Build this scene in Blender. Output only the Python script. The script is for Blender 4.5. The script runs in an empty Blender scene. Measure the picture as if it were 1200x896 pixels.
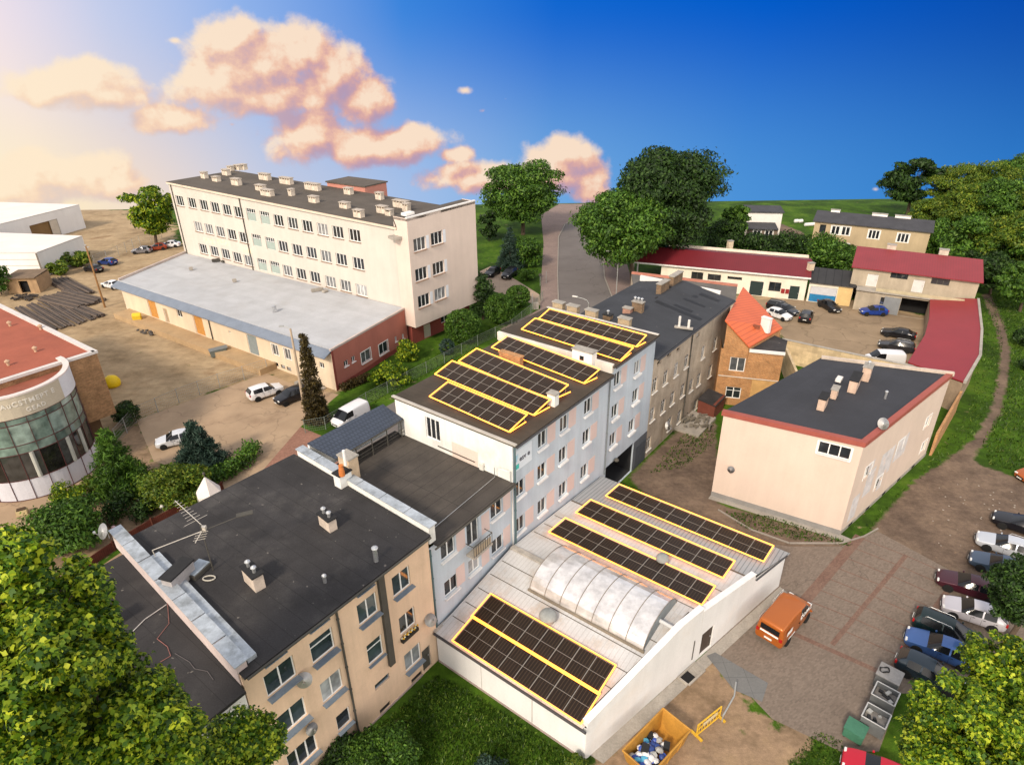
import bpy, bmesh, math, random
import numpy as np
from mathutils import Vector, Matrix
random.seed(11)
RNG = np.random.default_rng(5)
R = math.radians
S = bpy.context.scene
C = S.collection
# ------------------------------------------------------------------ camera
CAM_H, FPX, PITCH, ROLL = 38.0, 762.0, R(27.1), R(0.79)
cp, sp = math.cos(PITCH), math.sin(PITCH)
cr, sr = math.cos(ROLL), math.sin(ROLL)
_r, _d, _f = Vector((1, 0, 0)), Vector((0, -sp, -cp)), Vector((0, cp, -sp))
AX_R = cr * _r + sr * _d
AX_D = -sr * _r + cr * _d
AX_F = _f
EYE = Vector((0, 0, CAM_H))
cam_d = bpy.data.cameras.new('camera')
cam = bpy.data.objects.new('camera', cam_d)
C.objects.link(cam)
m = Matrix((AX_R, -AX_D, -AX_F)).transposed().to_4x4()
m.translation = EYE
cam.matrix_world = m
cam_d.sensor_fit = 'HORIZONTAL'
cam_d.sensor_width = 36.0
cam_d.lens = FPX / 1200.0 * 36.0
cam_d.clip_start = 0.5
cam_d.clip_end = 8000
S.camera = cam


def ray(px, py):
    return AX_R * ((px - 600) / FPX) + AX_D * ((py - 448) / FPX) + AX_F


def at(px, py, z=0.0):
    """The point at height z that the surveyed photo position shows."""
    d = ray(px, py)
    t = (z - CAM_H) / d.z
    return Vector((d.x * t, d.y * t, z))


def at2(px, py, z=0.0):
    p = at(px, py, z)
    return (p.x, p.y)


def pole_top(base, py):
    lo, hi = -5.0, 37.5
    for _ in range(50):
        mid = (lo + hi) / 2
        v = Vector((base[0], base[1], mid)) - EYE
        y = 448 + FPX * v.dot(AX_D) / v.dot(AX_F)
        if y > py: lo = mid
        else: hi = mid
    return lo


# street frame of the terrace: s runs along the facade, n points out of it
AZ = R(37.7)
UX, UY = math.sin(AZ), math.cos(AZ)
NX, NY = math.cos(AZ), -math.sin(AZ)
OX, OY = -5.4, 31.8


def T(s, n, z=0.0):
    return Vector((OX + UX * s + NX * n, OY + UY * s + NY * n, z))


def T2(s, n):
    return (OX + UX * s + NX * n, OY + UY * s + NY * n)


# ------------------------------------------------------------------ colour / materials
def hx(h):
    out = []
    for i in (0, 2, 4):
        v = int(h[i:i + 2], 16) / 255
        out.append(v / 12.92 if v <= .04045 else ((v + .055) / 1.055) ** 2.4)
    return tuple(out)


MATS = {}


def nodes(name):
    m = bpy.data.materials.new(name)
    m.use_nodes = True
    nt = m.node_tree
    b = nt.nodes['Principled BSDF']
    return m, nt, b


def N(nt, t, **kw):
    n = nt.nodes.new(t)
    for k, v in kw.items():
        if k.startswith('i_'):
            n.inputs[k[2:].replace('_', ' ')].default_value = v
        else:
            setattr(n, k, v)
    return n


def mul(nt, col, fac_sock, lo, hi):
    mr = N(nt, 'ShaderNodeMapRange')
    mr.inputs['From Min'].default_value = .28
    mr.inputs['From Max'].default_value = .72
    mr.inputs['To Min'].default_value = lo
    mr.inputs['To Max'].default_value = hi
    nt.links.new(fac_sock, mr.inputs['Value'])
    mx = N(nt, 'ShaderNodeMix', data_type='RGBA', blend_type='MULTIPLY')
    mx.inputs[0].default_value = 1
    nt.links.new(col, mx.inputs[6])
    nt.links.new(mr.outputs[0], mx.inputs[7])
    return mx.outputs[2]


def mat(name, col, rough=.85, v=.15, sc=.5, fine=.1, fsc=9., streak=0., metal=0., spec=.3, bump=0., col2=None, c2=(.55, .75), sc2=.25,
        pattern=None, emit=None, coat=0., crack=None, speck=None):
    if name in MATS: return MATS[name]
    m, nt, b = nodes(name)
    if isinstance(col, str): col = hx(col)
    L = nt.links
    tc = N(nt, 'ShaderNodeTexCoord')
    rgb = N(nt, 'ShaderNodeRGB')
    rgb.outputs[0].default_value = (*col, 1)
    o = rgb.outputs[0]
    if col2 is not None:
        if isinstance(col2, str): col2 = hx(col2)
        n2 = N(nt, 'ShaderNodeTexNoise', i_Scale=sc2, i_Detail=8., i_Roughness=.62)
        L.new(tc.outputs['Object'], n2.inputs['Vector'])
        mr = N(nt, 'ShaderNodeMapRange')
        mr.inputs['From Min'].default_value, mr.inputs['From Max'].default_value = c2
        L.new(n2.outputs[0], mr.inputs['Value'])
        mx = N(nt, 'ShaderNodeMix', data_type='RGBA')
        L.new(mr.outputs[0], mx.inputs[0])
        L.new(o, mx.inputs[6])
        mx.inputs[7].default_value = (*col2, 1)
        o = mx.outputs[2]
    if pattern:
        kind, c3, pw, ph, gap = pattern
        if isinstance(c3, str): c3 = hx(c3)
        if kind in ('brick', 'seam', 'tile'):
            bt = N(nt, 'ShaderNodeTexBrick')
            bt.offset = .5 if kind != 'seam' else .0
            bt.inputs['Scale'].default_value = 1
            bt.inputs['Brick Width'].default_value = pw
            bt.inputs['Row Height'].default_value = ph
            bt.inputs['Mortar Size'].default_value = gap
            bt.inputs['Mortar Smooth'].default_value = .3
            L.new(tc.outputs['UV'], bt.inputs['Vector'])
            L.new(o, bt.inputs['Color1'])
            d = mul(nt, o, tc.outputs['Object'], 1, 1)
            mm = N(nt, 'ShaderNodeMix', data_type='RGBA', blend_type='MULTIPLY')
            mm.inputs[0].default_value = 1
            L.new(o, mm.inputs[6])
            k = .72 if kind == 'brick' else .93
            mm.inputs[7].default_value = (k, k, k, 1)
            L.new(mm.outputs[2], bt.inputs['Color2'])
            bt.inputs['Mortar'].default_value = (*c3, 1)
            o = bt.outputs[0]
            hgt = bt.outputs['Fac']; hs = -1
        elif kind == 'rib':
            sx = N(nt, 'ShaderNodeSeparateXYZ')
            L.new(tc.outputs['UV'], sx.inputs[0])
            ma = N(nt, 'ShaderNodeMath', operation='PINGPONG')
            ma.inputs[1].default_value = pw / 2
            L.new(sx.outputs[0], ma.inputs[0])
            gt = N(nt, 'ShaderNodeMath', operation='LESS_THAN')
            gt.inputs[1].default_value = gap
            L.new(ma.outputs[0], gt.inputs[0])
            mx = N(nt, 'ShaderNodeMix', data_type='RGBA')
            L.new(gt.outputs[0], mx.inputs[0])
            L.new(o, mx.inputs[6])
            mx.inputs[7].default_value = (*c3, 1)
            o = mx.outputs[2]
            hgt = ma.outputs[0]; hs = 1
    if v:
        n1 = N(nt, 'ShaderNodeTexNoise', i_Scale=sc, i_Detail=7., i_Roughness=.6)
        L.new(tc.outputs['Object'], n1.inputs['Vector'])
        o = mul(nt, o, n1.outputs[0], 1 - v, 1 + v)
    if fine:
        n3 = N(nt, 'ShaderNodeTexNoise', i_Scale=fsc, i_Detail=4., i_Roughness=.7)
        L.new(tc.outputs['Object'], n3.inputs['Vector'])
        o = mul(nt, o, n3.outputs[0], 1 - fine, 1 + fine)
    if streak:
        mp = N(nt, 'ShaderNodeMapping')
        mp.inputs['Scale'].default_value = (1.0, 1.0, .1)
        L.new(tc.outputs['Object'], mp.inputs[0])
        n4 = N(nt, 'ShaderNodeTexNoise', i_Scale=1., i_Detail=6., i_Roughness=.65)
        L.new(mp.outputs[0], n4.inputs['Vector'])
        o = mul(nt, o, n4.outputs[0], 1 - streak, 1 + streak * .5)
    if crack:      # thin wandering cracks: (cell size in m, width)
        nd = N(nt, 'ShaderNodeTexNoise', i_Scale=.5, i_Detail=5.)
        L.new(tc.outputs['Object'], nd.inputs['Vector'])
        va = N(nt, 'ShaderNodeVectorMath', operation='MULTIPLY_ADD')
        L.new(nd.outputs['Color'], va.inputs[0]); va.inputs[1].default_value = (3.5, 3.5, 0); L.new(tc.outputs['Object'], va.inputs[2])
        vo = N(nt, 'ShaderNodeTexVoronoi', feature='DISTANCE_TO_EDGE', voronoi_dimensions='2D', i_Scale=1 / crack[0])
        L.new(va.outputs[0], vo.inputs['Vector'])
        mr = N(nt, 'ShaderNodeMapRange'); mr.inputs[1].default_value = crack[1] * .4; mr.inputs[2].default_value = crack[1]; mr.inputs[3].default_value = .78
        L.new(vo.outputs['Distance'], mr.inputs[0])
        mx = N(nt, 'ShaderNodeMix', data_type='RGBA', blend_type='MULTIPLY'); mx.inputs[0].default_value = 1
        L.new(o, mx.inputs[6]); L.new(mr.outputs[0], mx.inputs[7]); o = mx.outputs[2]
    if speck:      # small pale bits of debris: (colour, threshold)
        ns = N(nt, 'ShaderNodeTexNoise', i_Scale=3.2, i_Detail=2., i_Roughness=.4)
        L.new(tc.outputs['Object'], ns.inputs['Vector'])
        mr = N(nt, 'ShaderNodeMapRange'); mr.inputs[1].default_value = speck[1]; mr.inputs[2].default_value = speck[1] + .03; mr.inputs[4].default_value = .8
        L.new(ns.outputs[0], mr.inputs[0])
        mx = N(nt, 'ShaderNodeMix', data_type='RGBA'); L.new(mr.outputs[0], mx.inputs[0]); L.new(o, mx.inputs[6]); mx.inputs[7].default_value = (*speck[0], 1); o = mx.outputs[2]
    L.new(o, b.inputs['Base Color'])
    b.inputs['Roughness'].default_value = rough
    b.inputs['Metallic'].default_value = metal
    b.inputs['Specular IOR Level'].default_value = spec
    if coat:
        b.inputs['Coat Weight'].default_value = coat
        b.inputs['Coat Roughness'].default_value = .04
    if emit:
        b.inputs['Emission Color'].default_value = (*hx(emit[0]), 1)
        b.inputs['Emission Strength'].default_value = emit[1]
    if bump:
        bp = N(nt, 'ShaderNodeBump')
        bp.inputs['Strength'].default_value = bump
        bp.inputs['Distance'].default_value = .03
        if pattern:
            mm = N(nt, 'ShaderNodeMath', operation='MULTIPLY')
            mm.inputs[1].default_value = hs
            L.new(hgt, mm.inputs[0])
            L.new(mm.outputs[0], bp.inputs['Height'])
        else:
            nb = N(nt, 'ShaderNodeTexNoise', i_Scale=fsc, i_Detail=6.)
            L.new(tc.outputs['Object'], nb.inputs['Vector'])
            L.new(nb.outputs[0], bp.inputs['Height'])
        L.new(bp.outputs[0], b.inputs['Normal'])
    MATS[name] = m
    return m


def glass(name, col, var=.6, rough=.06):
    """window glass seen from outside: dark, glossy, some panes with a curtain behind"""
    if name in MATS: return MATS[name]
    m, nt, b = nodes(name)
    L = nt.links
    oi = N(nt, 'ShaderNodeObjectInfo')
    cr_ = N(nt, 'ShaderNodeValToRGB')
    c = hx(col) if isinstance(col, str) else col
    e = cr_.color_ramp.elements
    e[0].position = .0
    e[0].color = (c[0] * .5, c[1] * .5, c[2] * .5, 1)
    e[1].position = 1
    e[1].color = (*[min(.6, x + var * .5) for x in c], 1)
    k = cr_.color_ramp.elements.new(.72)
    k.color = (*c, 1)
    L.new(oi.outputs['Random'], cr_.inputs[0])
    tc = N(nt, 'ShaderNodeTexCoord')
    nz = N(nt, 'ShaderNodeTexNoise', i_Scale=1.3, i_Detail=3.)
    L.new(tc.outputs['Object'], nz.inputs['Vector'])
    o = mul(nt, cr_.outputs[0], nz.outputs[0], .55, 1.5)
    L.new(o, b.inputs['Base Color'])
    b.inputs['Roughness'].default_value = rough
    b.inputs['Specular IOR Level'].default_value = .6
    MATS[name] = m
    return m


# ------------------------------------------------------------------ mesh builder
ORG = {}


class MB:
    def __init__(self):
        self.v, self.f = [], []

    def poly(self, pts):
        i = len(self.v)
        self.v += [tuple(p) for p in pts]
        self.f.append(tuple(range(i, i + len(pts))))

    def obox(self, o, a, b, c):
        """box from corner o and edge vectors a, b, c (right handed)"""
        o, a, b, c = Vector(o), Vector(a), Vector(b), Vector(c)
        if a.cross(b).dot(c) < 0: a, b = b, a
        i = len(self.v)
        for k in range(8):
            self.v.append(tuple(o + a * (k & 1) + b * (k >> 1 & 1) + c * (k >> 2 & 1)))
        for q in ((0, 2, 3, 1), (4, 5, 7, 6), (0, 1, 5, 4), (2, 6, 7, 3), (0, 4, 6, 2), (1, 3, 7, 5)):
            self.f.append(tuple(i + x for x in q))

    def box(self, c, sx, sy, sz, rz=0.):
        """box standing on centre c (base centre)"""
        e = Vector((math.cos(rz), math.sin(rz), 0))
        g = Vector((-e.y, e.x, 0))
        self.obox(Vector(c) - e * sx / 2 - g * sy / 2, e * sx, g * sy, Vector((0, 0, sz)))

    def prism(self, pts, z0, z1=None, bottom=True):
        """pts 2D or 3D (then z of top), z0 number or thickness below top when z1 is None"""
        top = [Vector((p[0], p[1], z1 if z1 is not None else p[2])) for p in pts]
        if z1 is not None: bot = [Vector((p[0], p[1], z0)) for p in pts]
        else: bot = [Vector((p[0], p[1], p[2] - z0)) for p in pts]
        ar = sum(top[i].x * top[(i + 1) % len(top)].y - top[(i + 1) % len(top)].x * top[i].y for i in range(len(top)))
        if ar < 0: top.reverse(); bot.reverse()
        self.poly(top)
        if bottom: self.poly(bot[::-1])
        for i in range(len(top)):
            j = (i + 1) % len(top)
            self.poly([bot[i], bot[j], top[j], top[i]])

    def tube(self, p, q, r0, r1=None, n=8, caps=True):
        p, q = Vector(p), Vector(q)
        r1 = r0 if r1 is None else r1
        d = (q - p)
        if d.length < 1e-6: return
        d.normalize()
        a = d.orthogonal().normalized()
        b = d.cross(a)
        i = len(self.v)
        for c, r in ((p, r0), (q, r1)):
            for k in range(n):
                t = 2 * math.pi * k / n
                self.v.append(tuple(c + a * r * math.cos(t) + b * r * math.sin(t)))
        for k in range(n):
            k2 = (k + 1) % n
            self.f.append((i + k, i + k2, i + n + k2, i + n + k))
        if caps:
            self.f.append(tuple(i + k for k in range(n - 1, -1, -1)))
            self.f.append(tuple(i + n + k for k in range(n)))

    def path(self, pts, r, n=6):
        for a, b in zip(pts, pts[1:]): self.tube(a, b, r, r, n)

    def lathe(self, prof, c=(0, 0, 0), ax=(0, 0, 1), n=16):
        """profile [(r, h)] turned about the axis ax through c"""
        ax = Vector(ax).normalized()
        a = ax.orthogonal().normalized()
        b = ax.cross(a)
        c = Vector(c)
        i = len(self.v)
        for r, h in prof:
            for k in range(n):
                t = 2 * math.pi * k / n
                self.v.append(tuple(c + ax * h + a * r * math.cos(t) + b * r * math.sin(t)))
        for j in range(len(prof) - 1):
            for k in range(n):
                k2 = (k + 1) % n
                self.f.append((i + j * n + k, i + j * n + k2, i + (j + 1) * n + k2, i + (j + 1) * n + k))
        self.f.append(tuple(i + k for k in range(n - 1, -1, -1)))
        self.f.append(tuple(i + (len(prof) - 1) * n + k for k in range(n)))

    def build(self, name, m, parent=None, smooth=False, uvrot=0., bevel=0.):
        off = Vector((0, 0, 0))
        if parent is not None: off = ORG.get(parent.name, off)
        me = bpy.data.meshes.new(name)
        me.from_pydata([(x - off.x, y - off.y, z - off.z) for x, y, z in self.v], [], self.f)
        me.materials.append(m)
        if bevel:
            bm = bmesh.new(); bm.from_mesh(me)
            bmesh.ops.remove_doubles(bm, verts=bm.verts, dist=1e-4)
            bmesh.ops.bevel(bm, geom=bm.edges[:], offset=bevel, segments=2, affect='EDGES', clamp_overlap=True)
            bm.to_mesh(me); bm.free()
        uv = me.uv_layers.new(name='UVMap').data
        ca, sa = math.cos(uvrot), math.sin(uvrot)
        vs = me.vertices
        for p in me.polygons:
            n_ = p.normal
            if smooth: p.use_smooth = True
            if abs(n_.z) > .6:
                for li in p.loop_indices:
                    q = vs[me.loops[li].vertex_index].co
                    uv[li].uv = (q.x * ca + q.y * sa, -q.x * sa + q.y * ca)
            else:
                l = math.hypot(n_.x, n_.y) or 1
                ex, ey = -n_.y / l, n_.x / l
                for li in p.loop_indices:
                    q = vs[me.loops[li].vertex_index].co
                    uv[li].uv = (q.x * ex + q.y * ey, q.z)
        ob = bpy.data.objects.new(name, me)
        C.objects.link(ob)
        if parent is not None:
            ob.parent = parent
            ORG[ob.name] = off
        else:
            ORG[ob.name] = Vector((0, 0, 0))
        return ob


def tag(o, label=None, cat=None, group=None, kind=None):
    if label: o['label'] = label
    if cat: o['category'] = cat
    if group: o['group'] = group
    if kind: o['kind'] = kind
    return o


def thing(name, label, cat, loc=(0, 0, 0), group=None):
    o = bpy.data.objects.new(name, None)
    o.empty_display_size = .3
    C.objects.link(o)
    o.location = loc
    ORG[o.name] = Vector(loc)
    return tag(o, label, cat, group)


def structure(name, mb, m, uvrot=0.):
    return tag(mb.build(name, m, uvrot=uvrot), kind='structure')


def recentre(o):
    """a thing that is one mesh: origin to its base"""
    me = o.data
    co = np.empty(len(me.vertices) * 3, 'f')
    me.vertices.foreach_get('co', co)
    co = co.reshape(-1, 3)
    c = Vector(((co[:, 0].min() + co[:, 0].max()) / 2, (co[:, 1].min() + co[:, 1].max()) / 2, co[:, 2].min()))
    me.transform(Matrix.Translation(-c))
    o.location = c
    ORG[o.name] = c
    return o


def copy_tree(o, loc=None, rz=None, label=None, parent=None, scale=None):
    c = o.copy()
    C.objects.link(c)
    if parent is not None: c.parent = parent
    if loc is not None: c.location = loc
    if rz is not None: c.rotation_euler = (0, 0, rz)
    if scale is not None: c.scale = scale
    if label: c['label'] = label
    for ch in list(o.children): copy_tree(ch, parent=c)
    return c


# ------------------------------------------------------------------ walls with openings
class Wall:
    """vertical wall from A to B (outside on the right hand of A->B), with rectangular openings"""

    def __init__(self, bld, A, B, z0, zA, zB=None, depth=.16):
        self.b, self.A, self.B, self.z0 = bld, Vector((A[0], A[1], 0)), Vector((B[0], B[1], 0)), z0
        self.zA, self.zB = zA, zA if zB is None else zB
        self.e = (self.B - self.A)
        self.L = self.e.length
        self.e.normalize()
        self.n = Vector((self.e.y, -self.e.x, 0))
        self.ops, self.depth = [], depth

    def hit(self, px, py):
        d = ray(px, py)
        t = (self.A - EYE).dot(self.n) / d.dot(self.n)
        p = EYE + d * t
        return (p - self.A).dot(self.e), p.z

    def pt(self, s, z, d=0.):
        return self.A + self.e * s + self.n * d + Vector((0, 0, z))

    def bar(self, mb, s0, s1, z0, z1, d0, d1):
        mb.obox(self.pt(s0, z0, d0), self.e * (s1 - s0), self.n * (d1 - d0), Vector((0, 0, z1 - z0)))

    def opening(self, s0, s1, z0, z1):
        s0, s1 = max(.05, s0), min(self.L - .05, s1)
        z0, z1 = max(self.z0 + .02, z0), min(min(self.zA, self.zB) - .03, z1)
        self.ops.append((s0, s1, z0, z1))
        return s0, s1, z0, z1

    def emit(self, mb):
        ss = sorted({0., self.L, *[x for o in self.ops for x in o[:2]]})
        zt = min(self.zA, self.zB)
        zs = sorted({self.z0, zt, *[x for o in self.ops for x in o[2:]]})
        for a, b in zip(ss, ss[1:]):
            if b - a < 1e-5: continue
            run = None
            for c, d in zip(zs, zs[1:]):
                mid = ((a + b) / 2, (c + d) / 2)
                hole = any(o[0] < mid[0] < o[1] and o[2] < mid[1] < o[3] for o in self.ops)
                if hole:
                    if run is not None: mb.poly([self.pt(a, run), self.pt(b, run), self.pt(b, c), self.pt(a, c)]); run = None
                elif run is None: run = c
            if run is not None: mb.poly([self.pt(a, run), self.pt(b, run), self.pt(b, zt), self.pt(a, zt)])
        if abs(self.zA - self.zB) > 1e-4:
            if self.zA < self.zB: mb.poly([self.pt(0, zt), self.pt(self.L, zt), self.pt(self.L, self.zB)])
            else: mb.poly([self.pt(0, zt), self.pt(self.L, zt), self.pt(0, self.zA)])
        D = -self.depth
        for a, b, c, d in self.ops:
            mb.poly([self.pt(a, c), self.pt(a, d), self.pt(a, d, D), self.pt(a, c, D)])
            mb.poly([self.pt(b, d), self.pt(b, c), self.pt(b, c, D), self.pt(b, d, D)])
            mb.poly([self.pt(a, d), self.pt(b, d), self.pt(b, d, D), self.pt(a, d, D)])
            mb.poly([self.pt(b, c), self.pt(a, c), self.pt(a, c, D), self.pt(b, c, D)])

    def window(self, s, z, w, h, cols=2, frame=None, pane=None, sill=None, fw=.07, transom=False, name='window', surround=None):
        """window centred at s, z"""
        s0, s1, z0, z1 = self.opening(s - w / 2, s + w / 2, z - h / 2, z + h / 2)
        if s1 - s0 < .1 or z1 - z0 < .1: return None
        D = -self.depth + .001
        mb = MB()
        for a, b in ((s0, s0 + fw), (s1 - fw, s1)): self.bar(mb, a, b, z0, z1, D, D + .06)
        for c, d in ((z0, z0 + fw), (z1 - fw, z1)): self.bar(mb, s0 + fw, s1 - fw, c, d, D, D + .06)
        for k in range(1, cols):
            x = s0 + (s1 - s0) * k / cols
            self.bar(mb, x - fw * .6, x + fw * .6, z0 + fw, z1 - fw, D, D + .065)
        if transom:
            x = z0 + (z1 - z0) * .68
            self.bar(mb, s0 + fw, s1 - fw, x - .03, x + .03, D, D + .055)
        if surround:
            for a, b in ((s0 - .12, s0 - .002), (s1 + .002, s1 + .12)): self.bar(mb, a, b, z0 - .02, z1 + .1, .0, .025)
            self.bar(mb, s0 - .002, s1 + .002, z1 + .002, z1 + .1, .0, .025)
        o = mb.build(name, frame or FRAME, self.b)
        mb = MB()
        self.bar(mb, s0 + fw * .5, s1 - fw * .5, z0 + fw * .5, z1 - fw * .5, D - .03, D + .02)
        mb.build('pane', pane or PANE, o)
        if sill:
            mb = MB()
            q = sill[1] if isinstance(sill, tuple) else .14
            hgt = sill[2] if isinstance(sill, tuple) else .05
            self.bar(mb, s0 - .08, s1 + .08, z0 - hgt, z0 - .003, -.02, q)
            mb.build('sill', sill[0] if isinstance(sill, tuple) else sill, o)
        return o

    def wpx(self, px, py, w, h, **k):
        s, z = self.hit(px, py)
        return self.window(s, z, w, h, **k)

    def door(self, s, z0, w, h, m, frame=None, name='door', handle=True):
        s0, s1, a, b = self.opening(s - w / 2, s + w / 2, z0, z0 + h)
        D = -self.depth + .001
        mb = MB()
        self.bar(mb, s0 + .05, s1 - .05, a, b - .05, D - .02, D + .04)
        o = mb.build(name, m, self.b)
        mb = MB()
        self.bar(mb, s0, s0 + .05, a, b, D - .02, D + .07)
        self.bar(mb, s1 - .05, s1, a, b, D - .02, D + .07)
        self.bar(mb, s0 + .05, s1 - .05, b - .05, b, D - .02, D + .07)
        mb.build('door_frame', frame or FRAME, o)
        if handle:
            mb = MB()
            self.bar(mb, s1 - .2, s1 - .12, a + 1., a + 1.12, D + .04, D + .1)
            mb.build('handle', METAL, o)
        return o

    def pipe(self, s, z0, z1, r=.06, m=None, name='downpipe', d=.1):
        mb = MB()
        mb.tube(self.pt(s, z0, d), self.pt(s, z1, d), r, r, 8)
        z = z0 + .6
        while z < z1:
            mb.tube(self.pt(s, z, d), self.pt(s, z + .06, d), r * 1.35, r * 1.35, 8)
            z += 1.9
        return mb.build(name, m or PIPE, self.b)

    def panel(self, name, m, s0, s1, z0, z1, d=.012, parent=None):
        mb = MB()
        self.bar(mb, s0, s1, z0, z1, -.001, d)
        return mb.build(name, m, parent or self.b)


def walls_part(bld, ws, m, name='wall'):
    mb = MB()
    for w in ws: w.emit(mb)
    return mb.build(name, m, bld)


def roof_slab(bld, pts, th, m, name='roof', uvrot=0.):
    mb = MB()
    mb.prism(pts, th)
    return mb.build(name, m, bld, uvrot=uvrot)


def off_poly(pts, d):
    """grow a counter-clockwise 2D polygon outwards by d"""
    n = len(pts)
    out = []
    ar = sum(pts[i][0] * pts[(i + 1) % n][1] - pts[(i + 1) % n][0] * pts[i][1] for i in range(n))
    sg = 1 if ar > 0 else -1
    for i in range(n):
        p, q, r = Vector(pts[i - 1][:2]), Vector(pts[i][:2]), Vector(pts[(i + 1) % n][:2])
        a, b = (q - p).normalized(), (r - q).normalized()
        na, nb = Vector((a.y, -a.x)) * sg, Vector((b.y, -b.x)) * sg
        m_ = (na + nb)
        m_ = m_ / max(.3, m_.length_squared) * 2
        o = q + m_ * d
        out.append((o.x, o.y) + tuple(pts[i][2:]))
    return out


FRAME = mat('window_frame_white', (.78, .78, .76), .5, .04, 1, .04)
PANE = glass('window_glass', (.025, .03, .035))
PANE_BLUE = glass('window_glass_bluish', (.04, .06, .065))
METAL = mat('bare_metal', (.55, .56, .57), .4, .1, 2, .1, metal=.8)
PIPE = mat('pipe_grey', (.16, .18, .19), .5, .1, 2, .1)
SILL_W = mat('sill_white', (.7, .7, .7), .6)
SILL_B = mat('sill_zinc', (.22, .27, .33), .45, .15, 2, .1, metal=.3)
DARK = mat('dark_opening', (.012, .012, .013), .9, 0, 1, 0)
TAR = mat('bitumen_roof', (.036, .034, .035), .88, .3, .35, .25, 14, col2=(.062, .058, .056), c2=(.5, .72), sc2=.4,
          pattern=('seam', (.022, .021, .021), 9., 1.0, .018), spec=.25, speck=((.16, .145, .13), .735))
TAR_BLUE = mat('bitumen_roof_bluegrey', (.04, .043, .05), .85, .18, .35, .2, 14, pattern=('seam', (.03, .032, .036), 8., 1.0, .015), spec=.3, speck=((.15, .14, .13), .74))
ZINC = mat('zinc_sheet', (.42, .46, .50), .45, .22, 1.2, .12, metal=.35, col2=(.24, .26, .27), c2=(.48, .7), sc2=1.3)
BRICK_O = mat('orange_brick', (.46, .20, .07), .9, .25, .8, .2, 6, pattern=('brick', (.42, .3, .17), .34, .13, .02), bump=.3, col2=(.30, .11, .035), sc2=.9)
CONC = mat('concrete', (.34, .31, .27), .9, .2, .6, .15, 8, streak=.15)
WHITEP = mat('white_render', (.72, .70, .68), .85, .08, .5, .05, 8, streak=.1)
SKY_K, ZEN, SUN_E, EXPO = .05, (.56, .54, .53), 2.8, 0.42
BACK = (1.95, 1.78, 1.6)
# ================================================================== BUILDINGS
def brick_stack(name, parent, c, sx, sy, h, rz, m, cap=None, flues=0, base_z=None):
    """masonry chimney stack with a slab on top; parent None makes a thing"""
    mb = MB()
    mb.box(c, sx, sy, h, rz)
    o = mb.build(name, m, parent)
    mb = MB()
    mb.box((c[0], c[1], c[2] + h), sx + .14, sy + .14, .1, rz)
    mb.build('cap', cap or CAPM, o)
    for k in range(flues):
        mb = MB()
        t = (k + .5) / flues - .5
        x, y = c[0] + math.cos(rz) * t * sx, c[1] + math.sin(rz) * t * sx
        mb.tube((x, y, c[2] + h + .08), (x, y, c[2] + h + .42), .1, .1, 10)
        mb.lathe([(.17, 0), (.15, .05), (.02, .14)], (x, y, c[2] + h + .44), n=10)
        mb.build('flue', METAL, o)
    return o


CAPM = mat('chimney_cap', (.3, .28, .25), .9, .25, 2, .15)
CAPD = mat('chimney_cap_dark', (.02, .02, .021), .8, .2, 2, .1)
CREAM = mat('cream_render', (.69, .50, .35), .9, .08, .35, .05, 10, streak=.16, col2=(.59, .425, .29), sc2=.3)
BLUE = mat('pale_blue_render', (.47, .535, .60), .9, .08, .4, .05, 10, streak=.15, col2=(.43, .46, .52), c2=(.5, .75), sc2=.4)
PINK = mat('pale_pink_render', (.60, .475, .445), .9, .05, .4, .04, 10, streak=.06)
WHITEW = mat('white_end_wall', (.72, .72, .69), .9, .1, .4, .06, 10, streak=.14, col2=(.66, .56, .5), sc2=.35)
GREYR = mat('weathered_grey_render', (.44, .37, .29), .95, .25, .5, .15, 7, streak=.22, col2=(.32, .245, .175), sc2=.45)
DUCT = mat('dark_duct', (.07, .065, .055), .7, .15, 1, .1)
PEBBLE = mat('plinth_stone', (.34, .27, .25), .95, .2, 1, .2, 14)

# ---- cream tenement at the near end of the terrace --------------------------------------
b = thing('cream_tenement', 'cream three storey tenement with flat black roof beside the white shed', 'building', T(-6, -7))
fc = Wall(b, T2(-12.9, 0), T2(0, 0), 0, 11.25)
for px, py in ((328.7, 792), (342.5, 839.5)):
    fc.wpx(px, py, 1.75, 1.55, sill=(SILL_B, .42, .05), pane=PANE_BLUE)
fc.wpx(378, 756, 1.5, 1.6, cols=1, transom=True, sill=(SILL_B, .42, .05), pane=PANE_BLUE)
for px, py in ((431, 713), (470.5, 681), (389, 803), (484, 769.5)):
    fc.wpx(px, py, 1.45, 1.6, sill=(SILL_B, .36, .05), pane=PANE_BLUE)
fc.wpx(440, 761, 1.2, 1.7, cols=1, transom=True, sill=(SILL_B, .2, .05), pane=PANE_BLUE)
ow = fc.wpx(477.5, 727, 1.35, 1.5)
fc.wpx(355, 882, 1.9, 1.6, cols=3, sill=(SILL_B, .3, .05), pane=PANE)
fc.wpx(403, 842, 1.0, 1.35, cols=1, sill=(SILL_B, .28, .05), pane=PANE)
for px, py in ((321, 767), (372.5, 728), (427, 687)):
    fc.wpx(px, py, 1.15, .42, cols=1, sill=(SILL_B, .2, .05), pane=PANE, name='attic_vent')
fc.wpx(448, 798, 1.2, .5, cols=1, pane=PANE_BLUE, name='stair_window', frame=SILL_B)
s_, z_ = fc.hit(489, 797)
fc.window(s_, .35, 1.0, .45, cols=1, name='cellar_window', frame=DUCT)
s_, z_ = fc.hit(452, 832)
fc.window(s_, .35, .9, .45, cols=1, name='cellar_window', frame=DUCT)
s_, z_ = fc.hit(502, 776)
fc.door(s_ - .1, .15, .8, 2.0, DUCT, frame=CONC)
s_, z_ = fc.hit(406, 786)
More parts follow.
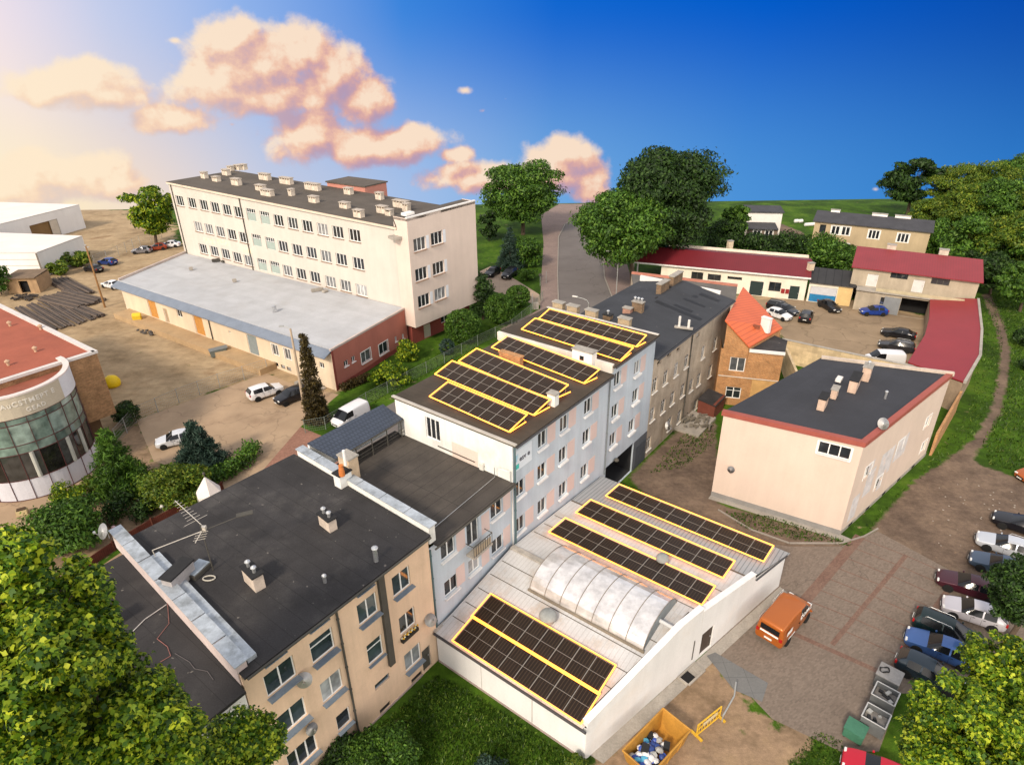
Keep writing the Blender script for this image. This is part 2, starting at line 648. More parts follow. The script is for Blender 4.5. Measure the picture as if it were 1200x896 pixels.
fc.pipe(s_, .1, 11.1, .07, DUCT)
s0_, z0_ = fc.hit(443, 675)
s1_, z1_ = fc.hit(459, 776)
fc.panel('ventilation_duct', DUCT, (s0_ + s1_) / 2 - .22, (s0_ + s1_) / 2 + .22, z1_, 11.2, .22)
fc.panel('plinth', PEBBLE, .02, fc.L - 1.6, .01, .16, .05)
ws = [fc, Wall(b, T2(0, 0), T2(.6, -14), 0, 11.25), Wall(b, T2(.6, -14), T2(-11.9, -14.4), 0, 11.25), Wall(b, T2(-11.9, -14.4), T2(-12.9, 0), 0, 11.25)]
walls_part(b, ws, CREAM)
roof_slab(b, [(*T2(-12.9, .3), 11.3), (*T2(-.02, .3), 11.3), (*T2(.55, -14.3), 11.3), (*T2(-11.9, -14.7), 11.3)], .14, TAR, uvrot=-AZ)
mb = MB(); mb.tube(T(-12.8, .4, 11.2), T(-.1, .4, 11.2), .07, .07, 8); mb.build('gutter', DUCT, b)
# zinc-capped party wall towards the lower roof on the left
mb = MB()
mb.obox(T(-12.95, -.2, 10.4), T(-12.4, -.2) - T(-12.95, -.2), T(-11.95, -15.6) - T(-12.95, -.2), (0, 0, 1.35))
o = mb.build('parapet', mat('parapet_pinkish', (.5, .42, .4), .9, .15, 1), b)
for k in range(7):
    a0, a1 = k / 7, (k + 1) / 7 - .006
    p0, p1 = T(-13.05, -.1, 11.77).lerp(T(-12.05, -15.7, 11.77), a0), T(-13.05, -.1, 11.77).lerp(T(-12.05, -15.7, 11.77), a1)
    mb = MB(); mb.obox(p0, T(.75, 0) - T(0, 0), p1 - p0, (0, 0, .06 + .012 * (k % 3)))
    mb.build('coping_sheet', ZINC, o)
mb = MB(); mb.obox(T(-12.3, -.3, 11.31), T(.5, 0) - T(0, 0), T(-11.5, -11.5) - T(-12.3, -.3), (0, 0, .28)); mb.build('flashing', ZINC, o)
# party wall with zinc coping towards the roof terrace
mb = MB(); mb.obox(T(.03, .1, 10.4), T(.55, 0) - T(0, 0), T(.6, -13.9) - T(.03, .1), (0, 0, 1.35)); o = mb.build('parapet', WHITEW, b)
for k in range(6):
    p0, p1 = T(-.05, .25, 11.76).lerp(T(.55, -14.1, 11.76), k / 6), T(-.05, .25, 11.76).lerp(T(.55, -14.1, 11.76), (k + 1) / 6 - .005)
    mb = MB(); mb.obox(p0, T(.7, 0) - T(0, 0), p1 - p0, (0, 0, .06 + .01 * (k % 2))); mb.build('coping_sheet', ZINC, o)

STACKM = mat('stack_render', (.5, .42, .35), .9, .2, 1.5, .1, 8, streak=.15)


def roof_stack(px, py, z, sx, sy, h, rz, label, m=STACKM, flues=2, cap=None):
    p = at(px, py, z)
    t = thing('chimney_stack', label, 'chimney', p, 'chimneys on the near black roofs')
    brick_stack('stack', t, p, sx, sy, h, rz, m, cap or CAPD, flues)


RZ = math.pi / 2 - AZ           # direction of +s
RN = -AZ                        # direction of +n
roof_stack(299, 684, 11.3, 1.35, .6, 1.0, RN - .1, 'rendered chimney with two steel cowls in the middle of the near black roof', flues=2)
roof_stack(385, 617, 11.3, 1.2, .55, .85, RN - .1, 'pale chimney with two small cowls nearest the dark roof edge vent pipes', flues=2)
roof_stack(403, 567, 11.3, 1.0, .7, 1.0, RZ, 'whitewashed chimney with a black lid against the zinc parapet', flues=0, m=WHITEW)
roof_stack(411, 558, 11.3, 1.15, .8, 1.75, RN, 'tall beige chimney with a thin white pipe between two black roofs', flues=0, cap=CAPM, m=mat('stack_beige', (.5, .38, .26), .9, .2, 1.5, streak=.2))
p = at(405, 545, 13.1); mb = MB(); mb.tube(p, p + Vector((0, 0, 1.2)), .1, .1, 10); o = mb.build('flue_pipe', WHITEP)
tag(recentre(o), 'thin white flue pipe on top of the tall beige chimney', 'pipe')
p = at(401, 557, 12.35); mb = MB(); mb.lathe([(.2, 0), (.2, .3), (.15, .75), (.17, .85)], p, n=12); o = mb.build('clay_pot', mat('terracotta', (.5, .16, .04), .8, .1, 3))
tag(recentre(o), 'orange clay chimney pot beside the tall beige chimney', 'chimney pot')
roof_stack(212, 682, 11.3, 1.7, .7, .95, RZ + .35, 'wide grey chimney with black lid by the zinc parapet and aerial', flues=0, m=mat('stack_grey', (.33, .31, .31), .9, .2, 1.5))
for i, (px, py, h, r, lab) in enumerate(((441, 657, .95, .14, 'tall zinc vent pipe close to the roof eave'), (381, 682, .45, .1, 'short zinc vent pipe with a round cowl on the black roof'))):
    p = at(px, py, 11.3); mb = MB(); mb.tube(p, p + Vector((0, 0, h)), r, r, 12)
    t = mb.build('vent_pipe', METAL); mb = MB(); mb.lathe([(r * 1.5, 0), (r * 1.3, .06), (.02, .16)], p + Vector((0, 0, h + .03)), n=12)
    c = mb.build('cowl', METAL, t); tag(t, lab, 'vent pipe', 'zinc vent pipes on the near roof')
# skylight in the near roof
p = at(232, 669, 11.3); e = Vector((UX, UY, 0)); g = Vector((NX, NY, 0))
t = thing('roof_skylight', 'grey framed roof skylight between aerial mast and grey chimney', 'skylight', p)
mb = MB(); mb.box(p, 1.35, .95, .28, RZ + .3); mb.build('curb', DUCT, t)
mb = MB(); mb.box(p + Vector((0, 0, .28)), 1.2, .8, .05, RZ + .3); mb.build('pane', glass('skylight_glass', (.2, .24, .28), .3), t)
# TV aerial mast
p = at(250, 668, 11.3)
t = thing('aerial_mast', 'dark roof mast carrying two television aerials and long side arms', 'aerial', p)
mb = MB(); mb.tube(p, p + Vector((0, 0, 3.6)), .035, .03, 8); mb.build('mast', DUCT, t)
top = p + Vector((0, 0, 3.4))
AL = mat('aerial_alu', (.6, .55, .48), .4, .1, 3, metal=.5)
mb = MB(); q1 = top + Vector((-2.2, 1.9, .2)); mb.tube(top + Vector((.2, -.2, .1)), q1, .022, .022, 6)
d = (q1 - top).normalized(); sd = Vector((-d.y, d.x, 0)).normalized()
for k in range(9):
    c = top.lerp(q1, .15 + .1 * k); w = .8 - .06 * k if k else 1.3
    mb.tube(c - sd * w / 2, c + sd * w / 2, .012, .012, 5)
mb.build('yagi_aerial', AL, t)
mb = MB(); top2 = top - Vector((0, 0, .5)); q = top2 + Vector((-2.2, -1.3, -.2)); mb.tube(top2, q, .025, .025, 6); mb.tube(q, q + Vector((.05, 0, -.4)), .025, .025, 6); mb.build('side_arm', AL, t)
mb = MB(); q = top2 + Vector((2., 1.2, .2)); mb.tube(top2, q, .025, .025, 6); mb.box(q, .9, .35, .05, .4); mb.build('grid_aerial', DUCT, t)
mb = MB()
for k in range(4):
    c = top2 + Vector((.05, -.1 - .15 * k, -.05 * k)); mb.tube(c - Vector((.3, .1, 0)), c + Vector((.3, .1, 0)), .012, .012, 5)
mb.box(top2 + Vector((.1, .1, .0)), .25, .2, .25); mb.tube(top2, top2 + Vector((-.1, -.75, -.2)), .03, .03, 6); mb.build('panel_aerial', AL, t)


def sat_dish(px, py, p, face, r, label, m=None, post=True, group=None):
    t = thing('satellite_dish', label, 'satellite dish', p, group)
    face = Vector(face).normalized()
    r *= .78; c = Vector(p) + Vector((0, 0, .55)) + face * .22
    mb = MB(); n_ = 18
    mb.lathe([(r, .07 * r), (r * .7, .02 * r), (r * .3, -.03 * r), (.01, -.04 * r), (.01, -.09 * r), (r * .35, -.08 * r), (r * .75, -.03 * r), (r * 1.02, .04 * r)], c, face, n_)
    mb.build('dish', m or mat('dish_white', (.7, .69, .67), .5, .08, 2), t, smooth=True)
    mb = MB(); mb.tube(c + Vector((0, 0, -r * .95)) + face * .08, c + face * r * 1.1 - Vector((0, 0, r * .15)), .02, .02, 6)
    mb.box(c + face * r * 1.1 - Vector((0, 0, r * .2)), .1, .1, .14); mb.build('feed_arm', METAL, t)
    mb = MB(); mb.tube(p, Vector(p) + Vector((0, 0, .6)), .025, .025, 6); mb.tube(Vector(p) + Vector((0, 0, .55)), c - face * .03, .025, .025, 6); mb.build('mount', METAL, t)
    return t


DG = 'satellite dishes on the buildings'
sat_dish(0, 0, T(-12.2, -15.3, 11.5), (-.5, -.75, .5), .62, 'white satellite dish at the end of the zinc parapet above the pavement')
s_, z_ = fc.hit(354, 792); sat_dish(0, 0, fc.pt(s_, z_ - .6, .15), (.3, -.8, .45), .55, 'white satellite dish beside the topmost cream wall window pair')
s_, z_ = fc.hit(361, 850); sat_dish(0, 0, fc.pt(s_, z_ - .6, .15), (.6, -.5, .35), .45, 'grey satellite dish on the cream wall by the lower windows', m=mat('dish_grey', (.4, .4, .4), .5))
s_, z_ = fc.hit(501, 725); sat_dish(0, 0, fc.pt(min(s_, 12.4), z_ - .6, .15), (.5, -.5, .75), .55, 'pale satellite dish on the cream wall next to the shed roof')
# flower box below one window
s_, z_ = fc.hit(478, 739)
t = thing('flower_box', 'dark window box with white and yellow flowers on the cream wall', 'flower box', fc.pt(s_, z_ - .3, .15))
mb = MB(); fc.bar(mb, s_ - .7, s_ + .7, z_ - .35, z_ - .1, .02, .28); mb.build('box', mat('box_dark', (.03, .025, .02), .8), t)
for i, cm in enumerate(('d8d0b0', 'd9a520')):
    mb = MB()
    for k in range(9): c = fc.pt(s_ - .62 + .155 * k + .06 * i, z_ - .08 + .05 * (k % 3), .1 + .1 * ((k + i) % 2)); mb.lathe([(.02, 0), (.07, .03), (.05, .09), (.01, .11)], c, n=6)
    mb.build('flowers', mat('petals_' + cm, hx(cm), .8), t)

# ---- lower house under the tree, left of the zinc parapet ---------------------------------
b = thing('white_walled_house', 'white walled house with low black roof beyond the zinc parapet by the big tree', 'building', T(-19, -7))
w = Wall(b, T2(-26, 0), T2(-12.96, 0), 0, 10.3)
w.window(11.6, 9.9, 1.3, .35, cols=1, name='attic_vent'); w.window(9, 7, 1.5, 1.6); w.window(5, 7, 1.5, 1.6); w.window(9, 4, 1.5, 1.6)
walls_part(b, [w, Wall(b, T2(-12.96, 0), T2(-11.96, -14.2), 0, 10.3), Wall(b, T2(-11.96, -14.2), T2(-25, -14.2), 0, 10.3), Wall(b, T2(-25, -14.2), T2(-26, 0), 0, 10.3)], WHITEP)
roof_slab(b, [(*T2(-26, .3), 10.5), (*T2(-13.0, .3), 10.5), (*T2(-12., -14.5), 10.5), (*T2(-25, -14.5), 10.5)], .18, TAR, uvrot=-AZ)
p = at(127, 735, 10.5)
t = thing('chimney_stack', 'pale grey chimney half hidden by the big leafy tree', 'chimney', p, 'chimneys on the near black roofs')
brick_stack('stack', t, p, 1.1, .7, .9, RZ, mat('stack_pale', (.42, .4, .4), .9, .1, 2), CAPD, 0)
# loose cables on that roof
for i, (pts, lab, cm) in enumerate(((((150, 745), (170, 725), (195, 708)), 'straight pale cable lying across the low black roof', (.45, .42, .4)),
                                   (((196, 702), (198, 730), (184, 748), (196, 757), (200, 768), (188, 775)), 'thin reddish looped cable on the low black roof', (.3, .12, .1)),
                                   (((205, 765), (222, 775), (228, 783), (243, 786), (250, 796)), 'coiled dark cable on the low black roof', (.1, .09, .09)))):
    mb = MB(); q = [at(x, y, 10.55) for x, y in pts]; mb.path(q, .03 if i == 0 else .014, 5)
    tag(recentre(mb.build('roof_cable', mat(f'cable_{i}', cm, .7))), lab, 'cable')
p = at(245, 677, 11.35); mb = MB(); mb.path([p + Vector((.35 * math.cos(a), .2 * math.sin(a), 0)) for a in np.linspace(0, 6.3, 14)], .04, 6)
tag(recentre(mb.build('cable_coil', mat('coil_pale', (.45, .42, .36), .7))), 'small pale cable coil lying at the foot of the mast', 'cable')

# ---- two storey pale blue house with roof terrace -------------------------------------------
b = thing('pale_blue_house', 'low pale blue and pink house with flat black roof terrace', 'building', T(4.4, -6))
w = Wall(b, T2(0, -.12), T2(8.75, -.12), 0, 9.9)
for px, py in ((525, 642.5), (582, 596), (529, 685), (583, 637.5)):
    w.wpx(px, py, 1.35, 1.35, sill=(SILL_W, .2, .12))
s_, z_ = w.hit(554, 622); w.window(s_, z_ - .1, 1.25, 2.1, name='balcony_door')
w.wpx(555.5, 661, 1.2, 1.3, sill=(SILL_W, .2, .1))
for px, py in ((540, 632), (540, 673), (569, 612), (569, 650), (594, 586), (594, 627)):
    s, z = w.hit(px, py); w.panel('coloured_panel', PINK, s - .45, s + .42, z - .85, z + .85, .012)
mb = MB(); sb, zb = w.hit(557, 634)
w.bar(mb, sb - 1., sb + 1., zb - .6, zb - .45, 0, .75); bo = mb.build('balcony', CONC, b)
mb = MB()
for k in range(9):
    x = sb - .98 + k * .245; w.bar(mb, x - .015, x + .015, zb - .45, zb + .45, .7, .73)
w.bar(mb, sb - 1., sb + 1., zb + .45, zb + .5, .69, .74)
for x in (sb - 1., sb + .97): w.bar(mb, x, x + .03, zb + .45, zb + .5, 0, .69)
mb.build('railing', DUCT, bo)
mb = MB(); w.bar(mb, sb - .9, sb + .9, zb - .4, zb + .2, .66, .69); mb.build('railing_screen', mat('screen_straw', (.4, .33, .24), .9), bo)
w.pipe(.12, 3, 9.8, .07, mat('pipe_teal', (.08, .13, .14), .5))
walls_part(b, [w, Wall(b, T2(8.75, -.12), T2(8.75, -12.2), 0, 9.9), Wall(b, T2(8.75, -12.2), T2(.62, -12.2), 0, 9.9), Wall(b, T2(.62, -12.2), T2(0, -.12), 0, 9.9)], BLUE)
TERR = mat('terrace_felt', (.058, .05, .044), .9, .25, .4, .2, 10, pattern=('seam', (.034, .03, .028), 1.0, 9., .025), speck=((.17, .155, .14), .75), col2=(.09, .078, .066), c2=(.45, .75), sc2=.3)
roof_slab(b, [(*T2(.59, .2), 10.0), (*T2(8.85, .2), 10.), (*T2(8.75, -12.3), 10.), (*T2(.59, -12.3), 10.)], .12, TERR, uvrot=-AZ)
mb = MB(); mb.tube(T(.3, .28, 9.9), T(8.8, .28, 9.9), .07, .07, 8); mb.build('gutter', DUCT, b)
mb = MB(); mb.path([T(.7, -1.0, 10.12), T(8.4, -1.4, 10.12)], .02, 5); mb.path([T(8.4, -1.4, 10.1), T(8.4, -1.4, 11.), T(8.6, -.1, 11.), T(8.6, -.1, 10.1)], .03, 5); mb.build('safety_line', METAL, b)
# tiled canopy along the street side of the terrace
TILE_D = mat('dark_tile_sheet', (.045, .058, .085), .5, .12, .6, .06, 9, pattern=('tile', (.022, .028, .042), .3, .38, .035), bump=.35, spec=.4)
can = thing('tiled_canopy', 'dark blue grey tiled canopy roof on posts over the terrace edge', 'canopy', T(4.5, -11.5, 10.0))
c0, c1, c2_, c3 = T(.75, -13.9, 11.2), T(8.75, -13.2, 13.0), T(8.75, -9.9, 11.9), T(1.0, -10.1, 11.6)
c0 = at(360, 519, 12.2); c1 = at(474, 460, 12.2); c2_ = at(487, 482, 11.6); c3 = at(394, 537, 11.6)
c1 = T(8.7, (c1 - Vector((OX, OY, 0))).dot(Vector((NX, NY, 0))), 12.2); c2_ = T(8.7, (c2_ - Vector((OX, OY, 0))).dot(Vector((NX, NY, 0))), 11.6)
mb = MB(); mb.prism([c0, c1, c2_, c3], .12); mb.build('tiled_roof', TILE_D, can, uvrot=math.pi / 2 - AZ)
mb = MB(); mb.tube(c3 - Vector((0, 0, .1)), c2_ - Vector((0, 0, .1)), .06, .06, 8); mb.build('gutter', DUCT, can)
for k in range(5):
    q = (c3.lerp(c2_, .04 + .23 * k)); mb = MB(); mb.tube((q.x, q.y, 10.0), (q.x, q.y, q.z - .13), .05, .05, 6); mb.build('post', DUCT, can)
mb = MB(); mb.tube((c3.x, c3.y, 10.7), (c2_.x, c2_.y, 10.7), .025, .025, 6); mb.tube((c3.x, c3.y, 10.4), (c2_.x, c2_.y, 10.4), .02, .02, 6); mb.build('rail', DUCT, can)
mb = MB(); mb.prism([(c0.x, c0.y), (c1.x, c1.y), (c1.x + .2 * NX, c1.y + .2 * NY), (c0.x + .2 * NX, c0.y + .2 * NY)], 9.5, 12.05); mb.build('back_wall', WHITEW, can)
for px, py, lab in ((474, 507, 'white cooling unit box in the corner under the dark canopy'), (568, 548, 'white cooling unit on the flat roof against the white end wall')):
    p = at(px, py, 10.02); t = thing('cooling_unit', lab, 'air conditioner', p)
    mb = MB(); mb.box(p, .85, .4, .65, RZ); mb.build('casing', mat('unit_white', (.62, .6, .55), .6, .1, 3), t, bevel=.03)
    mb = MB(); mb.lathe([(.24, 0), (.24, .02), (.06, .03)], p + Vector((NX * .2 * 0 - UX * 0, 0, .33)) + Vector((NX, NY, 0)) * .2, (NX, NY, 0), n=14); mb.build('fan_grille', DUCT, t)

# ---- pale blue four storey house with solar panels --------------------------------------------
GUT = mat('gutter_dark', (.05, .05, .055), .5, .1, 2)
ROOFB = mat('roof_felt_brown', (.06, .048, .036), .9, .25, .4, .2, 12, pattern=('seam', (.04, .033, .027), 9., 1., .02), col2=(.085, .07, .05), sc2=.4)


def blue_block(b, s0, s1, zt, wins, pinks, depth, gate=False):
    zb = 3.7 if gate else 0
    w = Wall(b, T2(s0, 0), T2(s1, 0), 0, zt)
    for px, py in wins: w.wpx(px, py, 1.15, 1.45, sill=(SILL_W, .2, .16), surround=False)
    for s, z, wd, h in pinks: w.panel('coloured_panel', PINK, s - wd / 2, s + wd / 2, z - h / 2, z + h / 2, .012)
    return w


b = thing('pale_blue_apartment_house', 'four storey pale blue house carrying four solar rows and a white end wall', 'building', T(15.7, -6))
WA = [(635.6, 514.5), (661, 496), (689, 476), (635, 552), (659.6, 532.5), (687, 511.5), (609.5, 571.5), (609.5, 613.5), (635, 592.5), (659.6, 573), (684.5, 552)]
w = Wall(b, T2(8.77, 0), T2(22.7, 0), 0, 13.1)
for px, py in WA:
    s, z = w.hit(px, py)
    if z - .8 < 3.4: pass
    w.window(s, z, 1.15, 1.4, sill=(SILL_W, .2, .15))
    w.panel('coloured_panel', PINK, s + .66, s + 1.75, z - .85, z + .75, .012)
w.pipe(.15, 3, 13, .07, mat('pipe_teal', (.08, .13, .14), .5)); w.pipe(13.7, 3, 13.1, .06, PIPE)
we = Wall(b, T2(8.77, -11.9), T2(8.77, 0), 0, 13.1)
s, z = we.hit(507, 503); we.window(s, z, 1.5, 1.9, cols=3, name='terrace_window')
s, z = we.hit(545, 535); we.panel('coloured_panel', mat('pink_faint', (.66, .53, .46), .9, .05), s - 1.3, s + 1.3, z - .9, z + .9, .008)
s, z = we.hit(539, 528); we.panel('cable_tray', DUCT, s - 2.3, s + 1.5, 10.35, 10.42, .06)
walls_part(b, [w], BLUE)
walls_part(b, [we, Wall(b, T2(22.7, 0), T2(22.7, -11.9), 0, 13.1), Wall(b, T2(22.7, -11.9), T2(8.77, -11.9), 0, 13.1)], WHITEW, 'end_wall')
roof_slab(b, [(*T2(8.72, .3), 13.25), (*T2(22.72, .3), 13.25), (*T2(22.72, -12.2), 13.25), (*T2(8.72, -12.2), 13.25)], .13, ROOFB, uvrot=-AZ)
mb = MB(); mb.obox(T(8.7, -12.2, 13.24), T(.25, 0) - T(0, 0), T(0, 12.5) - T(0, 0), (0, 0, .1)); mb.build('roof_edging', mat('edging_stone', (.42, .39, .35), .9, .15, 1), b)
mb = MB(); mb.tube(T(8.75, .4, 13.12), T(22.6, .4, 13.12), .07, .07, 8); mb.build('gutter', GUT, b)
# company sign on the facade
s, z = w.hit(612.5, 534)
sg = thing('wall_sign', 'white wall sign with teal square and dark letters on pale blue facade', 'sign', w.pt(s, z, .03))
mb = MB(); w.bar(mb, s - 1.0, s + 1.1, z - .9, z + .8, .003, .03); mb.build('board', mat('sign_board', (.62, .68, .74), .6, .03), sg)
mb = MB(); w.bar(mb, s - .95, s - .5, z - .75, z - .35, .03, .045); mb.build('logo', mat('sign_teal', (.06, .5, .44), .5, 0), sg)
mb = MB(); w.bar(mb, s - .85, s - .72, z - .1, z + .45, .03, .04); w.bar(mb, s - .66, s - .6, z + .1, z + .5, .03, .04); mb.build('logo_stroke', mat('sign_lightblue', (.3, .55, .68), .5, 0), sg)
TXT = []


def lettering(txt, size, origin, ex, ez, m, parent, depth=.01, name='lettering', spacing=1.0, bend=None):
    cu = bpy.data.curves.new('text', 'FONT')
    cu.body = txt; cu.size = size; cu.extrude = depth; cu.offset = size * .012; cu.space_character = spacing
    cu.align_x = 'CENTER'; cu.align_y = 'CENTER'
    tmp = bpy.data.objects.new('text', cu); C.objects.link(tmp)
    dg = bpy.context.evaluated_depsgraph_get(); dg.update()
    me = bpy.data.meshes.new_from_object(tmp.evaluated_get(dg))
    bpy.data.objects.remove(tmp); bpy.data.curves.remove(cu)
    ex, ez = Vector(ex).normalized(), Vector(ez).normalized()
    en = ex.cross(ez)
    off = ORG.get(parent.name, Vector()) if parent else Vector()
    for v in me.vertices:
        x, y, z = v.co
        v.co = (bend(x, y, z) if bend else Vector(origin) + ex * x + ez * y + en * z) - off
    me.materials.clear(); me.materials.append(m)
    me.name = name
    o = bpy.data.objects.new(name, me); C.objects.link(o)
    if parent: o.parent = parent
    return o


lettering('esv e', .62, w.pt(s + .2, z - .05, .042), w.e, (0, 0, 1), mat('sign_ink', (.06, .06, .08), .6, 0), sg)

b = thing('pale_blue_gate_house', 'taller pale blue house over a dark gateway beside the weathered tenement', 'building', T(26.9, -6))
w = Wall(b, T2(22.72, -.02), T2(31.2, -.02), 0, 13.8)
for px, py in ((723.5, 444), (746.6, 430.5), (720.5, 481.5), (744.5, 463.5), (718, 514.5), (740, 498.6)):
    s, z = w.hit(px, py); w.window(s, z, 1.15, 1.4, sill=(SILL_W, .25, .2)); w.panel('coloured_panel', PINK, s + .66, s + 1.7, z - .85, z + .8, .012)
w.depth = 2.5
w.opening(.15, 5.6, .05, 3.45); g_ = w.ops.pop(); w.depth = .16
walls = MB(); w.ops.append(g_); w.emit(walls)
walls.build('wall', BLUE, b)
w2 = Wall(b, T2(22.72, -12.3), T2(22.72, -.02), 0, 13.8); w3 = Wall(b, T2(31.2, -.02), T2(31.2, -12.3), 0, 13.8); w4 = Wall(b, T2(31.2, -12.3), T2(22.72, -12.3), 0, 13.8)
walls_part(b, [w2, w3, w4], WHITEW, 'end_wall')
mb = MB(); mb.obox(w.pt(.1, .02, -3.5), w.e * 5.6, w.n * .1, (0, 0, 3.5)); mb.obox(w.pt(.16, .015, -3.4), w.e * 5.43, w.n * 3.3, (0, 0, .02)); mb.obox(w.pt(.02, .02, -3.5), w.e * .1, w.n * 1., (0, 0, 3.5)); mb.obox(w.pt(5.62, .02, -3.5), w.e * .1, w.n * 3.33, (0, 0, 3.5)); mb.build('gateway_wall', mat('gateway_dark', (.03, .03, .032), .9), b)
w.panel('gate_pier', mat('gate_grey', (.1, .11, .125), .8, .12, 1), 5.62, 8.4, .02, 3.4, .04)
mb = MB(); w.bar(mb, 6.0, 7.0, .05, 2.6, .04, .08); w.bar(mb, 7.15, 8.1, .05, 2.6, .04, .08); mb.build('gate_leaf', mat('gate_leaf', (.065, .075, .09), .6, .1, 1), b)
mb = MB(); mb.lathe([(.2, 0), (.25, .12), (.12, .3)], w.pt(1.6, 3.55, .3), n=10); mb.build('wall_lamp', DUCT, b)
roof_slab(b, [(*T2(22.7, .3), 13.95), (*T2(31.3, .3), 13.95), (*T2(31.3, -12.5), 13.95), (*T2(22.7, -12.5), 13.95)], .13, ROOFB, uvrot=-AZ)
mb = MB(); mb.obox(T(31.05, -12.5, 13.96), T(.3, 0) - T(0, 0), T(0, 12.7) - T(0, 0), (0, 0, .06)); mb.obox(T(22.68, -12.4, 13.3), T(.3, 0) - T(0, 0), T(0, 12.5) - T(0, 0), (0, 0, .8)); mb.build('roof_parapet', mat('parapet_offwhite', (.58, .55, .5), .9, .15, .8, streak=.15), b)
mb = MB(); mb.tube(T(22.8, .4, 13.82), T(31., .4, 13.82), .07, .07, 8); mb.build('gutter', GUT, b)
# little dormer / chimney at the step between the two blue roofs
p = T(22.5, -2.6, 13.25); t = thing('chimney_stack', 'white chimney with tiny window at the step of the blue roofs', 'chimney', p, 'chimneys on the solar roofs')
o = brick_stack('stack', t, p, 2.0, .8, 1.6, RN, WHITEW, CAPM, 0)
mb = MB(); q = p - Vector((UX, UY, 0)) * .41 + Vector((0, 0, .7)); mb.box(q, .05, .6, .6, RZ); mb.build('window', FRAME, o)
mb = MB(); q = p - Vector((UX, UY, 0)) * .44 + Vector((0, 0, .78)); mb.box(q, .03, .42, .42, RZ); mb.build('pane', PANE, o)
# chimneys on the gate house, behind the solar rows
BRKC = mat('stack_yellowish', (.42, .32, .2), .9, .2, 2, .15, pattern=('brick', (.35, .3, .22), .3, .1, .012))
for i, (px, py, lab) in enumerate(((656, 359, 'first brick stack from the road behind the highest solar row'), (671, 364, 'low tan stack second from the road behind the highest solar row'), (695, 368, 'wide tan stack in the middle behind the highest solar row'), (728, 381, 'tan stack nearest the weathered tenement behind the highest solar row'))):
    p = at(px, py, 14.0); p = T((p - Vector((OX, OY, 0))).dot(Vector((UX, UY, 0))) * 0 + 31.9, (p - Vector((OX, OY, 0))).dot(Vector((NX, NY, 0))), 12.5)
    t = thing('chimney_stack', lab, 'chimney', p, 'chimneys on the solar roofs'); brick_stack('stack', t, p, 1.2, .6, 2.0, RN, BRKC, CAPM, 0)
p = at(648, 474, 13.25)
t = thing('chimney_stack', 'small white chimney right of the lower solar rows by the eave', 'chimney', p, 'chimneys on the solar roofs'); brick_stack('stack', t, p, .7, .6, 1.0, RN, WHITEW, CAPM, 0)
p = at(599, 426, 13.25)
t = thing('chimney_stack', 'low orange brick stack between the third and fourth solar rows', 'chimney', p, 'chimneys on the solar roofs'); brick_stack('stack', t, p, 2.3, .5, .9, RN, BRICK_O, BRICK_O, 0)

# ---- weathered tenement -------------------------------------------------------------------------
b = thing('weathered_tenement', 'weathered grey tenement with sagging black roof behind the blue houses', 'building', T(41, -6))
w = Wall(b, T2(31.25, 0), T2(51.3, 0), 0, 11.3)
OLDF = mat('old_frame', (.62, .6, .56), .7, .15, 3)
for px, py in ((772.5, 425), (784, 416), (795, 409.5), (818, 392.5)): w.wpx(px, py, .9, .5, cols=1, name='attic_vent', frame=GREYR)
for px, py in ((767.5, 451), (780, 442), (792.5, 432.5), (804.5, 423), (824, 412.5), (838, 402.5), (764.5, 485), (777, 475.5), (788, 466), (800, 457), (810, 451), (819, 444), (832, 434.5), (760, 519), (784.5, 496), (796, 487.5), (815, 475), (827.5, 464)):
    w.wpx(px, py, 1.05, 1.6, frame=OLDF, sill=(OLDF, .14, .08), cols=2, transom=True)
s, z = w.hit(810, 400); w.pipe(s, .2, 11.2, .07, DUCT)
for k in range(4): w.panel('plaster_patch', mat('plaster_patch', (.36, .31, .25), .95, .2, 1.), 2 + k * 4.6, 3.2 + k * 4.3, .1 + (k % 2) * .2, 1.0 + (k % 3) * .3, .006)
walls_part(b, [w, Wall(b, T2(51.3, 0), T2(51.3, -11.8), 0, 11.3), Wall(b, T2(51.3, -11.8), T2(31.25, -11.8), 0, 11.3), Wall(b, T2(31.25, -11.8), T2(31.25, 0), 0, 11.3)], GREYR)
mb = MB()
mb.prism([(*T2(31.3, .35), 11.45), (*T2(51.5, .35), 11.45), (*T2(51.5, -6), 12.6), (*T2(31.3, -6), 12.6)], .15)
mb.prism([(*T2(31.3, -6), 12.6), (*T2(51.5, -6), 12.6), (*T2(51.5, -12.1), 11.45), (*T2(31.3, -12.1), 11.45)], .15)
mb.build('roof', TAR_BLUE, b, uvrot=-AZ)
mb = MB(); mb.tube(T(31.4, .45, 11.35), T(51.4, .45, 11.35), .08, .08, 8); mb.build('gutter', GUT, b)
PATCH = mat('dark_roof_patch', (.009, .009, .01), .5, .1, 1)  # darker patches on the roof felt
for i, (s, n_, l, wd) in enumerate(((44, -4, 4.5, .45), (43, -3, 5.5, .5), (46.5, -2.6, 2.6, .35), (48.2, -5, 4, .5), (49.5, -2, 2.4, .5))):
    zz = 11.47 + (12.6 - 11.45) * (.35 - n_) / 6.35
    mb = MB(); c = T(s, n_, 0); q = []
    for du, dv in ((-wd, -l / 2), (wd, -l / 2), (wd, l / 2), (-wd, l / 2)):
        nn = n_ + dv; q.append(T(s + du * .7, nn, 11.475 + (12.6 - 11.45) * (.35 - nn) / 6.35 if nn > -6 else 12.62))
    mb.poly(q); mb.build('roof_patch', PATCH, b)
mb = MB(); mb.obox(T(51.35, -12, 11.5), T(.3, 0) - T(0, 0), T(0, 10.5) - T(0, 0), (0, 0, .7)); mb.build('end_parapet', WHITEP, b)
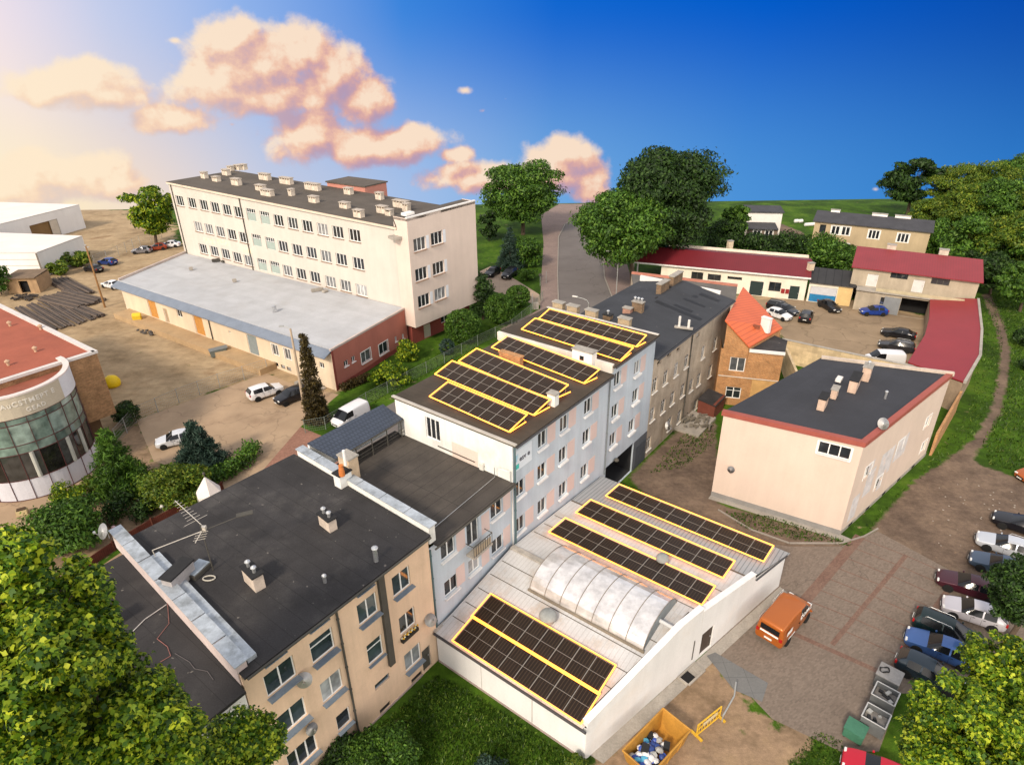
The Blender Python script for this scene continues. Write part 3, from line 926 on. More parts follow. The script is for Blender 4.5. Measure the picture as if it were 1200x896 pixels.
BRKD = mat('old_brown_brick', (.2, .12, .07), .95, .3, 1, .2, 8, pattern=('brick', (.2, .17, .12), .28, .09, .012))
GT = 'rooftop stacks of the weathered tenement'
for i, (px, py, z, sx, h, lab, fl) in enumerate(((776, 344, 12.2, 2.2, 1.5, 'old brown brick stack at the far left of the weathered roof', 0), (791, 336, 12., 2.6, 1.7, 'large crumbling brown stack near the roof crest', 0), (747, 368, 12.2, 1.2, 1.5, 'reddish brick stack carrying three white cowls', 3), (735, 371, 12., .9, 1.1, 'short pinkish stack left of the white cowls', 0), (712, 377, 12, .9, .9, 'dark sooty stack on the weathered roof next to the solar rows', 1))):
    p = at(px, py, z); t = thing('chimney_stack', lab, 'chimney', p, GT)
    brick_stack('stack', t, p - Vector((0, 0, .4)), sx, .6, h + .3, RZ if i < 2 else RN, BRKD if i != 3 else mat('pink_brick', (.36, .2, .15), .9, .2, 2), CAPM if i != 4 else CAPD, fl)
p = at(796, 380, 12.1)
t = thing('vent_pair', 'pair of white vent pipes standing on the weathered roof', 'vent', p)
for dx in (0, .9):
    mb = MB(); mb.tube(p + Vector((dx, -dx * .4, -.3)), p + Vector((dx, -dx * .4, .9 - dx * .3)), .13, .13, 10); mb.build('vent_pipe', mat('vent_white', (.6, .58, .55), .6), t)
mb = MB(); mb.box(p + Vector((.45, -.2, -.35)), 1.9, .5, .12, -.4); mb.build('base_board', CONC, t)
s, z = w.hit(846, 407); p = w.pt(19.9, z - .6, .15); sat_dish(0, 0, p, (.35, -.8, .4), .6, 'white satellite dish at the corner of weathered tenement and brick house')
s, z = w.hit(779, 498); sat_dish(0, 0, w.pt(s, z - .6, .15), (.6, -.6, .4), .6, 'white satellite dish low on the weathered tenement wall')
# lean-to and yard clutter
p = at(832, 482); t = thing('brick_lean_to', 'small dark red lean-to with black roof by the tenement wall', 'shed', p)
mb = MB(); mb.box(p, 3., 2., 1.8, RZ); mb.build('wall', mat('lean_red', (.15, .045, .03), .9, .2, 1), t)
mb = MB(); mb.obox(p + Vector((UX * -1.6 - NX * 1.1, UY * -1.6 - NY * 1.1, 1.95)), Vector((UX, UY, 0)) * 3.2, Vector((NX * 2.2, NY * 2.2, -.3)), (0, 0, .1)); mb.build('roof', TAR, t)
p = at(814, 497); t = thing('rubble_heap', 'heap of grey rubble and old boards on concrete slab by the tenement', 'rubble', p)
mb = MB(); mb.box(p, 5, 3, .25, RZ); mb.build('slab', CONC, t)
mb = MB()
for k in range(40):
    q = p + Vector((random.uniform(-1.8, 1.8), random.uniform(-1.4, 1.4), .25 + random.random() * .3)); mb.box(q, random.uniform(.1, 1.), random.uniform(.05, .3), random.uniform(.05, .3), random.random() * 3)
mb.build('debris', mat('debris', (.17, .15, .12), .95, .3, 2, .2), t)
# ================================================================== SOLAR ROWS
def solar_mat():
    m, nt, b = nodes('solar_cells')
    L = nt.links
    tc = N(nt, 'ShaderNodeTexCoord')
    bt = N(nt, 'ShaderNodeTexBrick'); bt.offset = 0
    bt.inputs['Scale'].default_value = 1
    bt.inputs['Brick Width'].default_value = .21; bt.inputs['Row Height'].default_value = 9.
    bt.inputs['Mortar Size'].default_value = .016
    bt.inputs['Color1'].default_value = (.018, .012, .009, 1); bt.inputs['Color2'].default_value = (.022, .015, .011, 1)
    bt.inputs['Mortar'].default_value = (.075, .05, .03, 1)
    L.new(tc.outputs['UV'], bt.inputs['Vector']); L.new(bt.outputs[0], b.inputs['Base Color'])
    b.inputs['Roughness'].default_value = .3; b.inputs['Specular IOR Level'].default_value = .16
    return m


SOLAR = solar_mat()
ALU = mat('panel_frame_alu', (.36, .33, .29), .4, .05, 2, 0, metal=.4)
GLOW = mat('glowing_yellow_outline', (.9, .6, .08), .5, 0, 1, 0, emit=('ff8930', 3.2))  # emits for the outlines drawn round the panels, which are no lamps


def solar_row(nl, nr, fr, fl, count, label, group, legs=True):
    nl, nr, fr, fl = map(Vector, (nl, nr, fr, fl))
    c = (nl + nr + fr + fl) / 4
    t = thing('solar_panel_row', label, 'solar panels', Vector((c.x, c.y, min(nl.z, fl.z) - .1)), group)
    e = (nr - nl); f = ((fl - nl) + (fr - nr)) / 2
    L_ = e.length; D_ = f.length
    eu, fu = e.normalized(), f.normalized()
    fu = (fu - eu * fu.dot(eu)).normalized()
    up = eu.cross(fu)
    if up.z < 0: up = -up
    w = L_ / count
    rot = math.atan2(eu.y, eu.x)
    for k in range(count):
        o = nl + eu * (w * k)
        mb = MB(); mb.obox(o + eu * .03 + up * -.01, eu * (w - .06), fu * D_, up * .04)
        p = mb.build('solar_panel', SOLAR, t, uvrot=rot)
        mb = MB(); th = .018
        for a, b_ in ((0, th), (w - th, w)): mb.obox(o + eu * a - up * .02, eu * (b_ - a), fu * D_, up * .065)
        for a, b_ in ((0, th), (D_ - th, D_), (D_ / 2 - th * .5, D_ / 2 + th * .5)): mb.obox(o + eu * th + fu * a - up * .02, eu * (w - 2 * th), fu * (b_ - a), up * .063)
        mb.build('panel_frame', ALU, p)
    # drawn glow outline round the row, added as emitting tubes, no real lamp
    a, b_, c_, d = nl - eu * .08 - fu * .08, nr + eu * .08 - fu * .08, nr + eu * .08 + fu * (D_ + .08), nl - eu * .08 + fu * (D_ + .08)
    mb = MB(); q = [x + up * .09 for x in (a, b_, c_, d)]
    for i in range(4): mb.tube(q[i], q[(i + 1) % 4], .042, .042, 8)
    mb.build('glow_outline', GLOW, t)
    if legs:
        mb = MB()
        for k in range(count + 1):
            x = nl + eu * min(max(w * k, .1), L_ - .1)
            y = x + fu * (D_ - .06); z0 = t.location.z
            mb.tube((y.x, y.y, z0 - .06), y - up * .03, .03, .03, 5)
            mb.tube((x.x, x.y, z0 - .06), (y.x, y.y, z0 - .02), .025, .025, 5)
        mb.build('rack', ALU, t)
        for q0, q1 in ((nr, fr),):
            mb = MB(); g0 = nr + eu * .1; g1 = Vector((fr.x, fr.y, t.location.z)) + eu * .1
            mb.tube(g0, g1, .045, .045, 6); mb.build('glow_outline', GLOW, t)  # added glowing tube for the drawn line at the row end
    return t


def row_sn(s, n0, n1, z0, z1, depth): return T(s, n0, z0), T(s, n1, z0), T(s + depth, n1, z1), T(s + depth, n0, z1)


G1, G2 = 'solar rows on the blue roofs', 'solar rows on the shed roof'


def row_px(z0, z1, q): return [at(*q[0], z0), at(*q[1], z0), at(*q[2], z1), at(*q[3], z1)]


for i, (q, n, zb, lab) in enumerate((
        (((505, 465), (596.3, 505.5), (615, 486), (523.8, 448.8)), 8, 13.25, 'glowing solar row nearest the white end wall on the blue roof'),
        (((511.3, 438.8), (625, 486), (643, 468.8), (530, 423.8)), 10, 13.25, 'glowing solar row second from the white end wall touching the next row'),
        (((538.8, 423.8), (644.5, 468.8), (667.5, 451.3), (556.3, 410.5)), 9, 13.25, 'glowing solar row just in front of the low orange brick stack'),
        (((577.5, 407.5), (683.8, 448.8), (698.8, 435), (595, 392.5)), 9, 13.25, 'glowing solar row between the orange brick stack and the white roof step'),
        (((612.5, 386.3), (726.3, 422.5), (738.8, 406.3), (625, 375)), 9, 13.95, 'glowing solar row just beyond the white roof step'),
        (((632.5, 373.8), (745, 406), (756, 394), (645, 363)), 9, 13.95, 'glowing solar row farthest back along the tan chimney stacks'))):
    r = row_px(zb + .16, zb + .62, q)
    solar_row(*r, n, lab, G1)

# ================================================================== WHITE SHED
SHED_W = mat('shed_white', (.72, .71, .70), .85, .06, .35, .05, 9, streak=.07, col2=(.72, .68, .64), sc2=.3)
SHED_R = mat('shed_roof_white', (.52, .515, .51), .6, .14, .35, .12, 12, pattern=('rib', (.43, .42, .41), .32, 0, .022), col2=(.42, .33, .25), c2=(.5, .74), sc2=.5, bump=.2, spec=.3)
SHED_G = mat('shed_roof_grey', (.30, .31, .32), .6, .12, .4, .08, 10, pattern=('rib', (.16, .17, .18), .32, 0, .03), bump=.2)
b = thing('white_shed', 'low white shed with glowing solar rows and a barrel skylight on its roof', 'shed', T(10, 6))


def rz_(s):  # roof height over s
    if s < 8.3: return 3.0 + (4.35 - 3.0) * s / 8.3
    return 4.35 + (3.2 - 4.35) * (s - 8.3) / 13.2


P0, P1 = T2(-.1, 12.0), T2(21.2, 16.8)
near = Wall(b, T2(-.1, .1), T2(-.1, 12.0), 0, 2.95)
side = Wall(b, P0, P1, 0, 3.05, 3.05)
far = Wall(b, P1, T2(21.4, .1), 0, 3.15)
s, z = side.hit(828, 750); side.door(s, .15, 1.4, 2.15, mat('door_brown', (.06, .04, .03), .6, .2, 2), frame=DUCT)
near.panel('wall_joint', CONC, 3.9, 3.93, .1, 2.9, .006); near.panel('wall_joint', CONC, 8.0, 8.05, .1, 2.9, .006)
near.panel('plinth', PEBBLE, 0.02, near.L - .02, .01, .18, .04)
walls_part(b, [near, side, far], SHED_W)


def rp(s, n): return T(s, n, rz_(s))


def nend(s): return 11.85 + (16.6 - 11.85) * (s + .1) / 21.3


mb = MB()
mb.prism([rp(-.25, .12), rp(-.25, nend(-.25) + .0), rp(8.3, nend(8.3)), rp(8.3, .12)], .1)
mb.prism([rp(8.3, .12), rp(8.3, nend(8.3)), rp(16.6, nend(16.6)), rp(16.6, .12)], .1)
mb.build('roof', SHED_R, b, uvrot=-AZ)
mb = MB(); mb.prism([rp(16.6, .12), rp(16.6, nend(16.6)), rp(21.6, nend(21.6) + .3), rp(21.9, .12)], .1); mb.build('roof_annexe', SHED_G, b, uvrot=-AZ)
mb = MB(); mb.obox(T(8.1, .15, 4.36), T(.45, 0) - T(0, 0), T(0, 3.4) - T(0, 0), (0, 0, .12)); mb.obox(T(-.3, .0, 3.02), T(9, 0) - T(0, 0), T(0, .25) - T(0, 0), (0, 0, .0 + .06)); mb.build('ridge_flashing', mat('flash_dirty', (.38, .35, .31), .7, .25, 1.2, .2), b)
mb = MB()
for s in (1.35, 2.7, 4.1, 5.5, 6.9, 11., 12.4, 13.9): mb.obox(rp(s, .3) + Vector((0, 0, .005)), T(.05, 0) - T(0, 0) + Vector((0, 0, 0)), T(0, nend(s) - .6) - T(0, 0), (0, 0, .02))
for s, n0, n1 in ((8.4, .2, 12), (16.6, .2, 15)): mb.obox(rp(s, n0) + Vector((0, 0, .01)), T(.12, 0) - T(0, 0), T(0, n1) - T(0, 0), (0, 0, .04))
mb.build('roof_seam', mat('seam_dark', (.12, .1, .08), .9), b)
mb = MB(); mb.tube(T(-.32, .1, 2.88), T(-.32, 12.1, 2.88), .09, .09, 8); mb.build('gutter', GUT, b)
# stepped parapet along the yard side
mb = MB(); tops = [(0, 3.15), (.02, 3.55), (6.3, 5.05), (10.2, 5.05), (10.25, 4.75), (17.3, 4.15)]
prof = [(0.02, 3.4), (8.6, 5.1), (10.9, 5.05), (10.95, 4.75), (17.4, 4.0)]
for (a, za), (c, zc) in zip(prof, prof[1:]):
    if c - a < .1: continue
    pa, pc = side.pt(a, 0, .06), side.pt(c, 0, .06)
    w_ = side.n * -.34
    pts = [Vector((pa.x, pa.y, 3.06)), Vector((pc.x, pc.y, 3.06)), Vector((pc.x, pc.y, zc)), Vector((pa.x, pa.y, za))]
    q = [p + w_ for p in pts]
    mb.poly(pts); mb.poly(q[::-1])
    for i in range(4): j = (i + 1) % 4; mb.poly([pts[j], pts[i], q[i], q[j]])
mb.build('parapet', SHED_W, b)
mb = MB()
for (a, za), (c, zc) in zip(prof, prof[1:]):
    if c - a < .1: continue
    d = side.pt(c, zc) - side.pt(a, za)
    mb.obox(side.pt(a, za + .01, .1), d, side.n * -.44, (0, 0, .06))
mb.build('coping', mat('coping_white', (.74, .72, .7), .7, .1, .8), b)
mb = MB(); mb.obox(side.pt(.1, 3.2, -.32), side.pt(10, 4.9, -.32) - side.pt(.1, 3.2, -.32), side.n * -.2, (0, 0, .06)); mb.build('parapet_flashing', mat('flash_dark', (.035, .03, .026), .9), b)
mb = MB(); mb.poly([side.pt(17.2, 3.04, .01), side.pt(side.L, 3.04, .01), side.pt(side.L, 3.16, .01), side.pt(17.2, 3.6, .01)]); mb.build('end_fascia', SHED_W, b)
mb = MB(); mb.tube(side.pt(17.5, 3.42, .1), side.pt(side.L, 3.2, .1), .06, .06, 8); mb.build('side_gutter', GUT, b)
s, z = side.hit(815, 745)
mb = MB(); side.bar(mb, s - .05, s, .6, 2.4, .01, .05); mb.build('conduit', DUCT, b)
# barrel skylight
sk = thing('barrel_skylight', 'arched translucent barrel skylight on the white shed roof', 'skylight', T(8.3, 8, 4.3))
SKG, nt_, bs_ = nodes('skylight_sheet')
bs_.inputs['Base Color'].default_value = (.50, .47, .45, 1); bs_.inputs['Roughness'].default_value = .16; bs_.inputs['Metallic'].default_value = .55; bs_.inputs['Specular IOR Level'].default_value = .7
tc_ = N(nt_, 'ShaderNodeTexCoord'); nz_ = N(nt_, 'ShaderNodeTexNoise', i_Scale=.9, i_Detail=9., i_Roughness=.7); nt_.links.new(tc_.outputs['Object'], nz_.inputs['Vector'])
rg_ = N(nt_, 'ShaderNodeRGB'); rg_.outputs[0].default_value = (.80, .77, .75, 1)
nt_.links.new(mul(nt_, rg_.outputs[0], nz_.outputs[0], .6, 1.25), bs_.inputs['Base Color'])
mr_ = N(nt_, 'ShaderNodeMapRange'); mr_.inputs['To Min'].default_value = .02; mr_.inputs['To Max'].default_value = .28; nt_.links.new(nz_.outputs[0], mr_.inputs[0]); nt_.links.new(mr_.outputs[0], bs_.inputs['Roughness'])
SC, SN0, SN1, SR, SHh = 8.35, 3.6, 12.45, 2.45, 1.45
NSEG = 7
for k in range(NSEG):
    a, c = SN0 + (SN1 - SN0) * k / NSEG, SN0 + (SN1 - SN0) * (k + 1) / NSEG
    mb = MB(); M_ = 14
    pr = [(SC - SR * math.cos(math.pi * j / M_), 4.05 + SHh * math.sin(math.pi * j / M_)) for j in range(M_ + 1)]
    for (s0, z0), (s1, z1) in zip(pr, pr[1:]): mb.poly([T(s0, a + .02, z0), T(s0, c - .02, z0), T(s1, c - .02, z1), T(s1, a + .02, z1)])
    mb.build('arched_sheet', SKG, sk, smooth=True)
for k in range(NSEG + 1):
    a = SN0 + (SN1 - SN0) * k / NSEG
    mb = MB(); pr = [T(SC - (SR + .02) * math.cos(math.pi * j / 14), a, 4.05 + (SHh + .02) * math.sin(math.pi * j / 14)) for j in range(15)]
    mb.path(pr, .025, 5); mb.build('rib', mat('rib_bronze', (.2, .17, .14), .5), sk)
for a, flip in ((SN0 + .01, 1), (SN1 - .01, 0)):
    mb = MB(); pr = [T(SC - SR * math.cos(math.pi * j / 14), a, 4.05 + SHh * math.sin(math.pi * j / 14)) for j in range(15)]
    mb.poly(pr[::-1] if flip else pr); mb.build('end_panel', mat('skylight_end', (.2, .23, .24), .4, .2, 2), sk)
mb = MB()
for s in (SC - SR - .12, SC + SR): mb.obox(T(s, SN0 - .1, 3.2), T(.12, 0) - T(0, 0), T(0, SN1 - SN0 + .2) - T(0, 0), (0, 0, .92))
mb.build('kerb', mat('skylight_kerb', (.2, .17, .13), .9, .2, 1.5), sk)
mb = MB(); mb.tube(T(8.2, 12.3, 4.7), T(8.2, 13.7, 4.6), .13, .13, 10); o = mb.build('duct_pipe', mat('duct_pale', (.55, .55, .55), .6, .1, 2)); tag(recentre(o), 'pale short duct pipe from the barrel skylight to the parapet', 'duct')
for px, py, r, lab in ((642, 724, .62, 'grey domed roof vent between the solar rows and barrel skylight'), (776, 658, .5, 'pale round roof vent between two upper shed solar rows')):
    p = at(px, py, 3.9); p.z = rz_((p - Vector((OX, OY, 0))).dot(Vector((UX, UY, 0))))
    t = thing('roof_vent', lab, 'roof vent', p)
    mb = MB(); mb.tube(p - Vector((0, 0, .05)), p + Vector((0, 0, .35)), r * .8, r * .8, 16); mb.build('collar', CONC, t)
    mb = MB(); mb.lathe([(r, .3), (r, .38), (r * .85, .58), (r * .5, .72), (.02, .77)], p, n=18); mb.build('dome', mat('vent_dome', (.27, .28, .27), .6, .2, 2), t, smooth=True)
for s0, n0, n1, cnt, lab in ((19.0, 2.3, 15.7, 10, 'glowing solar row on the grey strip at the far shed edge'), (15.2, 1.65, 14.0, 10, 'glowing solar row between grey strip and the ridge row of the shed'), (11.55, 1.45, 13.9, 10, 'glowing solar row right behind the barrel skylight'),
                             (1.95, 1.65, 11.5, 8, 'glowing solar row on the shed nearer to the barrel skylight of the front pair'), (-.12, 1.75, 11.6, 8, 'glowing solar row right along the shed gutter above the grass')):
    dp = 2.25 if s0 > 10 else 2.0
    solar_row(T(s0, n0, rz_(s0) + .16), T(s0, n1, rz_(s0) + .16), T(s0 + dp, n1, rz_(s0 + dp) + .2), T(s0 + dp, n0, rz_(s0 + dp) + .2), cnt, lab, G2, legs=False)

# ================================================================== SALMON HOUSE
SALM = mat('salmon_render', (.62, .50, .42), .9, .05, .3, .04, 9, streak=.06, col2=(.58, .465, .385), c2=(.5, .75), sc2=.35)
REDTRIM = mat('red_trim', (.30, .08, .06), .6, .1, 1)
sa, sb_, sc_, sd_ = Vector(at(833, 579)), Vector(at(983, 627)), at(1117, 438, 9.3), at(965, 420, 9.0)
b = thing('salmon_house', 'plain salmon pink block with flat dark roof and red roof edge', 'building', (30, 52, 0))
A_, B_ = (18.8, 50.1), (28.35, 44.25)
C_, D_ = (42.7, 56.3), (32.2, 61.0)
wl = Wall(b, A_, B_, 0, 8.95, 9.25); wr = Wall(b, B_, C_, 0, 9.25)
s, z = wl.hit(977.5, 528); wl.window(s, z, 2.5, 1.15, cols=3, sill=(SILL_W, .12, .08), surround=True)
for i, (px, py) in enumerate(((1087, 494), (1055, 522), (1017, 552), (1029, 565), (1082, 523))):
    s, z = wr.hit(px, py); wr.window(s, z, 1.3, 1.3, cols=2, pane=glass('window_glass_pale', (.12, .15, .18)), surround=True)
MUR = mat('faded_blue_patch', (.56, .53, .53), .9, .2, 1.2, .1, col2=(.66, .5, .4), sc2=.9)
for s0, s1, z0, z1 in ((1.0, 2.4, .8, 3.4), (3.0, 4.6, 2.4, 5.2), (5.4, 8.2, 3.0, 5.9), (8.6, 11.2, 3.6, 6.0), (6.2, 7.2, 1.6, 2.6), (2.6, 3.8, 5.4, 6.3)):
    wr.panel('faded_wall_patch', MUR, s0, s1, z0, z1, .005)
wl.panel('plinth', mat('plinth_grey', (.24, .23, .22), .9, .15, 1), -.02, wl.L + .02, .01, .5, .05)
wr.panel('plinth', CONC, .05, wr.L, .01, .4, .05)
for k in range(5): mb = MB(); x = 1.5 + 3.4 * k; wr.bar(mb, x, x + .7, .08, .34, .045, .07); mb.build('cellar_window', DARK, b)
walls_part(b, [wl, wr, Wall(b, C_, D_, 0, 9.25, 8.95), Wall(b, D_, A_, 0, 8.95)], SALM)
rf = off_poly([(*A_, 9.1), (*B_, 9.4), (*C_, 9.4), (*D_, 9.1)], .12)
ROOFS = mat('salmon_roof_felt', (.04, .042, .05), .85, .15, .3, .15, 14, pattern=('seam', (.033, .035, .042), 9., 1., .012), spec=.3)
roof_slab(b, [Vector(p) for p in rf], .14, ROOFS, uvrot=.7)
for p, q in ((rf[0], rf[1]), (rf[1], rf[2])):
    mb = MB(); p, q = Vector(p), Vector(q); e = (q - p); nn = Vector((e.y, -e.x, 0)).normalized()
    mb.obox(p + nn * .02 - Vector((0, 0, .3)), e + nn * .0, nn * -.5, (0, 0, .42)); mb.build('roof_edging', REDTRIM, b)
mb = MB()
for p, q in ((rf[2], rf[3]),):
    p, q = Vector(p), Vector(q); e = (q - p); nn = Vector((e.y, -e.x, 0)).normalized(); mb.obox(p - nn * .3 - Vector((0, 0, .1)), e, nn * .4, (0, 0, .35))
mb.build('parapet', STACKM, b)
SG = 'chimneys on the salmon house roof'
for i, (px, py, sx, sy, h, lab) in enumerate(((963, 477, 1.5, .6, 1.1, 'slanted pink chimney block nearest the front edge of the salmon roof'), (977, 465, 1.0, .5, .9, 'small pink chimney block between two larger ones on salmon roof'), (1000, 455, 2.2, .7, 1.2, 'large pink chimney block with sooty top on the salmon roof'), (1014, 444, 1.2, .7, 1.4, 'pink chimney block with a dark pipe farthest back on the salmon roof'))):
    p = at(px, py, 9.3); t = thing('chimney_stack', lab, 'chimney', p, SG); o = brick_stack('stack', t, p, sx, sy, h, .95, mat('stack_salmon', (.55, .4, .31), .9, .15, 2, streak=.15), CAPD if i in (0, 2) else CAPM, 1 if i == 3 else 0)
p = at(1037, 467, 9.35); mb = MB(); mb.tube(p, p + Vector((0, 0, .7)), .1, .1, 10); mb.lathe([(.16, .7), (.14, .78), (.02, .86)], p, n=10); tag(recentre(mb.build('vent_pipe', METAL)), 'single steel vent pipe on the right half of the salmon roof', 'vent pipe')
p = at(983, 446, 9.35); mb = MB(); mb.box(p, .9, .5, .35, .9); tag(recentre(mb.build('white_roof_box', WHITEP, bevel=.03)), 'small white box lying on the salmon roof between the chimneys', 'roof box')
p = at(1031, 503, 9.4); sat_dish(0, 0, p, (.1, -.8, .5), .65, 'large white satellite dish on the red edge of the salmon roof')
s, z = wl.hit(857, 548); sat_dish(0, 0, wl.pt(max(s, .6), z - .6, .1), (-.3, -.8, .3), .4, 'small dark dish low on the salmon wall at its left corner', m=mat('dish_grey', (.4, .4, .4), .5))

# ================================================================== BRICK HOUSE WITH ORANGE ROOF
b = thing('orange_roof_house', 'small brick house with bright orange metal roof behind the weathered tenement', 'house', (28, 68, 0))
hA, hB = Vector(at(836, 472)), Vector(at(906, 480))
fw_ = Wall(b, hA[:2], hB[:2], 0, 7.2)
s0, z0 = fw_.hit(853, 374); s1, z1 = fw_.hit(878, 405)
for px, py, tr in ((864, 427, False), (859, 460, True)):
    s, z = fw_.hit(px, py); fw_.window(s, z, 1.7, 1.75 if not tr else 1.5, cols=2, transom=tr, fw=.09)
fw_.panel('string_course', mat('course_white', (.6, .55, .48), .8), .1, fw_.L - .1, 3.7, 3.8, .05)
fw_.panel('plaster_patch', mat('yellow_plaster', (.5, .3, .12), .9, .2, 1), 3.9, fw_.L - .05, .1, 3.6, .02)
hbk = -fw_.n * 9
walls_part(b, [fw_, Wall(b, hB[:2], (hB + hbk * .6)[:2], 0, 7.2), Wall(b, (hA + hbk)[:2], hA[:2], 0, 7.2)], BRICK_O)
ORR = mat('orange_metal_roof', (.56, .12, .04), .5, .08, .5, .05, 9, pattern=('rib', (.40, .08, .03), .35, 0, .03), bump=.2, spec=.4)
r0, r1 = fw_.pt(s0 - .3, z0, .3), fw_.pt(s1, z1, .3)
r2, r3 = at(917, 384, z1), at(871, 336, z0)
mb = MB(); mb.prism([r0, r1, r2, r3], .16); mb.build('roof', ORR, b, uvrot=math.atan2((r2 - r1).y, (r2 - r1).x) + 1.57)
mb = MB()
g0, g1 = fw_.pt(s0, 7.19, -.02), fw_.pt(s1, 7.19, -.02)
mb.poly([g0, g1, fw_.pt(s1, z1 - .1, -.02), fw_.pt(s0, z0 - .12, -.02)])
for p, q in ((r1, r2), (r2, r3)):
    p2, q2 = p.lerp((r0 + r2) / 2, .05), q.lerp((r0 + r2) / 2, .05)
    mb.poly([(p2.x, p2.y, 5.0), (q2.x, q2.y, 5.0), (q2.x, q2.y, q.z - .17), (p2.x, p2.y, p.z - .17)])
mb.build('gable', BRICK_O, b)
fl = [fw_.pt(s1 + .05, 7.3, .05), fw_.pt(fw_.L + .05, 7.3, .05), at(923, 399, 7.3), at(903, 391, 7.3)]
mb = MB(); mb.prism(fl, .1); mb.build('flat_roof', TAR, b)
mb = MB(); fw_.bar(mb, s1 + .1, fw_.L + .1, 7.1, 7.42, .0, .22); mb.build('white_coping', WHITEP, b)
p = at(897, 384, (z0 + z1) / 2 - .6); mb = MB(); mb.box(p - Vector((0, 0, .5)), 1.1, .5, 1.7, -.9)
t = thing('white_roof_chimney', 'white rendered chimney on the bright orange roof', 'chimney', p); mb.build('stack', WHITEP, t); mb = MB(); mb.box(p + Vector((0, 0, 1.2)), 1.2, .6, .1, -.9); mb.build('cap', WHITEP, t)
p = at(886, 384, (z0 + z1) / 2 - .3); mb = MB(); mb.box(p, .8, .4, .3, -.5); tag(recentre(mb.build('roof_hatch', mat('hatch_brown', (.2, .06, .03), .7))), 'small brown hatch in the bright orange roof', 'hatch')

# low grey roof with a pinkish ridge between tenement and the red roofed range
b = thing('grey_roof_outbuilding', 'long low outbuilding with grey felt roof and pinkish ridge tiles', 'outbuilding', (24, 86, 0))
q = [at(742, 334, 6.5), at(862, 352, 6.5), at(864, 336, 7.4), at(740, 321, 7.4)]
mb = MB(); mb.prism(q, .15); mb.build('roof', mat('felt_grey', (.1, .095, .09), .9, .2, .5, .15), b)
mb = MB(); mb.obox(q[3], q[2] - q[3], Vector((.2, .5, 0)), (0, 0, .25)); mb.build('ridge_tiles', mat('ridge_pink', (.42, .17, .12), .8, .15, 1), b)
walls_part(b, [Wall(b, q[0][:2], q[1][:2], 0, 6.3), Wall(b, q[1][:2], q[2][:2], 0, 6.3, 7.2), Wall(b, q[2][:2], q[3][:2], 0, 7.2), Wall(b, q[3][:2], q[0][:2], 0, 7.2, 6.3)], GREYR)

# ================================================================== BACK YARD BUILDINGS
YW = mat('yellow_yard_wall', (.64, .50, .31), .9, .15, .5, .1, 8, streak=.15, pattern=('brick', (.47, .36, .22), .9, .45, .008))
CREAMW = mat('range_cream', (.72, .66, .55), .9, .08, .5, .05, 9, streak=.1)
REDR = mat('dark_red_sheet_roof', (.14, .013, .019), .5, .1, .4, .06, 9, pattern=('rib', (.10, .01, .014), .35, 0, .02), spec=.4)
REDW = mat('bright_red_sheet_roof', (.25, .017, .022), .5, .08, .3, .05, 9, pattern=('rib', (.18, .013, .017), .35, 0, .03), bump=.15, spec=.4)
t = thing('yard_wall', 'pale yellow block wall enclosing the back yard behind the salmon house', 'wall', (42, 76, 0))
mb = MB()
pts = [(36.0, 79.5), (43.5, 74.2), (52.0, 68.4)]
for p, q in zip(pts, pts[1:]):
    p, q = Vector((*p, 0)), Vector((*q, 0)); e = q - p; nn = Vector((e.y, -e.x, 0)).normalized(); mb.obox(p, e, nn * -.3, (0, 0, 3.2))
p, q = Vector((36.0, 79.5, 0)), Vector((33.4, 66.6, 0)); mb.obox(q, p - q, Vector((.3, 0, 0)), (0, 0, 3.2))
mb.build('masonry', YW, t)
mb = MB()
for p, q in zip(pts, pts[1:]):
    p, q = Vector((*p, 3.21)), Vector((*q, 3.21)); e = q - p; nn = Vector((e.y, -e.x, 0)).normalized(); mb.obox(p + nn * .06, e, nn * -.42, (0, 0, .08))
mb.build('coping', CONC, t)

b = thing('red_roof_range', 'long white single storey range under a dark red roof', 'building', (39, 107, 0))
fa, fb_ = (26.7, 111.4), (49.0, 102.8)
w = Wall(b, fa, fb_, 0, 4.0)
e = Vector((fb_[0] - fa[0], fb_[1] - fa[1])).normalized(); bk = Vector((-e.y, e.x))
for px, py, wd, h in ((817, 323, 2., 1.3), (837, 325, 2.2, 1.1), (861, 326, 2.4, .5), (908, 336, 1.9, 1.6)):
    w.wpx(px, py, wd, h, cols=2, frame=DUCT, sill=None)
for px, wd in ((885, 2.2), (930, 1.6)):
    s, z = w.hit(px, 345); w.door(s, .05, wd, 2.5 if wd > 2 else 2.3, mat('door_dark_teal', (.02, .035, .035), .6, .1, 2))
s, z = w.hit(919, 346)
for k in (-.35, .35):
    mb = MB(); w.bar(mb, s + k - .28, s + k + .28, 1.0, 1.7, .01, .2); mb.build('red_box', mat('box_red', (.25, .02, .02), .6), b)
f2 = (fb_[0] + bk.x * 8, fb_[1] + bk.y * 8); f3 = (fa[0] + bk.x * 8, fa[1] + bk.y * 8)
walls_part(b, [w, Wall(b, fb_, f2, 0, 4., 5.6), Wall(b, f2, f3, 0, 5.6), Wall(b, f3, fa, 0, 5.6, 4.)], CREAMW)
A3, B3 = Vector((*fa, 4.1)) - Vector((e.x, e.y, 0)) * 5.2, Vector((*fb_, 4.1)) + Vector((e.x, e.y, 0)) * .4
BK = Vector((bk.x, bk.y, 0))
mb = MB(); mb.prism([A3 - BK * .5, B3 - BK * .5, B3 + BK * 4.2 + Vector((0, 0, 1.7)), A3 + BK * 4.2 + Vector((0, 0, 1.7))], .12)
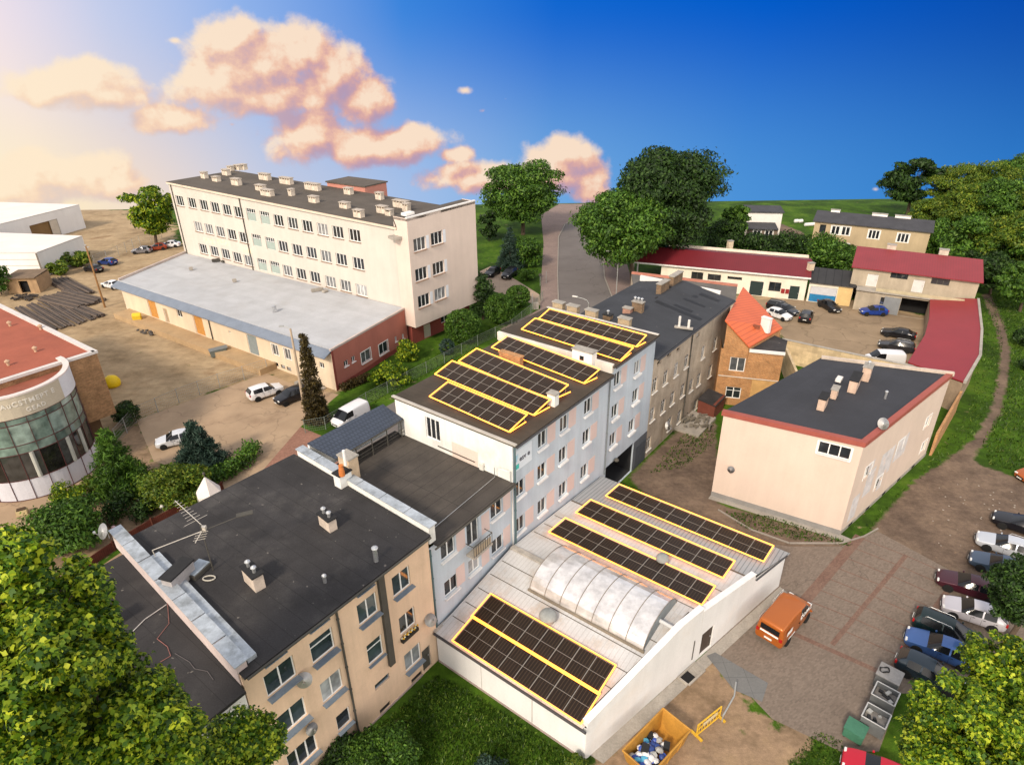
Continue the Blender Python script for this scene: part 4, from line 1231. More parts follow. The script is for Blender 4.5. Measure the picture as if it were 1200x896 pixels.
mb.prism([B3 + BK * 4.2 + Vector((0, 0, 1.7)), B3 + BK * 8.4 + Vector((0, 0, .9)), A3 + BK * 8.4 + Vector((0, 0, .9)), A3 + BK * 4.2 + Vector((0, 0, 1.7))], .12)
mb.build('roof', REDR, b, uvrot=math.atan2(e.y, e.x))
mb = MB(); mb.obox(A3 - BK * .52 - Vector((0, 0, .2)), B3 - A3, BK * -.08, (0, 0, .24)); mb.build('white_fascia', WHITEP, b)
for k in (0, 4.6):
    mb = MB(); q = A3 + Vector((e.x, e.y, 0)) * (.2 + k * .0) + BK * (.2 + k); mb.tube((q.x, q.y, 0), (q.x, q.y, 3.95), .14, .14, 8); mb.build('porch_post', WHITEP, b)
for px, py, lab in ((855, 290, 'pale brick chimney on the ridge of the dark red roof'), (950, 313, 'short cream chimney near the right end of the dark red roof')):
    p = at(px, py, 5.3); t = thing('chimney_stack', lab, 'chimney', p, 'chimneys on the red roofs'); brick_stack('stack', t, p - Vector((0, 0, .5)), .9, .7, 1.7 if px < 900 else 1.2, .3, mat('stack_pale_brick', (.55, .45, .33), .9, .2, 2), CAPM, 0)

b = thing('black_roof_garage', 'small garage with black seamed roof and blue white doors', 'garage', (52, 103, 0))
ga, gb = (49.3, 102.6), (55.2, 99.8)
w = Wall(b, ga, gb, 0, 3.3)
w.opening(.3, 4.3, .05, 2.7); D_ = -.159
mb = MB(); w.bar(mb, .34, 4.26, 1.35, 2.68, D_ - .04, D_ + .06); w.bar(mb, 2.27, 2.33, 1.36, 2.67, D_ + .06, D_ + .08); o = mb.build('garage_door', mat('door_palegrey', (.5, .5, .52), .6, .08, 2), b)
mb = MB(); w.bar(mb, .34, 4.26, .06, 1.345, D_ - .04, D_ + .06); mb.build('blue_panel', mat('door_blue', (.02, .17, .36), .6, .12, 2), o)
w.panel('yellow_pier', mat('pier_yellow', (.62, .44, .2), .9, .1, 1), 4.4, w.L - .02, .02, 3.1, .02)
ee = (w.B - w.A).normalized(); bb_ = -w.n
gc, gd = w.B + bb_ * 5, w.A + bb_ * 5
walls_part(b, [w, Wall(b, gb, gc[:2], 0, 3.3, 4.2), Wall(b, gc[:2], gd[:2], 0, 4.2), Wall(b, gd[:2], ga, 0, 4.2, 3.3)], CREAMW)
BSR = mat('black_seamed_roof', (.035, .034, .035), .7, .2, .5, .1, pattern=('rib', (.016, .016, .016), 1.2, 0, .06))
mb = MB(); mb.prism([w.A - bb_ * .4 + Vector((0, 0, 3.45)) - ee * .1, w.B - bb_ * .4 + ee * .3 + Vector((0, 0, 3.45)), gc + bb_ * .3 + ee * .3 + Vector((0, 0, 4.4)), gd + bb_ * .3 - ee * .1 + Vector((0, 0, 4.4))], .14)
mb.build('roof', BSR, b, uvrot=math.atan2(ee.y, ee.x))

TANW = mat('tan_render', (.43, .335, .21), .9, .1, .4, .06, 9, streak=.12)
b = thing('tan_house', 'two storey tan house with dark slate roof by the wood', 'house', (68, 123, 0))
ta, tb_ = Vector((58.8, 125.2, 0)), Vector((75.5, 115.6, 0))
w = Wall(b, ta[:2], tb_[:2], 0, 7.9)
s, z = w.hit(964, 268); w.window(s, z, 1.1, 1.6, cols=1, frame=DUCT)
for px, py, n in ((979, 270, 2), (991, 271, 2), (1024, 275, 3), (1058, 279, 3), (988, 290, 3)): w.wpx(px, py, 1.5 if n == 2 else 1.9, 1.7, cols=n, fw=.13, surround=True)
q = -w.n * 9
tc3, td = tb_ + q, ta + q
walls_part(b, [w, Wall(b, tb_[:2], tc3[:2], 0, 7.9), Wall(b, tc3[:2], td[:2], 0, 7.9), Wall(b, td[:2], ta[:2], 0, 7.9)], TANW)
ez = Vector((0, 0, 8.0)); rd = Vector((0, 0, 9.1)); wn = w.n; we_ = w.e
mb = MB(); mb.prism([ta + wn * .4 - we_ * .4 + ez, tb_ + wn * .4 + we_ * .4 + ez, tb_ - wn * 4.5 + we_ * .4 + rd, ta - wn * 4.5 - we_ * .4 + rd], .15)
mb.prism([tb_ - wn * 4.5 + we_ * .4 + rd, tc3 - wn * .4 + we_ * .4 + ez, td - wn * .4 - we_ * .4 + ez, ta - wn * 4.5 - we_ * .4 + rd], .15)
SLATE = mat('slate_roof', (.055, .055, .062), .75, .2, .6, .15, 10, pattern=('tile', (.035, .035, .04), .4, .35, .03))
mb.build('roof', SLATE, b, uvrot=math.atan2(we_.y, we_.x))
mb = MB()
for p, qv in ((ta - we_ * .38, td - we_ * .38), (tb_ + we_ * .38, tc3 + we_ * .38)):
    mid = p - wn * 4.5; mb.poly([p + Vector((0, 0, 7.88)), qv + Vector((0, 0, 7.88)), mid + Vector((0, 0, 8.95))])
mb.build('gable', TANW, b)
for k in (.15, .55, .75):
    p = ta.lerp(tb_, k) - wn * 4.4 + Vector((0, 0, 8.9)); t = thing('chimney_stack', ('pale chimney block on the slate roof nearest the field', 'white ridge chimney in the middle of the slate roof', 'white ridge chimney on slate roof nearest the wood')[int(k * 3.9) % 3 if k > .2 else 0], 'chimney', p, 'chimneys on the slate roof'); brick_stack('stack', t, p, 1.6 if k < .2 else 2.6, .5, .55, math.atan2(we_.y, we_.x), WHITEP, CAPM, 0)

b = thing('red_roof_workshop', 'two level grey workshop with red roof and an open garage bay', 'building', (64, 100, 0))
ra, rb_ = Vector((54.9, 100.6, 0)), Vector((69.7, 92.3, 0))
GRW = mat('workshop_render', (.38, .32, .24), .9, .15, .5, .1, 9, streak=.18)
w = Wall(b, ra[:2], rb_[:2], 3.4, 6.4)
for px, py in ((1054, 323), (1102, 330)): w.wpx(px, py, 2.4, 1.0, cols=3, frame=DUCT)
for px, py in ((1021, 332), (1077, 331)):
    s, z = w.hit(px, py); w.door(s, 3.6, 1.5, 2.0, mat('door_pale', (.56, .54, .52), .7, .08, 1))
ee = w.e; nn = w.n; bq = -nn * 6.5
walls_part(b, [w, Wall(b, rb_[:2], (rb_ + bq)[:2], 0, 6.4, 7.9), Wall(b, (rb_ + bq)[:2], (ra + bq)[:2], 0, 7.9), Wall(b, (ra + bq)[:2], ra[:2], 0, 7.9, 6.4)], GRW)
mb = MB(); mb.prism([ra + nn * .5 - ee * .3 + Vector((0, 0, 6.55)), rb_ + nn * .5 + ee * .4 + Vector((0, 0, 6.55)), rb_ + bq * 1.05 + ee * .4 + Vector((0, 0, 8.1)), ra + bq * 1.05 - ee * .3 + Vector((0, 0, 8.1))], .16); mb.build('roof', REDR if False else mat('rose_red_roof', (.21, .024, .03), .5, .1, .4, .05, pattern=('rib', (.16, .02, .025), .35, 0, .02), spec=.4), b, uvrot=math.atan2(ee.y, ee.x))
# ground floor, standing forward, with ramp-like terrace and open bay
g0, g1 = ra + nn * 1.6 + ee * 1.2, rb_ + nn * 1.6 - ee * 1.0
w2 = Wall(b, g0[:2], g1[:2], 0, 3.3, depth=.2)
s, z = w2.hit(1042, 348); w2.window(max(s, 1.2), 2.0, 2.2, 1.2, cols=2, frame=mat('frame_bluegrey', (.1, .13, .17), .6))
s, z = w2.hit(1077, 355); w2.depth = 3.5; bay = (max(4.2, s - 2.4), min(w2.L - 1.0, s + 3.0)); w2.opening(bay[0], bay[1], .02, 2.95)
mb = MB(); op = w2.ops.pop(); o_w = list(w2.ops); w2.depth = .2
w2.ops.append(op); w2.emit(mb); mb.build('lower_wall', GRW, b)
s, z = w2.hit(1057, 357); w2.panel('bay_door', mat('bay_door_grey', (.2, .21, .22), .7, .1, 1), bay[0] - 2.3, bay[0] - .05, .05, 2.8, .06)
mb = MB(); q0 = w2.pt(bay[0] - .3, .03, -2.6); mb.obox(q0, ee * (bay[1] - bay[0] + .6), nn * -.1, (0, 0, 3.2)); mb.obox(w2.pt(bay[0] - .25, .02, -2.5), ee * .1, nn * 2.28, (0, 0, 3.2)); mb.obox(w2.pt(bay[1] + .15, .02, -2.5), ee * .1, nn * 2.28, (0, 0, 3.2)); mb.build('bay_interior', DARK, b)
mb = MB(); mb.obox(w2.pt(-.1, 3.31, .35), ee * (w2.L + .2), nn * -2.2, (0, 0, .22)); mb.build('terrace_slab', CONC, b)
mb = MB(); mb.obox(w2.pt(2.6, 3.54, .3), ee * (w2.L - 3), nn * -.15, (0, 0, .5)); mb.build('terrace_parapet', mat('parapet_yellowgrey', (.42, .36, .24), .9, .15, 1), b)
for px, py, lab in ((1044, 293, 'cream chimney on the workshop roof nearer the tan house'), (1105, 299, 'wide grey chimney on the workshop roof towards the wood')):
    p = at(px, py, 7.9); t = thing('chimney_stack', lab, 'chimney', p, 'chimneys on the red roofs'); brick_stack('stack', t, p - Vector((0, 0, .4)), 1.3, .8, 1.3, math.atan2(ee.y, ee.x), STACKM, CAPM, 0)

b = thing('red_roof_wing', 'curving low wing under one bright red sheet roof along the grass', 'building', (60, 82, 0))
L0 = [at(1090, 348, 3.4), at(1089, 372, 3.4), at(1084, 392, 3.4), at(1064, 424, 3.4)]
R0 = [at(1145, 350, 4.0), at(1149, 386, 4.0), at(1147, 416, 4.0), at(1129, 447, 4.0)]
for i in range(3):
    mb = MB(); mb.prism([L0[i], R0[i], R0[i + 1], L0[i + 1]], .14); mb.build('roof', REDW, b, uvrot=math.atan2((R0[i] - L0[i]).y, (R0[i] - L0[i]).x) + math.pi / 2)
mb = MB()
for i in range(3):
    p, q = R0[i], R0[i + 1]; e = q - p; nn = Vector((e.y, -e.x, 0)).normalized() * -1; mb.obox(p - Vector((0, 0, .2)), e, nn * .3, (0, 0, .32))
mb.build('eave_board', CONC, b)
ws = []
for i in range(3):
    ws.append(Wall(b, L0[i + 1][:2], L0[i][:2], 0, 3.2) if False else Wall(b, L0[i][:2], L0[i + 1][:2], 0, 3.2)); ws.append(Wall(b, R0[i + 1][:2], R0[i][:2], 0, 3.8))
ws.append(Wall(b, L0[3][:2], R0[3][:2], 0, 3.2, 3.8))
walls_part(b, ws, mat('wing_wall', (.3, .22, .15), .95, .25, .6, .15, streak=.2))
mb = MB(); p, q = R0[3], sc_; mb.obox(Vector((R0[3].x, R0[3].y, 0)), Vector((C_[0] + .4 - R0[3].x, C_[1] - R0[3].y, 0)), Vector((.3, 0, 0)), (0, 0, 2.8)); t = thing('brick_boundary_wall', 'brown brick boundary wall between salmon house and red wing', 'wall', (47, 61, 0)); mb.build('masonry', BRICK_O, t)

# far pale house beyond the hedge
b = thing('white_grey_house', 'far white gabled house with grey roof at the field edge', 'house', (62, 158, 0))
fa, fb_ = at(872, 290), at(908, 291)
zp = pole_top(fa, 268)
w = Wall(b, fa[:2], fb_[:2], 0, zp)
for px, py in ((887, 274), (901, 274)): w.wpx(px, py, 1.6, 1.5, cols=2, fw=.12, surround=True)
walls_part(b, [w], mat('house_brown', (.18, .14, .11), .9, .2, 1))
bq = -w.n * 3.5; qa = fa + bq
zq = pole_top(qa, 260); ze = pole_top(qa, 248)
mb = MB(); mb.prism([fa + w.n * .4 + Vector((0, 0, zp + .1)), fb_ + w.n * .4 + Vector((0, 0, zp + .1)), fb_ + bq + Vector((0, 0, zq)), fa + bq + Vector((0, 0, zq))], .15); mb.build('porch_roof', SLATE, b)
w2 = Wall(b, (fa + bq)[:2], (fb_ + bq + w.e * 1.2)[:2], 0, ze); w3 = Wall(b, (fb_ + bq + w.e * 1.2)[:2], (fb_ + bq * 3 + w.e * 1.2)[:2], 0, ze)
walls_part(b, [w2, w3], mat('house_white', (.75, .72, .68), .9, .05, 1), 'upper_wall')
zr2 = pole_top(qa + bq * 1.2, 240)
mb = MB(); mb.prism([fa + bq + w.n * .3 + Vector((0, 0, ze + .1)), fb_ + bq + w.n * .3 + w.e * 1.5 + Vector((0, 0, ze + .1)), fb_ + bq * 2.2 + w.e * 1.5 + Vector((0, 0, zr2)), fa + bq * 2.2 + Vector((0, 0, zr2))], .2); mb.build('roof', SLATE, b)
# ================================================================== SCHOOL + ANNEX
SCHW = mat('school_cream_render', (.55, .50, .445), .9, .06, .3, .04, 8, streak=.07)
SCHE = mat('school_end_render', (.64, .53, .46), .9, .05, .3, .04, 8, streak=.06)
BRED = mat('red_brown_cladding', (.25, .06, .045), .9, .15, .6, .1, 9)
SFELT = mat('school_roof_felt', (.095, .08, .066), .9, .2, .3, .15, 10, pattern=('seam', (.075, .063, .052), 12., 1.2, .02))
fx, fy = Vector((-59.8, 117.7, 0)), Vector((-15.0, 87.0, 0))
b = thing('school_building', 'large cream three storey school with dark flat roof full of vent stacks', 'school', (-37, 102, 0))
w = Wall(b, fx[:2], fy[:2], 0, 18.1, 17.0, depth=.2)
bkS = -w.n * 13.3
STW = mat('stair_panel_green', (.3, .36, .33), .6, .1, 1)
rows = (([(123, 222), (180, 232), (235, 242), (288, 253), (343, 264), (398, 275), (585, 314), (652, 327), (720, 341), (792, 356), (863, 369), (942, 384)], [(458, 288), (522, 302)], 14.9, 14.1),
        ([(210, 343), (260, 354), (313, 367), (367, 380), (422, 394), (607, 436), (673, 452), (740, 465), (808, 482), (880, 497), (960, 516)], [(484, 408), (548, 423)], 11, 10.4),
        ([(233, 447), (285, 458), (338, 471), (392, 487), (445, 502), (628, 549), (692, 565), (757, 580), (830, 602), (900, 620), (975, 641)], [(510, 522), (570, 535)], 7.3, 7))
for r_, st_, za, zb in rows:
    hits = [w.hit(180 + x / 4, 180 + y / 4) for x, y in r_]
    for s, z in hits: w.window(s, z, 2.25, 1.75, cols=3, fw=.09, sill=(mat('sill_brown', (.25, .15, .1), .7), .16, .07))
    for x, y in st_:
        s, z = w.hit(180 + x / 4, 180 + y / 4)
        o = w.window(s, z, 2.3, 2.0, cols=4, transom=True, fw=.07)
        mb = MB(); w.bar(mb, s - 1.08, s + 1.08, z - .93, z + .25, -.17, -.1); mb.build('stair_panel', STW, o)
s, z = w.hit(288, 270); w.pipe(s, 5.4, 17.4, .09, DUCT); w.pipe(.8, 5.4, 17.9, .08, DUCT); w.pipe(w.L - .3, 1, 16.8, .09, DUCT)
for px, py, sx in ((245, 282, 3.4), (262, 284, 3.6), (289, 293, 2.6)):
    s, z = w.hit(px, py); w.panel('faded_lettering_patch', mat('faded_patch', (.66, .57, .44), .9, .2, 2), s - sx / 2, s + sx / 2, z - .45, z + .4, .006)
walls_part(b, [w, Wall(b, (fx + bkS)[:2], fx[:2], 0, 18.1), Wall(b, (fy + bkS)[:2], (fx + bkS)[:2], 0, 17.0, 18.1)], SCHW)
# end block standing a little forward, over a recessed red ground floor
q0, q1 = Vector((-13.5, 85.5, 0)), Vector((-5.0, 96.2, 0))
we2 = Wall(b, q0[:2], q1[:2], 3.2, 18.5, 18.5, depth=.2)
for px, py in ((492, 286), (512, 279), (494, 321), (514, 314), (497, 352), (516, 344)):
    s, z = we2.hit(px, py); we2.window(s, z, 2.3, 1.8, cols=3, fw=.09, sill=(mat('sill_brown', (.25, .15, .1), .7), .2, .08))
    we2.panel('shutter_panel', mat('panel_bluewhite', (.66, .68, .72), .8, .05), s + 1.22, s + 1.75, z - .9, z + .9, .012)
ie = -we2.n * 3.2
cornerF = fy + (q0 - fy) - we2.n * 2.2
ws = [we2, Wall(b, (q0 - we2.n * 2.6)[:2], q0[:2], 3.2, 18.5), Wall(b, q1[:2], (q1 - we2.n * 2.6)[:2], 3.2, 18.5)]
walls_part(b, ws, SCHE, 'end_wall')
mb = MB(); mb.prism([q0, q1, q1 - we2.n * 2.6, q0 - we2.n * 2.6], 3.1, 3.2); mb.build('overhang_soffit', SCHE, b)
wg = Wall(b, (q0 - we2.n * 1.5 + we2.e * .6)[:2], (q1 - we2.n * 1.5 - we2.e * .6)[:2], 0, 3.15)
s, z = wg.hit(502, 402); wg.door(max(1.2, s), .05, 1.4, 2.1, mat('door_cream', (.5, .45, .36), .7)); s, z = wg.hit(520, 396); wg.window(6.8, 1.8, 1.6, 1.0)
walls_part(b, [wg, Wall(b, (q0 - we2.n * 5 + we2.e * .6)[:2], wg.A[:2], 0, 3.15), Wall(b, wg.B[:2], (q1 - we2.n * 5)[:2], 0, 3.15)], BRED, 'base_wall')
mb = MB(); zr = Vector((0, 0, 1))
mb.prism([fx + zr * 18.2 + w.n * .3, fy + zr * 17.1 + w.n * .3, fy + bkS + zr * 17.1, fx + bkS + zr * 18.2], .2)
mb.build('roof', SFELT, b, uvrot=math.atan2(w.e.y, w.e.x))
mb = MB(); a_ = q0 - we2.n * 2.6
mb.prism([Vector((*fy[:2], 17.22)) + w.n * .3, Vector((*a_[:2], 18.3)), Vector((*(q1 - we2.n * 2.6)[:2], 18.3)), Vector((*(fy + bkS)[:2], 17.22))], .5)
mb.prism([Vector((*a_[:2], 18.4)), Vector((*q0[:2], 18.4)), Vector((*q1[:2], 18.4)), Vector((*(q1 - we2.n * 2.6)[:2], 18.4))], .3)
mb.build('end_roof', SFELT, b)
mb = MB(); mb.obox(q0 + zr * 18.45 + we2.n * .06, q1 - q0, we2.n * -.36, zr * .16); mb.build('coping', WHITEP, b)
mb = MB(); mb.obox(fx + zr * 17.85 + w.n * .26, fy - fx - zr * 1.1, w.n * .1, zr * .3); mb.build('eave_board', mat('eave_cream', (.6, .5, .4), .8), b)
mb = MB(); mb.box(fy + w.n * .5 + zr * 15.6, 1.6, 1.6, .35, .6); mb.build('corner_ledge', CONC, b)
p = fx + (fy - fx) * .42 + bkS * 1.0; 
mb = MB(); mb.obox(p + zr * 0 + w.e * 3, w.e * 9, -w.n * 5, zr * 18.3); mb.build('stair_tower', mat('tower_pinkred', (.5, .22, .17), .9, .1, .5), b)
mb = MB(); mb.obox(p + zr * 18.31 + w.e * 2.8 + w.n * .2, w.e * 9.4, -w.n * 5.4, zr * .2); mb.build('tower_roof', SFELT, b)
VST = mat('vent_stack_concrete', (.58, .50, .41), .95, .25, 2, .15, streak=.2)
SV = 'vent stacks on the school roof'
vs_ = [(243, 110, 1.6, 2), (298, 122, 2, 3), (392, 137, 2.6, 4), (345, 95, 2.2, 3), (365, 75, 1.6, 2), (400, 72, 2, 3), (425, 70, 2, 3), (525, 112, 3.4, 4), (505, 158, 2.6, 3), (535, 180, 3.4, 4), (625, 128, 3.8, 4), (648, 178, 1, 1), (748, 152, 4.4, 6), (752, 205, 2.2, 3), (915, 167, 2, 3), (897, 227, 2.2, 3), (962, 265, 2, 2), (1060, 187, 1.6, 2), (1072, 245, 2.2, 3), (1160, 220, 3.6, 4), (1105, 255, 1.4, 1), (1185, 235, 1.4, 2)]
side_of = lambda i: ('leftmost', 'second', 'third', 'fourth', 'fifth', 'sixth', 'seventh', 'eighth', 'ninth', 'tenth', 'eleventh', 'twelfth', 'thirteenth', 'fourteenth', 'fifteenth', 'sixteenth', 'seventeenth', 'eighteenth', 'nineteenth', 'twentieth', 'twenty first', 'rightmost')[i]
order = sorted(range(len(vs_)), key=lambda i: vs_[i][0])
for i, (x, y, ln, fl) in enumerate(vs_):
    p = at(180 + x / 4, 180 + y / 4 + 4, 17.75)
    k = (p - fx).dot(w.e) / w.L
    p.z = 18.2 - 1.1 * min(1, max(0, k))
    rk = order.index(i)
    t = thing('vent_stack', f"{'small single' if fl < 2 else 'short' if fl < 3 else 'long' if fl > 3 else 'medium'} pale vent stack, {side_of(rk)} along the school roof from the left", 'vent stack', p, SV)
    hgt = random.uniform(.45, .8); ln *= .74
    mb = MB(); mb.box(p, ln, .8, hgt, math.atan2(w.e.y, w.e.x)); o = mb.build('shaft', VST, t)
    mb = MB(); mb.box(p + zr * (hgt + .28), ln + .16, .95, .1, math.atan2(w.e.y, w.e.x)); mb.build('cap', mat('vent_cap', (.4, .35, .3), .9, .2, 2), t)
    mb = MB()
    for j in range(fl + 1):
        q = p + w.e * (ln * (j / max(fl, 1) - .5) * .92); mb.box(q + zr * hgt, .14, .75, .28, math.atan2(w.e.y, w.e.x))
    mb.build('louvre', VST, t)
p = at(478, 252, 18.6); mb = MB(); mb.box(p, 1.6, 1., .4, .9); tag(recentre(mb.build('white_roof_box', WHITEP, bevel=.05)), 'small white box on the corner of the school end wall', 'roof box')

b = thing('school_annex', 'long single storey annex with pale grey roof, cream front and red end wall', 'building', (-40, 95, 0))
aA, aB = Vector((-63.6, 101.8, 0)), Vector((-22.1, 72.6, 0))
aC = Vector((-15.0, 86.9, 0)); aD = Vector((-59.8, 117.6, 0))
ANX = mat('annex_cream', (.68, .56, .42), .9, .08, .4, .05, 9, streak=.1)
REDA = mat('annex_red_wall', (.42, .15, .11), .9, .08, .5, .05, 10, streak=.08)
w = Wall(b, aA[:2], aB[:2], 0, 5.1)
OD = mat('door_orange_wood', (.5, .24, .06), .7, .15, 2, .1)
for px in (177.5, 232.5):
    s, z = w.hit(px, 356 if px < 200 else 378); w.door(s, .9, 2.4, 3.0, OD)
s, z = w.hit(194, 366); w.door(s, .9, 1.1, 2.3, mat('door_dull', (.4, .3, .2), .8))
s, z = w.hit(210, 366); w.window(s, z, 1.4, 1.5)
s, z = w.hit(295, 398); w.door(s, .9, 2.2, 2.9, mat('door_greyblue', (.22, .26, .27), .6, .1, 2)); 
for px, py in ((322.5, 410), (337, 415)): w.wpx(px, py, 1.3, 1.6, surround=True)
w.wpx(377, 428, .9, .8)
for px, py in ((269, 389),): w.wpx(px, py, .4, .4, cols=1, name='vent')
for px in (326, 334, 341):
    s, z = w.hit(px, 438 + (px - 326) * .45); w.window(s, .62, .9, .55, cols=1, name='cellar_window', frame=DUCT)
s, z = w.hit(246, 380); w.pipe(s, .9, 5, .08, DUCT)
wr = Wall(b, aB[:2], aC[:2], 0, 5.5)
for px, py, wd, h in ((405.5, 425.5, .8, .8), (414, 420.5, .7, .8), (429, 417, 2.0, 1.6), (449.5, 407.5, 2.0, 1.6), (464, 397, .5, .8), (472.5, 394, .5, .8)): wr.wpx(px, py, wd, h, sill=(SILL_W, .14, .08), surround=wd > 1)
wr.panel('plinth', BRED, .02, wr.L, .01, .6, .04); wr.panel('corner_pipe', BRED, .0, .35, .6, 5.4, .05)
walls_part(b, [w, Wall(b, aD[:2], aA[:2], 0, 5.1)], ANX)
walls_part(b, [wr], REDA, 'end_wall')
ROOFP = mat('pale_membrane_roof', (.42, .43, .45), .7, .1, .35, .08, 8, col2=(.36, .355, .36), c2=(.5, .8), sc2=.25, pattern=('seam', (.36, .36, .37), 14., 1.5, .02))
mb = MB(); mb.prism([aA + zr * 5.45 - w.e * .3, aB + zr * 5.6 - w.n * .2, aC + zr * 5.6 , aD + zr * 5.45], .15); mb.build('roof', ROOFP, b, uvrot=math.atan2(w.e.y, w.e.x))
mb = MB(); mb.prism([aA + zr * 5.4 - w.e * .3 - w.n * .1, aB + zr * 5.53 - w.n * .1 , aB + zr * 4.9 + w.n * 1.15, aA + zr * 4.8 + w.n * 1.3 - w.e * .3], .12); mb.build('canopy_eave', mat('eave_bluegrey', (.17, .2, .25), .6, .12, .8), b)
mb = MB(); mb.obox(aB + zr * 5.45 + wr.n * .05, aC - aB, wr.n * -.3, zr * .25); mb.build('roof_edging', mat('edge_pale', (.5, .42, .38), .7), b)
mb = MB(); mb.obox(aA + zr * 5.46, aD - aA, w.e * .3, zr * .35); mb.build('roof_edging', mat('edge_pale', (.5, .42, .38), .7), b)
mb = MB(); mb.obox(aA + w.n * .02 + w.e * 1, w.e * 38, w.n * 2.6, zr * .85); mb.build('loading_dock', mat('dock_sandy', (.40, .28, .16), .95, .15, .6, .1), b)
mb = MB()
for k in range(6): mb.obox(aB + w.n * (.3) - w.e * (4.9 - .55 * k), w.e * .56, w.n * 2.2, zr * (.95 - .16 * k))
mb.build('steps', CONC, b)
for i, (px, py, lab) in enumerate(((224, 316, 'small vent upstand at the far left of the pale annex roof'), (275, 330, 'small vent upstand in the middle left of the pale annex roof'), (322, 365, 'dark capped vent pipe on the pale annex roof'), (372, 341, 'pair of low grey boxes beside the school wall on the annex roof'), (255, 306, 'brown junk lying by the school wall on the annex roof'))):
    p = at(px, py, 5.6); mb = MB(); mb.box(p, .6 if i < 3 else 1.8, .5, .45, .5)
    if i == 2: mb.lathe([(.3, .4), (.3, .8), (.35, .85), (.02, 1.0)], p, n=10)
    if i > 2: mb.box(p + Vector((1.3, -.5, 0)), .8, .6, .3, 1)
    tag(recentre(mb.build('roof_upstand', (CONC, CONC, METAL, CONC, DUCT)[i], bevel=.02)), lab, 'roof vent')

# ================================================================== LEFT: RED ROOFED SHOP WITH CURVED GLASS FRONT
b = thing('curved_glass_shop', 'brick shop with red flat roof and curved glazed front with lettering', 'building', (-55, 66, 0))
ZT = 10.5
k0, k1 = at(113, 413, ZT), at(0, 358, ZT); k0.z = k1.z = 0
e_r = (k0 - k1).normalized(); dk = at(0, 450, ZT) - at(82, 424, ZT); dk.z = 0; dk.normalize()
k1 = k0 - e_r * 32; k2 = k0 + dk * 20; k3 = k1 + dk * 20
SB = mat('shop_stone_cladding', (.36, .20, .10), .95, .3, .7, .25, 5, pattern=('brick', (.3, .19, .1), .45, .16, .02), bump=.5, col2=(.25, .12, .06), sc2=.8)
walls_part(b, [Wall(b, k0[:2], k1[:2], 3.4, ZT - .1), Wall(b, k2[:2], k0[:2], 3.4, ZT - .1), Wall(b, k3[:2], k2[:2], 0, ZT - .1), Wall(b, k1[:2], k3[:2], 0, ZT - .1)], SB)
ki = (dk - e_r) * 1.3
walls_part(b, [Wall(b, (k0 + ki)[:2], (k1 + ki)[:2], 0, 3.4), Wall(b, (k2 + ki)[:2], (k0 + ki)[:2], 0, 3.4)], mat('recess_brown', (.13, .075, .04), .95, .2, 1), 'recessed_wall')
mb = MB(); mb.prism([k0, k1, k3, k2], 3.3, 3.41); mb.build('overhang', SB, b)
REDF = mat('red_felt_roof', (.30, .085, .05), .8, .18, .3, .1, 9, col2=(.22, .06, .038), sc2=.25)
roof_slab(b, [k0 + zr * ZT, k1 + zr * ZT, k3 + zr * ZT, k2 + zr * ZT], .12, REDF)
mb = MB()
for p, q in ((k0, k1), (k2, k0)):
    d = q - p; n_ = Vector((d.y, -d.x, 0)).normalized(); mb.obox(p + zr * (ZT - .05) + n_ * .12 - d.normalized() * .12, d, n_ * -.5, zr * .28)
mb.build('roof_coping', mat('coping_grey', (.55, .52, .5), .6, .1, 1), b)
for i, (px, py, lab) in enumerate(((48, 386, 'rusty mushroom vent at the upper part of the red shop roof'), (42, 412, 'pair of pale vents in the middle of the red shop roof'), (10, 428, 'small vent near the front of the red shop roof'), (12, 382, 'dark small vent far back on the red shop roof'))):
    p = at(px, py, ZT); mb = MB(); mb.tube(p, p + zr * .4, .14, .14, 8); mb.lathe([(.24, .38), (.24, .5), (.02, .65)], p, n=10); tag(recentre(mb.build('roof_vent', mat('vent_rust', (.45, .3, .2), .7, .2, 2))), lab, 'roof vent')
# curved front: an arc of a big cylinder
arcp = [at2(0, 588), at2(66, 576.5), at2(116.6, 540.6)]
(x1, y1), (x2, y2), (x3, y3) = arcp
D2 = 2 * (x1 * (y2 - y3) + x2 * (y3 - y1) + x3 * (y1 - y2))
CXc = ((x1 ** 2 + y1 ** 2) * (y2 - y3) + (x2 ** 2 + y2 ** 2) * (y3 - y1) + (x3 ** 2 + y3 ** 2) * (y1 - y2)) / D2
CYc = ((x1 ** 2 + y1 ** 2) * (x3 - x2) + (x2 ** 2 + y2 ** 2) * (x1 - x3) + (x3 ** 2 + y3 ** 2) * (x2 - x1)) / D2
RCc = math.hypot(x1 - CXc, y1 - CYc)
a0 = math.atan2(y1 - CYc, x1 - CXc) - .9; a1 = math.atan2(y3 - CYc, x3 - CXc) + .75
print('ARC', CXc, CYc, RCc, a0, a1)
AP = lambda a, z, r=0.: Vector((CXc + (RCc + r) * math.cos(a), CYc + (RCc + r) * math.sin(a), z))
npan = 12
FRZ = mat('fascia_sand', (.46, .40, .31), .8, .08, .5); FRB = mat('fascia_pale', (.6, .6, .64), .8, .06, .5)
MULL = mat('mullion_maroon', (.09, .03, .03), .5)
GLG = glass('shop_glass_green', (.16, .22, .19), .25, .08); GLD = glass('shop_glass_dark', (.02, .02, .018), .1, .06)
PANL = mat('parapet_panel', (.55, .55, .6), .6, .06, 1)


